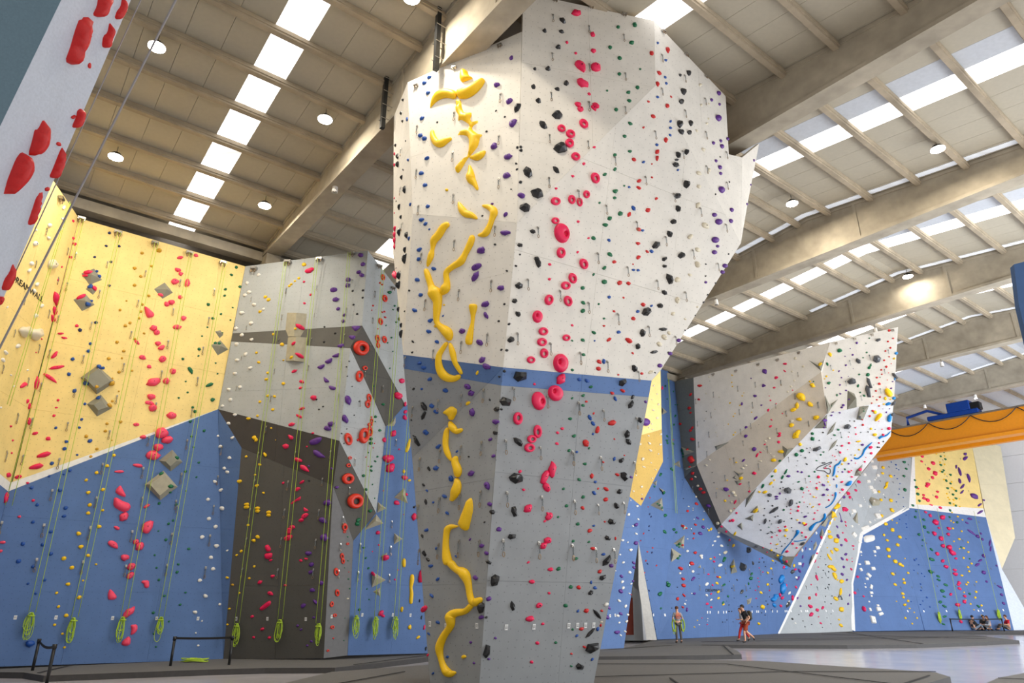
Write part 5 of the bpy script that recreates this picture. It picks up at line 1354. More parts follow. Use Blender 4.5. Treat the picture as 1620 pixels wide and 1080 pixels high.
H('G', '1188 265 22,1187 300 12,1219 363 22,1156 424 26,1156 453 28,1202 549 16,1186 582 18,1137 520 12,1157 620 20,1157 648 22,1103 685 24,1167 747 12,1121 783 22,1098 868 22,1151 934 28,1183 845 10,1066 1000 34,1060 1028 34,1242 177 24,1178 47 12')
H('M', '1314 385 48,1279 560 72,1293 630 70 .85 20,1396 698 40 .85,1338 878 40,1408 818 24,1350 118 54,1250 430 34 .8 80,1400 175 34 .5 80,1401 230 28,1397 272 34 .8 -60,1356 497 14,1245 792 10,1390 960 10')
path_hold('1436 420 10,1425 455 22,1420 480 26,1405 520 20', 'yellow', 'yellow crooked tufa hold'); H('Y', '1390 655 30 .6 80,1430 718 24 .7')
quickdraws('447 120 40,928 105 45,1080 150 45,413 335 45,357 520 50,330 715 60,620 515 40,568 725 60,812 705 50,870 510 50,298 920 60,543 925 60,787 930 60,1042 565 50,1003 770 50,957 980 50,1240 50 45,1334 430 45,1305 1010 45,1455 200 65')
R(4.5, 330, 840)
H('W', '57 103 28,133 138 16,17 185 26,33 268 26,79 521 20')
H('Y', '350 40 30,321 66 30,232 142 22,200 170 18,325 251 20,134 330 22,290 335 18,219 440 16,148 552 20,134 664 16,152 756 12'); H('y', '171 381 20,181 380 0')
H('R', '572 5 34,568 45 62 .6 20,443 205 24 .7 20,457 319 28,366 363 36 .7 20,440 442 42 .65 -25,311 607 24,383 696 28,321 755 20,433 757 24,657 208 24,695 196 24 .7,547 385 20')
poly_hold('403 100,428 95,445 125,440 142,415 146,402 120', 'hot pink', 'hot pink pear-shaped hold', .45)
poly_hold('398 158,455 152,452 185,425 200,400 195', 'hot pink', 'hot pink trapezoid hold below the pear', .45)
poly_hold('362 545,430 492,446 500,440 525,382 566,364 560', 'hot pink', 'long hot pink bar hold low on the wall', .45)
H('P', '825 45 60 .85,712 155 42 .8 0,731 237 36,727 290 32,800 368 36,739 419 36,759 502 38 .65 -50,674 529 36,748 614 18,634 672 20,658 698 18,731 783 20,702 813 18')
H('N', '950 178 46 .6 -80,956 212 44 .6 -80,909 290 58 .6 -80,915 438 52 .6 -80,877 517 44 .6 80,898 598 30,882 683 30,850 850 20,991 90 22,968 5 22')
H('r', '998 290 8,888 762 14'); H('G', '991 40 12,993 210 10,968 260 8,996 340 12,1005 408 12,1105 117 18,1120 190 16,1138 263 18,1127 411 12,1143 486 12,1073 558 22,1059 716 14,971 618 8,963 777 10'); H('w', '990 480 16')
H('M', '1212 98 14,1205 10 30,1166 145 10,1261 185 46,1348 275 10,1326 344 14,1172 302 30,1226 583 42,1240 602 28')
path_hold('1392 192 18,1390 225 28,1390 258 20', 'yellow', 'short yellow knobbly hold'); path_hold('1450 305 24,1446 350 32,1440 400 22,1444 440 26,1440 490 26,1440 518 20', 'yellow', 'long yellow knobbly hold')
H('Y', '1375 555 38 .6 80,1431 682 34 .7 80,1491 755 28')
cards('197 623,419 623,692 625,877 607,1094 595,1311 595,1437 597')
quickdraws('272 50 60,243 265 60,520 50 60,495 270 60,765 60 60,748 270 60,940 90 50,927 280 50,1080 90 60,1065 290 60,1297 110 60,1287 310 50')
R(1, 0, 0)
for x0, y0, x1, y1 in ((186, 372, 50, 968), (244.5, 388, 117, 976), (299, 404, 194, 975), (352, 420, 253, 975), (457, 420, 379, 984), (506, 414, 447, 978), (557, 404, 507, 984), (599, 424, 561, 972), (625, 462, 592, 974), (640, 650, 623, 974)):
    rope(x0, y0, x1, y1, 'lime rope with coil')
rope(93.5, 318, 3, 640, 'lime green rope left of the wall corner', coil=False)
rope(128, 352, 13, 800, 'lime green rope running out of view', coil=False)
rope(1050, 600, 1066, 812, 'lime green rope left of the white wing', coil=False)

# ------------------------------------------------------------------ tower quickdraws, cards
R(5.0625, 600, 0)
quickdraws('1390 120 75,1385 430 75,1376 745 80,972 750 90,602 900 80,305 1010 75'); anchors('605 545 40,300 690 40,970 370 42,1405 5 44')
R(5.0625, 600, 200)
quickdraws('1363 70 75,590 210 85,960 75 85,300 350 80,1358 415 90,597 545 85,960 420 90,316 640 80,1592 515 100,930 800 90,1268 810 90,605 915 90,180 180 70,175 490 70,188 775 70')
R(5.0625, 600, 400)
quickdraws('340 10 85,900 225 95,640 300 90,1188 215 90,372 380 90,1445 305 90,868 655 95,660 715 95,437 780 80,1105 645 95,1368 725 95,210 835 80,1607 800 90')
R(5.0625, 600, 600)
quickdraws('838 85 100,475 165 90,660 125 90,1075 70 100,270 220 80,1345 135 95,1598 190 95,658 540 100,822 505 100,490 570 95,1012 490 105,1288 545 95,1550 585 100,330 635 95,815 900 115,650 925 110,485 955 105,1022 905 110,1300 940 105,1562 975 100')
R(3.857, 600, 800)
quickdraws('247 270 80,363 235 80,489 215 90,613 215 85,755 210 90,973 225 90,1177 240 85,240 0 75'); cards('310 719,407 733,596 731,775 740,944 737')
R(5.0625, 900, 0)
quickdraws('160 210 70,438 280 70,162 515 75,450 587 75,742 440 75,742 710 70,925 605 70,928 885 70,1088 790 65,160 820 90,450 858 70'); anchors('175 60 40,440 120 40,750 255 40,935 440 38,1095 615 30')
R(5.0625, 900, 200)
quickdraws('152 120 75,688 40 75,365 245 80,611 405 75,910 200 70,1094 45 70,1099 320 70,1258 205 65,1262 450 65,840 540 75,297 635 80,540 765 80,1050 655 75,772 885 80,990 990 80,1255 785 70')
R(5.0625, 900, 400)
quickdraws('228 5 90,467 115 80,704 222 80,930 315 80,390 490 90,155 400 90,635 590 85,305 870 90,88 800 95,553 950 80,1190 85 65,850 670 70')
R(5.07, 860, 600)
quickdraws('280 185 100,478 250 85,745 310 85,232 580 105,457 625 100,728 665 85,246 975 100,435 1005 75,640 990 80')
R(4, 860, 810)
quickdraws('181 210 80,327 230 80,443 235 80'); cards('159 717,214 716,265 715,317 714,453 651,421 655,620 658,695 649,768 650')

# ------------------------------------------------------------------ far walls: prow, blue wall, wing, far grey, far yellow
R(5.07, 860, 600)
H('G', '976 52 18,1040 97 14,991 157 14,1054 293 20,1045 362 18,990 456 20,988 490 22,993 510 20,1039 516 20,936 763 28,1020 714 20,1032 725 22,997 630 8,1055 203 12,1074 203 12,1113 568 20,1120 594 20,1116 620 18,888 858 18,962 908 24,915 998 18,932 1005 16,948 1028 20,1000 10 14')
H('w', '883 50 16,910 117 14,868 162 12,878 246 20,921 200 20,911 309 22,868 357 14,845 387 16,872 402 16,841 452 14,848 512 24,856 569 24,941 440 18,937 522 20,795 637 28,862 668 14,921 597 14,804 701 28 .4 -20,740 769 14,786 860 22,721 896 18,788 922 12,871 793 14,898 724 14,775 520 20')
H('P', '790 957 20'); H('W', '750 1016 20,698 970 12,1162 1018 14'); H('M', '950 68 26 .5 80,1040 484 10'); H('r', '852 948 12,838 1022 12,1155 1055 22')
R(4, 860, 810)
H('P', '585 78 26,584 195 28,570 320 20,571 350 20,492 405 22,488 500 28,488 642 22,402 664 28,465 758 34 .7,567 435 14,418 605 24')
H('W', '538 15 20,599 45 14,565 88 12,586 136 16,500 177 18,532 190 12,551 238 22,484 268 12,504 318 18,545 380 20,498 440 20,455 370 10,554 453 14,503 478 20,543 513 12,478 560 20,519 594 20,470 655 20,533 648 16,479 698 14,516 754 16,488 778 14,525 690 18')
H('r', '690 225 12,656 250 12,714 337 12,647 307 12,615 387 12,613 180 10,632 135 12,937 325 28,883 422 22,886 463 26,887 525 20,866 355 28,880 600 16,848 548 22,600 528 10,610 590 12,638 764 10')
H('n', '670 12 12,680 28 12,667 88 12,666 115 10,615 178 10,685 255 14,657 325 12,699 168 8,667 495 12,622 403 8,635 420 8,655 430 8,665 552 8,640 632 8,690 640 8,678 745 8,700 742 8,655 712 8')
H('G', '769 20 24,765 124 26,824 108 22,840 127 16,790 460 28,735 515 32,783 445 18,742 608 16,860 200 20,845 210 16,850 290 18')
R(5.4, 1060, 500)
H('r', '255 593 38 .6 0,246 711 22,176 668 28,165 785 30,176 824 20,86 920 24,190 953 26,173 977 26,193 1050 34')
H('Y', '530 503 18 .5,527 565 14,533 600 14,631 655 10,617 680 14,513 741 16,598 762 14,555 831 12,541 855 14,498 922 12,557 992 14,542 1013 16,697 820 12,1120 688 84 .75 -40,1085 762 56 .6 80,1055 797 56 .55 20,1200 751 52 .75 -40,1218 590 50 .65 -40,1248 866 56 .65 15,1103 880 50 .65 0,1038 930 42,1080 1008 90 .5 45,1196 558 18,1285 412 28')
poly_hold('790 450,828 455,826 495,788 485', 'purple', 'small purple square hold near the top', .35); poly_hold('790 572,826 595,784 610', 'purple', 'small purple triangular hold', .35)
H('P', '727 680 28,614 748 28 .6 80,781 759 16,732 870 40 .45 35,650 948 24,648 1023 30,692 531 14')
H('R', '982 406 34 .6 0,980 468 26 .5 -40,908 525 30,891 610 26 .6 0,847 681 10,858 719 16,907 747 12,839 803 26 .7 45,866 884 20 .5 -50,860 939 26 .7 30,937 1000 26,932 1022 34 .5 20,928 1075 26,960 830 12,1047 632 12')
H('w', '333 519 14,307 661 12,419 691 12,350 741 10,383 795 10,304 876 12,392 992 12,403 1025 12,399 930 10,1042 472 18,1062 550 18,1034 600 18,1005 645 18,1070 360 26,1138 430 22,1040 895 34 .7,848 1043 22,815 1065 20')
H('k', '340 554 6,310 812 9,292 894 9,460 935 5,758 926 5')
H('G', '1226 558 14')
quickdraws('370 650 45,220 710 40,350 825 45,235 900 40,333 990 45,578 600 45,592 798 45,602 965 45,728 565 45,704 738 50,690 918 45,947 548 45,902 750 40,912 960 45,1092 480 35,1066 660 45,992 810 45,1265 735 50,1183 898 45')
anchors('372 495 26,565 465 26,755 410 26,920 370 26,1103 308 26')
R(5.4, 1060, 690)
H('w', '845 14 22,815 40 18,310 248 20,340 200 16,645 250 28 .7,622 272 28 .7,540 480 36 .8 -30,555 505 28,525 560 20,515 637 30,408 742 28,770 212 30 .5 0,885 170 28 .5 0,858 146 14,805 115 16,237 422 22,216 345 16,223 515 18')
H('P', '720 108 38 .85,627 206 38 .4 40,481 450 44 .8 -10,645 5 22,329 592 36,235 698 30 .5 -30,283 775 30,258 830 34 .8')
H('R', '927 52 26,745 160 40 .45 60,810 68 22 .5 20,720 315 38 .7,598 408 30 .5 20,556 560 38 .5 60,548 615 12,568 654 20,505 508 14,677 470 22,535 717 30,512 722 22,440 770 20,773 135 22 .5 -30,507 886 20,480 812 20')
H('Y', '948 130 54 .6 0,885 203 44 .65 0,1112 68 32,1070 5 54 .5 0,489 375 14,471 550 22,605 358 38 .7 20,400 447 8,512 195 10,565 222 16,350 792 26 .7 60,331 802 18,283 710 16,555 830 40 .45 60,540 932 28,730 632 46 .5 40')
H('r', '195 20 36,182 198 60 .85 -30,149 113 22,167 264 26 .55 0,193 315 34 .7,183 365 28,260 450 30,286 479 34 .7,225 577 28,148 637 30,217 755 22,204 830 20,200 872 18,214 993 28,108 765 30,108 928 20,140 785 16')
H('W', '160 600 16 .5,196 630 10,205 708 10,150 876 14,148 980 24,125 778 12,440 935 28,418 820 24,410 857 26,265 1020 30,425 1010 16,382 895 22,364 930 16,290 640 10')
H('G', '25 65 22,15 270 22,20 295 22,35 790 24,52 820 18,70 930 24,88 915 18,78 945 16,84 1020 18,108 118 20,112 145 20,112 170 20,460 1050 44 .5 60,495 930 12')
H('k', '360 308 10,375 395 10,115 532 10,105 372 8'); H('C', '668 970 60 .6 75,738 940 24'); H('w', '470 990 36')
quickdraws('245 50 45,315 130 45,545 185 55,625 40 40,755 235 50,830 90 50,470 335 45,395 480 45,675 390 60,590 530 40,195 430 45,195 615 45,330 620 45,180 790 45,320 790 45')
R(6.75, 1200, 520)
H('G', '866 232 52,1183 100 18,1147 155 14,1155 252 22,735 376 38 .65 -70,1117 308 18,1197 388 36 .65 70,1182 416 38 .8,1167 490 44,752 577 38,1063 607 38 .6 70,1076 487 24,838 707 26 .8 80,1086 678 20,1128 713 34 .6 -40,1298 517 14,1231 600 10,1118 850 12,1125 878 14,780 822 14')
H('Y', '764 273 50 .75 -60,798 442 18,726 507 24,707 532 16,1355 742 38 .8 80,1408 752 22,1338 803 26 .6,1245 890 40,1448 317 28,660 378 30')
path_hold('1360 635 40,1385 680 72,1425 718 50', 'yellow', 'big bright yellow lobe near the right edge'); path_hold('1318 905 36,1280 940 50,1245 985 30', 'yellow', 'slanted bright yellow tufa hold')
H('C', '1278 118 64 .6 15,1065 345 78 .6 -45,1265 325 94 .95,998 560 98 .75 0,1185 580 140 .35 -70,1172 670 150 .45 -80,948 1045 82 .7 30,1080 940 34')
H('P', '1050 150 28,1006 277 24,924 293 14,979 210 14,934 388 24,860 451 24 .7 50,887 521 18,870 598 20,935 657 22,875 692 22,905 815 30,889 838 28,793 888 30 .5,867 895 22,780 923 22,965 752 24 .7,716 629 16,702 1052 22,708 975 48 .6 0,1012 424 10,959 507 12,1433 562 18,1417 634 28 .6,1400 853 16,1366 890 20,1328 855 10')
H('r', '1395 18 32,1438 102 22,1383 135 24 .8,1410 203 24,1355 237 22,1395 298 18,1342 336 22,1418 371 14,1366 405 28,1312 438 22,1318 485 20,1265 520 24,1389 470 14,1376 546 14,1290 587 32,1255 663 24,1363 622 12,1222 722 16,1263 757 22,1298 728 22,1350 697 10,1209 793 18,1288 822 20,1188 930 26,1110 970 16,1220 875 28,1115 1025 26,1035 1055 18')
H('L', '1385 800 60 .5 20,1400 950 88 .6 75,1490 262 36,1470 530 44 .4 80,1450 740 40')
H('C', '1505 505 90 .5 -50,1480 800 70 .5 50,1460 915 60 .6 40')
quickdraws('420 470 45,235 555 50,385 700 55,630 790 55,290 880 55,530 990 50,975 340 50,770 390 50,1185 280 50,1385 225 45,1345 435 45,930 560 50,1300 640 50,1095 715 50')
anchors('205 330 30,430 250 30,830 155 30,1030 105 30,1215 62 30,1435 15 30')
R(6.75, 1200, 660)
H('R', '1395 118 40,1332 187 32,1197 320 44 .65 10,1205 383 30,1135 473 24,1040 178 20,1035 109 20,961 208 16,891 303 32 .6 10,873 374 28,968 273 26,952 343 12,792 405 16,816 415 16,831 454 16,713 542 32 .45,765 522 18,641 635 34,968 580 30,993 567 18,997 633 26 .7,890 688 34 .6 20,899 770 28,870 803 14,792 830 18,752 882 22,620 752 30,623 705 16,653 692 18,555 686 14,519 744 14,538 783 16,555 817 16,483 803 14,473 849 14,618 856 14,487 906 14,651 927 24,428 952 26,345 980 14,421 995 28,343 1022 16,633 992 16,601 1020 20,1286 272 22,1320 127 16,1285 42 12,1147 428 12,1036 488 14,1085 555 36')
H('Y', '180 570 40 .8 60,168 670 20,133 703 50 .5 40,68 797 54 .55 20,10 793 26,445 290 36 .7 80,1068 255 50 .35 10,1241 185 52 .6,1202 122 26,925 448 48 .8 60,893 498 22,740 625 30,838 628 26,745 688 20,763 722 14,1075 345 24,1032 403 22,628 768 20,592 847 22,744 830 14,550 925 16,580 955 34 .5 30,858 535 14,735 655 14')
H('G', '577 172 36 .8,578 228 48 .8,465 355 46 .75,405 397 44,620 462 24 .5,291 580 62 .38 60,255 640 48 .5 60,428 688 32 .5 20,45 733 54 .55 60,465 760 44 .8 0,146 628 30 .7 30,540 627 22,665 400 22,696 368 20,813 188 28 .7,853 130 28,887 213 16,228 463 34 .6 20,441 905 20,270 987 24,923 553 22,600 580 22')
H('P', '1110 292 36 .7 0,318 627 48 .5 0,993 460 18,963 493 22,898 582 22,695 720 38 .7,735 770 34 .7,693 827 42 .65,228 812 26,192 845 40 .5,192 868 40 .5,805 660 20,500 1058 42 .5 20,462 585 26,450 572 18,420 577 22,850 580 12,710 70 50 .3 -70')
H('C', '625 335 106 .5 20,315 782 86 .85,345 912 86 .6 75,168 990 130 .3 35,120 830 52 .8,948 100 82 .65 35,695 485 50 .4,500 430 22')
H('k', '1023 40 18,975 38 14,1245 128 14,1170 155 16,1093 160 14,970 158 12,650 245 16,690 160 20,518 330 16,552 325 14,543 374 16,453 405 12,418 464 12,515 498 24 .6,406 516 10,370 710 10,245 690 24 .6,263 748 14,233 758 16,155 742 10,385 770 10,104 893 18,150 943 20,66 973 16,58 1045 18,178 1062 16,208 1053 16,463 1018 12,530 1020 12,292 870 14,409 917 14,1333 257 18,1272 318 20,1290 320 16,988 400 12,778 225 10,840 300 14,828 343 12')
path_hold('1282 228 30,1310 206 26,1370 190 18,1412 148 12', 'sky blue', 'sky blue branch-shaped tufa hold near the right edge')
path_hold('1018 430 20,1060 440 18,1110 400 18,1130 350 26,1170 305 20,1216 264 10', 'sky blue', 'sky blue lizard-shaped tufa hold')
path_hold('790 632 14,808 590 26,818 520 22,856 496 22,884 455 16', 'sky blue', 'sky blue forked tufa hold')
path_hold('835 712 20,835 755 14', 'sky blue', 'short sky blue peg hold')
path_hold('825 795 32,820 850 18,795 900 16,760 940 14,712 965 14', 'sky blue', 'curved sky blue tufa hold')
path_hold('846 915 20,828 945 50,805 980 30', 'yellow', 'yellow drop-shaped hold on the wing tip'); path_hold('780 1000 20,792 1035 34,795 1080 20', 'yellow', 'yellow tail-shaped hold on the wing tip')
path_hold('610 560 8,640 530 10,700 505 10,772 478 10,775 490 8,690 540 8,760 548 10,765 590 10,745 602 10,700 572 10,650 568 10,612 560 6', 'charcoal', 'open charcoal arrow-shaped hold', name='arrow_hold')
H('L', '966 702 72 .65 35')
H('b', '1390 368 14,1400 405 14,1423 420 14,1417 478 12,1473 545 12,1497 560 12,1450 622 12,1481 655 14,1510 708 12,1503 765 12,1495 822 14,1545 855 12,1472 902 12,1548 952 12,1575 1043 12')
quickdraws('195 120 50,535 40 45,877 160 50,320 425 50,500 650 50,855 360 50,95 310 50')
R(9, 1200, 780)
path_hold('946 282 34,938 350 44,880 402 22,822 420 22,760 478 52,730 530 54', 'sky blue', 'large sky blue bone-shaped tufa hold')
path_hold('562 522 60,550 570 46,500 640 16,440 720 14,370 800 22,322 872 22', 'sky blue', 'long sky blue club-shaped tufa hold')
path_hold('500 680 16,560 682 14,620 670 14,682 658 12', 'sky blue', 'thin wavy sky blue tufa hold')
path_hold('322 888 40,340 950 28,332 1012 40', 'sky blue', 'stubby sky blue tufa on the lip')
H('C', '95 400 90 .5 70,305 402 86 .65 55,135 570 50 .4 20,190 555 60 .4 -40,625 718 84 .5 30')
H('R', '405 828 50 .7 20,487 715 36,675 622 40 .7,670 445 56 .5 30,618 560 32,545 775 28,305 532 44 .8,380 475 42 .55,190 622 30 .8,176 714 22,262 598 22,788 367 34 .6 20,800 280 38 .6,843 240 26,867 153 38 .6,1000 97 26,455 283 30,465 227 20,570 188 40,560 248 44 .7,650 130 26,632 50 26,280 485 18,122 838 22,68 772 22,395 970 34,360 1048 40,540 880 44 .35 45,893 632 50 .8 80')
H('Y', '648 425 44,397 520 50,381 605 36,553 380 28,790 48 32,738 153 26,772 195 40 .7 20,264 725 44 .5 20,183 810 32,271 884 38,200 960 38 .8,178 1070 36,500 1030 48 .5 80,1105 180 84 .5 60,1048 305 96 .35 80,1015 425 54 .5 70,1003 545 48,1018 622 62,1105 675 76,1105 800 60,1040 835 66 .4 -60,1003 905 100 .25 -55,1030 1050 66 .5 -20,978 775 22,1100 330 26,1080 375 26')
H('P', '668 333 48 .5 20,588 418 42 .6,923 25 54 .6 10,1130 615 66 .45 -60,1118 478 46 .45 -60,1178 737 36,1240 868 42,1190 932 62 .45 -50,1213 1048 36,1210 50 48,1180 400 32,668 790 46 .3 80,627 905 50 .4 70,630 1020 66 .35 65,688 690 22,755 685 20')
path_hold('1145 270 8,1165 320 10,1175 370 10,1182 395 14', 'purple', 'thin purple bent hold on the grey wall')
H('k', '85 218 24 .6 20,200 178 24 .6,75 312 22 .6,275 325 22,237 337 16,360 235 34 .5 30,404 190 20,140 115 24,390 80 18,472 358 24,365 398 24 .6,715 265 22,617 280 14,698 192 18,545 140 18,160 390 22,188 437 16,15 447 14,35 522 22,235 556 14,472 488 20,492 535 14,415 645 24 .6,285 650 12,310 685 18,378 716 14,332 752 22,258 785 18,475 658 16,243 990 20,222 845 20,75 978 22,55 920 22,8 980 24,97 1040 20,882 900 14,873 930 10,945 935 10,963 930 10,875 792 12,882 745 12,893 820 10,955 695 12,958 520 10,983 490 12,938 595 14')
H('G', '148 481 20,585 128 30,620 605 18')
H('M', '1300 58 40,1275 12 34,1210 240 36,1197 562 26,1240 668 56 .55 -40,1345 750 32,1352 795 24 .5 80,1258 945 32,1330 925 14,1333 972 20,830 855 32,808 965 50 .35 65,850 1050 22,1237 410 34 .5 -50,1243 460 34 .5 -60'); H('O', '1242 222 42')
H('Q', '1445 180 54,1355 255 64,1335 290 28,1585 190 36,1585 412 38,1330 470 46 .6 -60,1360 595 86 .65 -50,1545 990 74,1440 1010 44 .5,1455 835 38,1465 882 20,1440 690 60,1495 60 14,1508 90 14,1520 122 14,1427 445 18,820 565 38 .7 -70,728 795 38,620 812 44 .6 70,585 1003 60 .8')
R(5.4, 1060, 880)
H('r', '185 60 32,90 101 34,114 190 26 .7,118 246 28,117 332 24,65 362 24,405 173 22,109 430 20,1190 355 28')
H('M', '375 42 22,380 8 18,327 152 20,363 244 18,350 318 18,352 432 20,1075 262 26,985 250 34,938 327 30 .7 80,958 352 32,1045 352 44 .5 80,945 422 28,972 92 24,995 42 22,1068 110 26,317 404 26,273 525 12,318 580 12,762 97 12,765 20 12,760 215 12,756 258 14,848 290 14,729 288 14,736 358 14,750 185 12,792 133 14,1253 182 50 .35 -70,1198 425 34,1205 495 38,1257 457 30,1303 438 28,1247 325 26 .6 80,1287 570 20,1205 240 14,1240 38 26 .5 60,1268 515 12,1267 88 14 .6')
H('Y', '400 228 28,425 176 24,411 300 28,413 355 24,834 138 24,833 238 26,776 308 28,874 34 26,862 103 28,789 430 44,758 572 28,455 408 24,345 20 20,233 545 12,208 602 14,535 85 32 .7,1390 100 76 .35 -50,1405 165 66 .45 -70,1465 212 38,1455 300 62 .35 80,1416 360 38,1463 452 44,1460 588 30,1443 538 18,1360 85 30,1365 15 46 .35 -50,1432 200 16')
H('G', '460 30 60 .45 70,697 148 26,690 186 36,458 243 32 .7,669 232 20 .7 70,495 340 22,452 395 24,650 342 14,684 270 12,484 380 8')
H('C', '615 90 64 .8 60,706 58 38 .35 -70,612 300 38,1005 410 56 .45 60,834 408 22 .6,1045 130 44')
H('P', '207 315 26,195 190 40 .55 40,142 452 34 .5 80,1133 72 54 .5 70,1095 185 40 .6,1105 122 32,1088 355 20,1115 424 18,1470 152 26,1485 90 28 .7,1510 200 20')
H('W', '195 127 26,313 235 34,313 330 24,350 370 22 .8,425 75 38,1105 62 38 .7,1018 312 32 .7,1078 180 26,85 143 22,137 375 10,127 405 20,185 315 14,1008 395 44 .35 50,322 530 10,320 552 8,250 583 12,270 10 22,1070 570 16')
H('L', '960 270 92 .5 72,950 190 62 .65 40,890 415 40,990 95 32'); path_hold('900 320 34,895 350 30,865 380 42', 'sky blue', 'sky blue kidney-shaped hold on the blue wall'); path_hold('935 0 30,958 30 32,962 65 30', 'sky blue', 'sky blue tufa end hanging onto the blue wall')
H('k', '572 200 16,506 212 10,528 270 12,547 355 8,503 413 12,504 468 14,526 468 12,449 560 12,486 542 12,470 560 8,538 558 10,590 575 10,871 190 14,850 345 10,820 380 12,865 455 12,748 428 12,700 430 12,782 480 12,812 500 12,870 237 12,800 310 8,246 150 10,230 150 8,63 262 12,15 440 12,247 188 8,1357 240 14,1327 273 12,1347 265 8,1323 388 10,1328 340 10,1383 337 12,1375 403 12,1100 495 10,1045 533 18,1136 550 10,1153 600 12,1210 580 10,1302 605 10,1340 523 8,1375 490 8,1373 575 10,1355 130 12,1350 180 10,1298 180 10,1330 70 12,1309 118 12')
cards('320 476,342 476,412 476,457 476,480 474,612 473,630 472,700 471,740 470,755 470,816 469,875 468,915 468,983 467,998 466,1035 466,1120 466,1160 466,1175 466,1333 464,1390 464')
quickdraws('165 75 50,375 95 45,470 100 45,250 245 40,345 245 35,440 245 40,540 245 45,645 245 45,745 245 45,845 245 45,285 100 40,675 110 45,770 115 40,870 115 40,1245 140 60,1255 260 50,1160 250 60,1348 260 50,1325 140 45')
R(5.4, 1320, 690)
H('b', '466 133 14,471 160 12,490 176 14,485 220 12,525 244 14,530 275 12,548 288 12,512 335 14,536 363 14,560 405 14,548 495 14,556 450 12,589 523 14,530 558 14,589 600 12,614 672 16,556 710 12,612 748 12,618 777 12,612 875 10')
H('G', '637 170 26,596 220 26 .7,613 278 22 .7,594 340 22,602 458 28')
H('Y', '415 268 26,410 316 22,480 342 26,448 405 40 .6 60,440 430 44 .6 50,380 472 22,482 548 32 .8,492 632 44 .55 -40,398 543 24,438 748 34 .7,403 680 28,495 800 34,558 860 30,423 842 22,450 888 24,540 928 30,460 968 44 .7 -40,465 1025 28,520 1068 36,601 1043 12,493 715 14,532 740 14')
H('Q', '342 265 42,372 335 28,345 370 16,357 355 14,290 385 32,310 437 38,337 470 50 .75 -60,220 597 42,303 603 30,167 640 52,155 660 20,370 683 56,305 735 38 .6,150 768 32 .6,168 840 66 .65 -60,262 785 90 .45 20,368 952 36,343 985 28,348 1018 16,227 985 24,278 1070 44,258 328 28,320 213 26,420 495 14,388 635 12,345 715 12,340 550 14')
poly_hold('245 850,340 838,350 890,258 912', 'white', 'large white slab-like hold at the corner of the blue', .25, 'white_macro_hold')
H('M', '208 390 28,182 461 22,132 520 30,90 622 40,95 885 40 .7,160 935 26,72 452 22,93 730 22 .6 -50,97 765 16,69 822 16,105 1052 20'); H('O', '118 488 30')
H('P', '25 770 30 .6 -50,60 928 30,97 1005 30,28 850 40 .5,65 1045 40 .5 -50,78 520 26')
R(5.4, 1320, 690)
H('R', '715 145 32,750 171 26 .8,745 215 20,842 229 32,805 279 28,860 317 38,837 353 26,797 408 32,788 425 28,880 473 22,873 518 26,765 530 30 .7,762 502 24 .7,797 545 32,825 585 26 .5,904 610 34 .5 -35,780 92 28 .7,713 445 16')
H('G', '920 82 18,866 117 18,934 134 16,908 171 16,948 196 18,909 245 20,934 290 16,920 304 20,991 328 20,955 379 20,992 404 18,966 443 20,1038 465 20,1013 498 20,986 570 20,1038 530 20,699 435 28 .7,712 493 26,726 552 22,688 375 18,670 590 24 .7,988 633 20,1037 592 18')
H('Y', '870 150 14,897 113 12,940 168 12,902 223 14,940 240 14,903 297 14,943 323 12,935 370 14,1000 390 14,1003 440 16,1025 455 16,960 490 14,970 523 14,983 540 14,1018 543 16,1020 580 16,1070 600 14,1067 535 12,1003 650 14,1053 685 16')
H('P', '1073 53 30 .6,1134 88 22,1115 152 26,1118 188 46 .65 40,1040 260 30 .6 80,1070 302 76 .28 -75,1146 355 76 .28 -75,1070 382 44 .5 -80,1094 427 50 .45 50,1090 475 40 .45 45,1195 512 58 .65,1242 585 42 .45 35,1245 647 54 .4 30,1276 545 18')
H('M', '778 648 22,817 677 28,921 693 42,863 735 48,893 783 20,977 788 30,971 836 28,853 830 38 .8 -20,911 872 40,926 935 34,980 948 44,1007 995 48,879 1003 32,924 1065 30,1037 1043 22')
H('G', '691 690 22,697 640 16,763 713 26 .6 -20,770 775 28,722 838 24,802 820 32 .45 -30,755 887 16,828 967 36 .45 -45,840 1053 34 .5 -20,985 690 18,1048 735 20,1083 948 16,750 935 12')
H('Y', '1011 786 18,1017 735 14,1065 877 20,1141 905 16,1103 955 20,1068 960 12,1086 810 16,1143 988 18,1103 1038 18,1093 713 14,995 722 14,1020 897 14')
H('P', '1156 705 44 .35 -10,1133 740 38 .35 -30,1170 820 88 .18 -35,1225 855 34 .7,1250 830 18,1265 880 22,1328 910 56 .28 80,1335 960 44 .35 80,1275 1022 30,1245 1060 40 .5 30')
anchors('428 120 28,596 112 28,745 95 28,890 65 28,1040 38 28,1182 18 28,1255 42 26,1330 60 26')
quickdraws('465 260 40,390 380 40,430 520 45,500 390 40,630 240 40,180 410 40,150 530 40,775 240 30,810 370 30,840 500 30,925 200 30,960 340 30,980 475 30,1075 190 25,1115 320 25,1145 465 25,1095 885 40,1235 730 40,785 910 50,960 960 40,130 660 40,455 780 35')
R(5.4, 1320, 880)
H('M', '925 38 34,952 87 34,1037 18 24,1027 116 28,1031 150 36,1066 224 28,1058 240 24,1068 275 28,993 324 26,1113 338 26,1110 387 32,1051 413 38,1080 557 36 .6 -40,198 174 24,175 311 28 .8 -60,250 340 18,252 448 46 .75 -80,143 108 24 .6 -60,105 28 20,150 48 14')
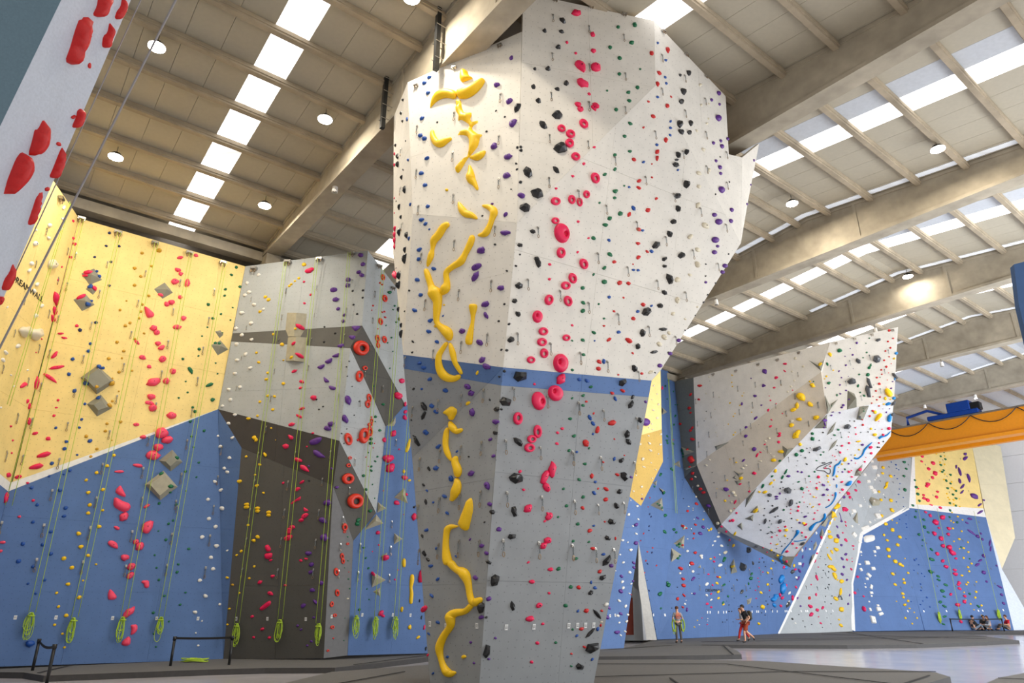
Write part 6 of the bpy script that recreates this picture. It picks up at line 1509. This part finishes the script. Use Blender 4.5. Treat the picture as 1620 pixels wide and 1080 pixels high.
H('Y', '520 40 34 .8,560 65 30,580 78 26,498 149 30,518 240 26,591 195 20,597 224 26,583 318 26,590 349 22,629 380 22,600 412 26,629 140 20,641 443 16,606 525 20,681 477 14,706 525 16,665 573 16,530 383 12,466 3 22,1171 60 18,1141 91 18,1150 126 18,1088 162 20,1140 221 18,1127 238 18,1210 301 20,1107 306 14,1203 351 20,1122 372 12,1163 405 16,1257 418 18,1192 455 12,1258 503 14,1212 217 14')
H('G', '828 25 44 .45 -30,820 130 44 .6 -30,885 170 34 .5 -20,890 200 34 .5 -20,952 243 44 .4 -20,922 295 38 .7,940 343 34 .4 -20,905 388 34 .6,940 425 38 .45 -20,943 512 40 .35,930 577 34 .4 -20,1155 318 20,1228 425 34 .5 -35,1155 20 14')
H('P', '1245 38 38 .6 30,1222 70 44 .55 30,1275 137 40 .6 -10,1410 258 50 .3 -30,1428 327 34 .5 -30,1445 400 34 .5 -30,1300 215 20,1385 78 16,78 90 24,68 153 20,103 205 20,117 405 20,68 15 44 .6 -60,130 330 22 .5 60')
H('Q', '215 65 26 .7,280 55 54,330 103 38,227 112 38 .6 -60,295 160 56 .45 -45,280 190 28,262 232 14,266 262 18,315 260 40 .7 80,315 310 30,317 337 18,296 385 16,305 452 36 .6 -70,372 418 24,377 450 44,398 490 48 .7 20,330 540 78 .55 -75')
H('b', '736 235 14,685 30 16,720 70 12,680 118 12,740 290 14,730 300 10,755 380 12,735 410 14,655 385 10,765 450 10,770 170 12,745 145 12,790 350 16,815 430 14,700 20 12')
cards('627 467,764 467,957 465,1230 462,1267 462,1443 458')
quickdraws('520 140 45,565 260 50,660 260 30,680 20 45,710 140 45,742 260 45,850 130 40,878 250 40,1035 250 40,1195 240 45,1335 100 40,1370 230 50,200 280 35')
R(1, 0, 0)
for x0, y0, x1, y1 in ((1449, 800, 1481, 970), (1480, 805, 1513, 966), (1538, 810, 1574, 966)):
    rope(x0, y0, x1, y1, 'pale lime rope ending in a small coil on the far blue', double=False, off=(.2, .3))

place_holds()

# ------------------------------------------------------------------ lettering on the walls
def lettering(word, x0, y0, x1, y1, g, size_px, m, label):
    a, b = on_plane(g, x0, y0), on_plane(g, x1, y1); n = GN[g]; ex = (b - a).normalized(); ey = n.cross(ex)
    cu = bpy.data.curves.new('lettering', 'FONT'); cu.body = word; cu.extrude = .004; cu.size = 1
    o = bpy.data.objects.new('wall_lettering', cu); COL.objects.link(o); cu.materials.append(m)
    bpy.context.view_layer.update(); w = max(.01, o.dimensions.x); L_ = (b - a).length
    cu.size = size_px * depth_of(a) / F * 1.38
    bpy.context.view_layer.update(); w = max(.01, o.dimensions.x)
    dg = bpy.context.evaluated_depsgraph_get(); me = bpy.data.meshes.new_from_object(o.evaluated_get(dg)); bpy.data.objects.remove(o)
    o = bpy.data.objects.new('wall_lettering', me); COL.objects.link(o)
    if not me.materials: me.materials.append(m)
    o.matrix_world = mat4(ex * (L_ / w), ey, n, a + n * .01)
    tag(o, label, 'lettering')
lettering('DREAMWALL', 17, 441, 66, 478, 'W1l', 10.5, M_INK, 'black capital lettering DREAMWALL printed on the yellow wall at the left')
lettering('DREAMWALL', 1116, 936, 1142, 936, 'B3', 5, M_INK, 'dark DREAMWALL lettering on the far blue wall above the walkers')
def emblem(x, y, g):
    n = GN[g]; P_ = lambda a, b: on_plane(g, x + a, y + b) + n * .01
    bm = bmesh.new()
    for a, b in (((-4, 3), (0, -6)), ((0, -6), (4, 3)), ((-4, 3), (-1, 2)), ((1, 2), (4, 3)), ((-2, -1), (2, -1))):
        tube(bm, [P_(*a), P_(*b)], .03, 4)
    o = obj('wall_emblem', bm, M_INK); tag(o, 'small black triangular emblem printed on the light grey wall', 'emblem')
emblem(1328.5, 945, 'Qa')

# ------------------------------------------------------------------ lamps, fixtures on the roof
LAMPS = [(-18.3, 1.42), (-18.28, 6.53), (-23.9, 1.43), (-23.8, 6.55), (-6.44, 24.05), (-11.94, 24.1), (-12.03, 34.9), None, (-12.75, 1.42), (-12.75, 6.53), (-7.2, 1.42), (-7.2, 6.53)]
def lamp(u, v, label, power=260, p=None):
    zt = ztop(u); p = p or P(u, v, zt - .52)
    r_ = empty('ceiling_lamp', p, label, 'lamp', 'round high bay lamps')
    bm = bmesh.new(); bmesh.ops.create_cone(bm, segments=20, radius1=.25, radius2=.14, depth=.14, cap_ends=True, matrix=Matrix.Translation((0, 0, .07))); obj('housing', bm, M_BLKST, r_)
    bm = bmesh.new(); bmesh.ops.create_cone(bm, segments=20, radius1=.23, radius2=.23, depth=.02, cap_ends=True, matrix=Matrix.Translation((0, 0, -.012))); obj('lens', bm, M_LAMP, r_)['label'] = 'glowing warm white lens'
    bm = bmesh.new(); tube(bm, [Vector((0, 0, .14)), Vector((0, 0, .42))], .015, 5); obj('hanger_rod', bm, M_STEEL, r_)
    l = bpy.data.lights.new('lamp_light', 'AREA'); l.shape = 'DISK'; l.size = .35; l.energy = power; l.color = (1, .90, .74)
    lo = bpy.data.objects.new('lamp_light', l); COL.objects.link(lo); lo.location = (0, 0, -.04); lo.parent = r_
wl = ['lit lamp nearest the rope in the upper left bay', 'lit lamp left of the big beam beside the tower', 'lit lamp low at the far left of the roof', 'lit lamp at the lower left by the skylight end',
      'lit lamp in the roof bay at the upper right', 'lit lamp right beside the tower edge', 'lit lamp in front of the fourth beam with a bright halo', 'bright lamp under the third beam near the tower',
      'lamp near the ridge above the near wall', 'lamp near the ridge left of the first beam', 'lamp right of the ridge in the front bay', 'lamp right of the ridge beside the first beam']
for k, w in enumerate(wl):
    if LAMPS[k] is None: lamp(-15, 27.2, w, p=ptv(1243, 431, 27.35))
    else: lamp(LAMPS[k][0], LAMPS[k][1], w, 330 if k > 7 else 120 if k == 6 else 480 if k in (4, 5) else 240)
def fixture(name, p, label, kind):
    r_ = empty(name, p, label, kind)
    return r_
# white bulkhead boxes and spotlights on the beams
for u, v, lb in ((-11.6, BEAMS[1] + .0, 'white twin emergency light under the second beam'),):
    r_ = fixture('emergency_light', P(u, v, 15.9), lb, 'light fitting')
    bm = bmesh.new(); box(bm, (0, 0, 0), BX, BY, UP, .5, .32, .16); obj('body', bm, M_EDGE, r_)
    for s in (-.12, .18):
        bm = bmesh.new(); bmesh.ops.create_icosphere(bm, subdivisions=2, radius=.07, matrix=Matrix.Translation(BX * s + Vector((0, 0, -.1)))); obj('lamp_head', bm, M_BLKST, r_)
for x, y, k, lb in ((530, 299, 0, 'small white detector box under the first beam'), (1133, 478, 2, 'white spotlight under the third beam by the tower'), (1385, 523, 3, 'white spotlight under the fourth beam above the wing'),
                 (1543, 627, 5, 'bright spotlight under the sixth beam'), (1463, 643, 5, 'white cylinder fitting under the sixth beam'), (1490, 576, 4, 'white fitting under the fifth beam')):
    v = BEAMS[k]; p = ptz(x, y, 15.9); p = ptv(x, y, v - .1)
    r_ = fixture('spotlight', p, lb, 'light fitting')
    bm = bmesh.new(); bmesh.ops.create_cone(bm, segments=14, radius1=.11, radius2=.09, depth=.26, cap_ends=True); obj('body', bm, M_EDGE, r_)
    bm = bmesh.new(); bmesh.ops.create_cone(bm, segments=14, radius1=.085, radius2=.085, depth=.02, cap_ends=True, matrix=Matrix.Translation((0, 0, -.14))); obj('lens', bm, M_LAMP if 'bright' in lb else M_STEEL, r_)
    bm = bmesh.new(); box(bm, (0, 0, .17), BX, BY, UP, .05, .05, max(.12, 16.05 - p.z - .1) ); obj('mount', bm, M_STEEL, r_)
# two dark steel hangers with threaded rods clamped to the first beam
for (x, y0, y1, lb) in ((695, 2, 105, 'long black steel hanger post on the beam above the tower'), (612, 113, 195, 'shorter black steel hanger post left of the tower')):
    v = BEAMS[0] - .5; a, b = ptv(x, y0, v), ptv(x, y1, v); b = Vector((a.x, a.y, b.z))
    r_ = fixture('steel_hanger', b, lb, 'steel post')
    L_ = a.z - b.z
    bm = bmesh.new(); box(bm, (0, 0, L_ / 2), BX, BY, UP, .13, .13, L_); obj('post', bm, M_BLKST, r_)
    for fr_ in (.15, .38, .62, .85):
        bm = bmesh.new(); z = L_ * fr_
        for s in (-.1, .1): tube(bm, [BX * s + UP * z - BY * .1, BX * s + UP * z + BY * .5], .012, 5)
        obj('threaded_rod', bm, M_STEEL, r_)
# crane girder with hoist
g = empty('bridge_crane', P(-8, 58.6, 13.4), 'orange overhead crane girder crossing the far right of the hall', 'crane')
v_ = 58.6
pa, pb = ptv(1395, 684, v_), ptv(1640, 637.5, v_); zt = (pa.z + pb.z) / 2
zt = ptv(1500, 663, v_).z
for nm, z0, z1, w in (('girder_web', zt - 1.75, zt - .12, .5), ('top_flange', zt - .12, zt, .8), ('bottom_flange', zt - 2.0, zt - 1.75, 1.0)):
    bm = bmesh.new(); box(bm, P(-12.4, v_, (z0 + z1) / 2), BX, BY, UP, 29.6, w, z1 - z0); shift(bm, -g.location); obj(nm, bm, M_ORANGE if nm != 'top_flange' else M_STEEL, g)
bm = bmesh.new(); box(bm, P(-12.4, v_ + 2.2, zt - 1.2), BX, BY, UP, 29.6, .5, 1.6); shift(bm, -g.location); obj('rear_girder', bm, M_ORANGE, g)
bm = bmesh.new()
for k in range(9):
    u0 = -24 + 3 * k
    tube(bm, [P(u0 + 3 * t / 8, v_ - .45, zt - .12 - .75 * (1 - (2 * t / 8 - 1) ** 2)) for t in range(9)], .035, 5)
shift(bm, -g.location); obj('festoon_cable', bm, M_BLKST, g)
c = ptv(1508, 652, v_)
h = empty('crane_hoist', c, 'blue hoist trolley standing on the orange crane girder', 'hoist')
u_c = .618 * c.x - .786 * c.y
def hb(du, dz, sx, sy, sz, m, nm):
    bm = bmesh.new(); box(bm, BX * du + UP * dz, BX, BY, UP, sx, sy, sz); bmesh.ops.bevel(bm, geom=bm.edges[:], offset=.05, segments=1, affect='EDGES'); obj(nm, bm, m, h)
dz0 = zt - c.z
hb(.0, dz0 + .22, 3.6, .8, .36, M_HOIST, 'trolley_frame'); hb(.5, dz0 + .75, 1.6, .8, .75, M_HOIST, 'drum_housing'); hb(1.6, dz0 + .6, .7, .6, .6, M_BLKST, 'motor')
bm = bmesh.new(); tube(bm, [BX * -3.4 + UP * (dz0 + .05), BX * -3.4 + UP * (dz0 + .7), BX * -1.8 + UP * (dz0 + .95), BX * -.6 + UP * (dz0 + .35)], .12, 6); obj('bent_arm', bm, M_HOIST, h)

# ------------------------------------------------------------------ grey static ropes close by
for (a, b, r_, lb) in (((420, -280, 9.0), (-42, 632, 9.4), .014, 'thick grey static rope running across the upper left corner'), ((326, -224, 9.3), (20, 440, 9.8), .008, 'thin grey static rope left of the thick one')):
    A_, B_ = ptd(a[0], a[1], a[2]), ptd(b[0], b[1], b[2])
    bm = bmesh.new(); tube(bm, [A_ + (B_ - A_) * (k / 6) for k in range(7)], r_, 8); o = obj('static_rope', bm, M_GROPE, None, True); tag(o, lb, 'rope')

# ------------------------------------------------------------------ belt barriers
def post(x, y0, y1, lb):
    b = ptz(x, y1, 0); h = 1.02
    r_ = empty('barrier_post', b, lb, 'barrier post')
    bm = bmesh.new()
    tube(bm, [Vector((0, 0, 0)), Vector((0, 0, .018)), Vector((0, 0, .03))], .17, 20, rads=[.17, .17, .06]); obj('base_plate', bm, M_BLKST, r_, True)
    bm = bmesh.new(); tube(bm, [Vector((0, 0, .02)), Vector((0, 0, h - .02))], .042, 12); obj('pole', bm, M_BLKST, r_, True)
    bm = bmesh.new(); tube(bm, [Vector((0, 0, h - .11)), Vector((0, 0, h))], .055, 12); obj('belt_head', bm, M_BLKST, r_, True)
    return b, h, r_
def belt(A_, B_, sag, lb):
    a = A_[0] + UP * (A_[1] - .05); b = B_[0] + UP * (B_[1] - .05); r_ = A_[2]
    t = (b - a).normalized(); s = UP.cross(t)
    bm = bmesh.new(); prev = None
    for k in range(13):
        f = k / 12; c = a.lerp(b, f) - UP * (sag * (1 - (2 * f - 1) ** 2)) - r_.location
        q = [bm.verts.new(c + UP * .034 + s * .003), bm.verts.new(c - UP * .034 + s * .003), bm.verts.new(c - UP * .034 - s * .003), bm.verts.new(c + UP * .034 - s * .003)]
        if prev:
            for i in range(4): bm.faces.new((prev[i], prev[(i + 1) % 4], q[(i + 1) % 4], q[i]))
        prev = q
    obj('belt', bm, M_BELT, r_)
a1 = post(49, 1010, 1070, 'black barrier post at the far left with sagging belt'); a2 = post(72, 1015, 1088, 'black barrier post nearest the camera at the left'); belt(a1, a2, .1, '')
b1 = post(268, 1004, 1062, 'black barrier post left end of the taut belt by the left mat'); b2 = post(361, 1004, 1060, 'black barrier post right end of the taut belt by the left mat'); belt(b1, b2, .02, '')
c1 = post(1508, 977, 1002, 'black barrier post left of the seated group'); c2 = post(1590, 975, 1002, 'black barrier post right of the seated group'); belt(c1, c2, .02, '')
# loose rope heap on the left mat
bm = bmesh.new(); c = ptz(308, 1046, .185); rs = random.Random(5)
for k in range(9):
    rr = rs.uniform(.15, .42); ph = rs.uniform(0, 6)
    tube(bm, [Vector((rr * math.cos(t + ph) * 1.1 + rs.uniform(-.02, .02), rr * .6 * math.sin(t + ph), .02 + .02 * (k % 4) + .02 * math.sin(2 * t + k))) for t in [2 * math.pi * i / 16 for i in range(16)]], .014, 5, True)
o = obj('rope_heap', bm, M_ROPE, None, True); o.location = c; tag(o, 'small heap of lime green rope lying on the left mat', 'rope')

# ------------------------------------------------------------------ people
def skin(name, verts, edges, rads, m, parent, sub=2, root=0):
    me = bpy.data.meshes.new(name); me.from_pydata([tuple(v) for v in verts], edges, []); me.materials.append(m)
    o = bpy.data.objects.new(name, me); COL.objects.link(o); o.parent = parent
    sk = o.modifiers.new('skin', 'SKIN'); sk.use_smooth_shade = True
    lay = me.skin_vertices[0].data
    for i, r_ in enumerate(rads):
        rr = r_ if isinstance(r_, tuple) else (r_, r_)
        lay[i].radius = rr; lay[i].use_root = (i == root)
    s = o.modifiers.new('sub', 'SUBSURF'); s.levels = sub; s.render_levels = sub
    return o
SKINM = mat('skin', srgb(214, 160, 130), .6); HAIRB = mat('brown_hair', srgb(92, 56, 36), .8); HAIRK = mat('dark_hair', srgb(34, 26, 24), .8)
EYE = mat('dark_eyes', srgb(20, 18, 18), .3)
def person(loc, yaw, J, lb, shirt, trousers, shoes, hair, scale=1., sleeves='short', shorts=False, longhair=False, cap=None, extra=None, group=None):
    """J: joint positions in metres, x right, y forward (facing +y), z up"""
    r_ = empty('person', loc, lb, 'person', group); r_.rotation_euler = (0, 0, yaw); r_.scale = (scale,) * 3
    V = {k: Vector(v) for k, v in J.items()}
    names, verts, rads, edges = [], [], [], []
    def add(n, p, r): names.append(n); verts.append(Vector(p)); rads.append(r); return len(verts) - 1
    pel = add('pel', V['pelvis'], (.125, .095)); wa = add('wa', V['pelvis'].lerp(V['chest'], .45), (.12, .085)); ch = add('ch', V['chest'], (.15, .1)); nk = add('nk', V['neck'], .055)
    hd0 = add('hd0', V['head'] - Vector((0, 0, .05)), .062); hd = add('hd', V['head'] + Vector((0, .005, .02)), (.078, .088)); ht = add('ht', V['head'] + Vector((0, -.005, .09)), (.062, .07))
    edges += [(pel, wa), (wa, ch), (ch, nk), (nk, hd0), (hd0, hd), (hd, ht)]
    for s, S_ in ((-1, 'L'), (1, 'R')):
        sh, el, wr, ha = V['sh' + S_], V['el' + S_], V['wr' + S_], V['ha' + S_]
        i0 = add('sh', sh, .055); i1 = add('ua', sh.lerp(el, .5), .046); i2 = add('el', el, .038); i3 = add('fa', el.lerp(wr, .4), .036); i4 = add('wr', wr, .024); i5 = add('ha', wr.lerp(ha, .6), (.034, .018))
        edges += [(ch, i0), (i0, i1), (i1, i2), (i2, i3), (i3, i4), (i4, i5)]
        hp, kn, an, to = V['hp' + S_], V['kn' + S_], V['an' + S_], V['to' + S_]
        i0 = add('hp', hp, .088); i1 = add('th', hp.lerp(kn, .5), .075); i2 = add('kn', kn, .054); i3 = add('cf', kn.lerp(an, .35), .056); i4 = add('an', an, .036); i5 = add('ft', to, (.04, .03))
        edges += [(pel, i0), (i0, i1), (i1, i2), (i2, i3), (i3, i4), (i4, i5)]
    body = skin('body', verts, edges, rads, SKINM, r_, 2)
    # five fingers per hand, rooted in the palm
    for s, S_ in ((-1, 'L'), (1, 'R')):
        wr, ha = V['wr' + S_], V['ha' + S_]; d = (ha - wr).normalized(); sd = d.cross(Vector((0, 0, 1)) if abs(d.z) < .8 else Vector((0, 1, 0))).normalized(); up_ = sd.cross(d)
        fv, fe, fr_ = [wr.lerp(ha, .45)], [], [.018]
        for k, ln in enumerate((.062, .072, .078, .07)):
            o_ = (k - 1.5) * .019; b = len(fv)
            fv += [wr.lerp(ha, .85) + sd * o_, wr.lerp(ha, .85) + sd * o_ + d * ln * .55, wr.lerp(ha, .85) + sd * o_ + d * ln * .9 - up_ * .018]; fr_ += [.0095, .0085, .007]; fe += [(0, b), (b, b + 1), (b + 1, b + 2)]
        b = len(fv); fv += [wr.lerp(ha, .5) + sd * .034, wr.lerp(ha, .75) + sd * .052]; fr_ += [.011, .009]; fe += [(0, b), (b, b + 1)]
        skin('fingers', fv, fe, fr_, SKINM, r_, 1)
    # face: eyes, nose, mouth, ears
    hc = V['head'] + Vector((0, 0, .02))
    bm = bmesh.new()
    for s in (-1, 1): bmesh.ops.create_icosphere(bm, subdivisions=1, radius=.011, matrix=Matrix.Translation(hc + Vector((s * .03, .083, .012))))
    obj('eyes', bm, EYE, r_)
    bm = bmesh.new(); bmesh.ops.create_icosphere(bm, subdivisions=1, radius=.014, matrix=Matrix.Translation(hc + Vector((0, .094, -.015))))
    for s in (-1, 1): bmesh.ops.create_icosphere(bm, subdivisions=1, radius=.02, matrix=Matrix.Translation(hc + Vector((s * .08, 0, 0))) @ Matrix.Diagonal((.5, .8, 1.3, 1)))
    obj('nose_and_ears', bm, SKINM, r_, True)
    bm = bmesh.new(); box(bm, hc + Vector((0, .084, -.045)), X_, Y_, Z_, .04, .008, .008); obj('mouth', bm, mat('lips', srgb(160, 84, 76), .6), r_)
    # hair
    bm = bmesh.new(); bmesh.ops.create_icosphere(bm, subdivisions=3, radius=1)
    for v_ in bm.verts:
        q = v_.co.copy(); y = q.y
        if q.y > .25 and q.z < .35: q.y = .25
        if q.z < -.35: q.z = -.35
        v_.co = hc + Vector((q.x * .093, q.y * .103 - .012, q.z * .105 + .025)) * 1.0
    if longhair:
        bmesh.ops.create_icosphere(bm, subdivisions=2, radius=1, matrix=Matrix.Translation(hc + Vector((0, -.08, -.12))) @ Matrix.Diagonal((.07, .05, .16, 1)))
    obj('hair', bm, hair, r_, True)
    # clothing as looser shells over the same joints
    ty = V['pelvis'].lerp(V['chest'], .05)
    cv = [ty, V['pelvis'].lerp(V['chest'], .5), V['chest'], V['neck'] - Vector((0, 0, .045))]; ce = [(0, 1), (1, 2), (2, 3)]; cr = [(.142, .112), (.138, .102), (.168, .116), .075]
    for S_ in 'LR':
        b = len(cv); sh, el, wr = V['sh' + S_], V['el' + S_], V['wr' + S_]; cv += [sh, sh.lerp(el, .75)]; cr += [.07, .06]; ce += [(2, b), (b, b + 1)]
        if sleeves == 'long': cv += [el, wr]; cr += [.052, .036]; ce += [(b + 1, b + 2), (b + 2, b + 3)]
    skin('shirt', cv, ce, cr, shirt, r_, 1)
    tv = [V['pelvis'] + Vector((0, 0, .02))]; te = []; tr = [(.14, .108)]
    for S_ in 'LR':
        b = len(tv); hp, kn, an = V['hp' + S_], V['kn' + S_], V['an' + S_]
        if shorts: tv += [hp, hp.lerp(kn, .5), hp.lerp(kn, .95)]; tr += [.1, .096, .088]; te += [(0, b), (b, b + 1), (b + 1, b + 2)]
        else: tv += [hp, kn, an + Vector((0, 0, .03))]; tr += [.1, .07, .058]; te += [(0, b), (b, b + 1), (b + 1, b + 2)]
    skin('shorts' if shorts else 'trousers', tv, te, tr, trousers, r_, 1)
    for S_ in 'LR':
        an, to = V['an' + S_], V['to' + S_]; d = (to - an)
        skin('shoe', [an - Vector((0, 0, .015)) - Vector((d.x, d.y, 0)) * .25, an.lerp(to, .5) - Vector((0, 0, .01)), to + Vector((d.x, d.y, 0)) * .15], [(0, 1), (1, 2)], [.045, .045, (.045, .035)], shoes, r_, 1)
    if cap:
        bm = bmesh.new(); bmesh.ops.create_icosphere(bm, subdivisions=3, radius=1)
        for v_ in bm.verts:
            q = v_.co.copy(); q.z = max(q.z, .1); v_.co = hc + Vector((q.x * .1, q.y * .112 - .005, q.z * .115 + .03))
        box(bm, hc + Vector((0, .13, .05)), X_, Y_, Z_, .13, .12, .015); obj('cap', bm, cap, r_, True)
    if extra: extra(r_, V)
    return r_
STAND = dict(pelvis=(0, 0, .95), chest=(0, 0, 1.30), neck=(0, 0, 1.47), head=(0, .02, 1.60), shL=(-.18, 0, 1.38), shR=(.18, 0, 1.38), hpL=(-.09, 0, .9), hpR=(.09, 0, .9),
             knL=(-.11, .02, .5), anL=(-.12, 0, .09), toL=(-.14, .13, .04), knR=(.11, .02, .5), anR=(.12, 0, .09), toR=(.14, .13, .04),
             elL=(-.27, -.02, 1.12), wrL=(-.2, .14, 1.02), haL=(-.14, .2, 1.02), elR=(.27, -.02, 1.12), wrR=(.25, .2, 1.06), haR=(.24, .27, 1.06))
FWD_AWAY = 0.0
GREYT = mat('grey_tshirt', srgb(150, 150, 152), .85); GREYP = mat('grey_trousers', srgb(88, 84, 82), .85); BROWN = mat('brown_shoes', srgb(78, 54, 40), .7)
def ropes_on(r_, V):
    bm = bmesh.new(); rs = random.Random(9)
    for s in (-1, 1):
        for k in range(7):
            w = rs.uniform(.05, .11); hh = rs.uniform(.25, .36); c = Vector((s * .24, -.04 + rs.uniform(-.03, .03), 1.12))
            tube(bm, [c + Vector((w * math.sin(t), .02 * math.sin(2 * t + k), -hh * (1 - math.cos(t)))) for t in [2 * math.pi * i / 16 for i in range(16)]], .014, 5, True)
    obj('held_rope_loops', bm, M_ROPE, r_, True)
    bm = bmesh.new()
    for k in range(3): tube(bm, [Vector((.13 * math.cos(t), -.13 - .01 * k, 1.22 + .06 * k + .07 * math.sin(t))) for t in [2 * math.pi * i / 12 for i in range(12)]], .012, 5, True)
    obj('orange_sling', bm, mat('orange_webbing', srgb(214, 90, 50), .7), r_)
def place_person(x, y, z): return ptz(x, y, z)
person(place_person(1075, 1017, .18), 0.15, STAND, 'person with brown hair in grey t-shirt and trousers holding green ropes, seen from behind', GREYT, GREYP, BROWN, HAIRB, .98, extra=ropes_on)
WALK = dict(pelvis=(0, 0, .93), chest=(0, .05, 1.28), neck=(0, .08, 1.45), head=(0, .13, 1.57), shL=(-.18, .05, 1.37), shR=(.18, .05, 1.37), hpL=(-.09, 0, .89), hpR=(.09, 0, .89),
            knL=(-.09, .2, .5), anL=(-.1, .2, .09), toL=(-.1, .33, .04), knR=(.09, -.02, .49), anR=(.1, -.36, .24), toR=(.1, -.38, .1),
            elL=(-.24, -.08, 1.13), wrL=(-.22, .08, .96), haL=(-.21, .13, .9), elR=(.24, -.1, 1.13), wrR=(.22, .06, .96), haR=(.21, .1, .9))
BLK = mat('black_tshirt', srgb(36, 34, 36), .85); BRN = mat('rust_red_shorts', srgb(150, 62, 34), .85); KSH = mat('black_shoes', srgb(30, 28, 28), .6)
REDP = mat('red_leggings', srgb(196, 44, 44), .8); WHT = mat('white_top', srgb(225, 222, 218), .8)
def backpack(r_, V):
    bm = bmesh.new(); box(bm, (0, -.2, 1.22), X_, Y_, Z_, .32, .2, .46); bmesh.ops.bevel(bm, geom=bm.edges[:], offset=.06, segments=2, affect='EDGES'); obj('backpack', bm, mat('dark_olive_backpack', srgb(70, 62, 48), .85), r_, True)
    bm = bmesh.new()
    for s in (-1, 1): tube(bm, [Vector((s * .11, -.12, 1.42)), Vector((s * .12, .04, 1.46)), Vector((s * .13, .15, 1.3)), Vector((s * .13, .05, 1.08))], .018, 5)
    obj('shoulder_straps', bm, KSH, r_)
person(place_person(1184, 1016.5, .18), math.radians(100), WALK, 'person walking left in black t-shirt, rust shorts, dark cap and backpack', BLK, BRN, KSH, HAIRK, 1.03, shorts=True, cap=KSH, extra=backpack)
W2 = dict(WALK); W2.update(knL=(-.09, -.02, .5), anL=(-.1, -.22, .18), toL=(-.1, -.12, .05), knR=(.09, .2, .5), anR=(.1, .3, .1), toR=(.1, .43, .05), wrL=(-.2, .2, 1.1), haL=(-.18, .26, 1.12), wrR=(.2, .22, 1.1), haR=(.18, .28, 1.12))
person(place_person(1179, 1014.5, .18), math.radians(98), W2, 'person in white top and red leggings walking behind the one with the backpack', WHT, REDP, KSH, HAIRB, .95, longhair=True)
SIT = dict(pelvis=(0, 0, .18), chest=(0, -.02, .47), neck=(0, .03, .64), head=(0, .08, .76), shL=(-.18, 0, .55), shR=(.18, 0, .55), hpL=(-.1, .04, .11), hpR=(.1, .04, .11),
           knL=(-.16, .42, .36), anL=(-.1, .62, .08), toL=(-.1, .76, .05), knR=(.16, .42, .36), anR=(.1, .6, .08), toR=(.1, .74, .05),
           elL=(-.24, .12, .32), wrL=(-.12, .32, .36), haL=(-.07, .38, .36), elR=(.24, .12, .32), wrR=(.12, .32, .36), haR=(.07, .38, .36))
DJ = mat('dark_jacket', srgb(44, 46, 50), .85); GTR = mat('grey_blue_trousers', srgb(110, 124, 142), .85); LGT = mat('light_grey_top', srgb(170, 176, 184), .85); RDT = mat('bright_red_tshirt', srgb(216, 30, 50), .85)
person(place_person(1541, 997.0, .18), math.radians(-80), SIT, 'seated person in dark jacket facing right, leftmost of the resting group', DJ, GTR, KSH, HAIRK, 1.15, sleeves='long')
person(place_person(1559, 996.6, .18), math.radians(170), SIT, 'seated person in black top facing the camera in the middle of the resting group', BLK, GTR, KSH, HAIRK, 1.15)
person(place_person(1567, 997.0, .18), math.radians(75), SIT, 'seated person in light grey top with long hair facing left', LGT, GREYP, KSH, HAIRB, 1.12, sleeves='long', longhair=True)
person(place_person(1597, 997.0, .18), math.radians(80), SIT, 'seated person in bright red t-shirt right of the barrier post', RDT, GREYP, KSH, HAIRB, 1.18)
# glass-like doorway slab in the gable
gd = empty('gable_door', P(-14, V1 - .2, 0), 'pale grey door in the white gable wall at the far right', 'door')
bm = bmesh.new(); box(bm, P(-13.2, V1 - .16, 1.6), BX, BY, UP, 2.2, .1, 3.2); shift(bm, -gd.location); obj('door_leaf', bm, mat('pale_grey_door', srgb(188, 196, 210), .6), gd)
bm = bmesh.new()
for M_ in FARQ:
    for me in (ME_HANG, ME_SLING, ME_CARA):
        t = bmesh.new(); t.from_mesh(me); t.transform(M_); tmp = bpy.data.meshes.new('t'); t.to_mesh(tmp); t.free(); bm.from_mesh(tmp); bpy.data.meshes.remove(tmp)
tag(obj('distant_quickdraws', bm, M_CHAIN), 'many tiny quickdraws hanging on the farthest walls', 'quickdraws', None, 'stuff')
write_labels()
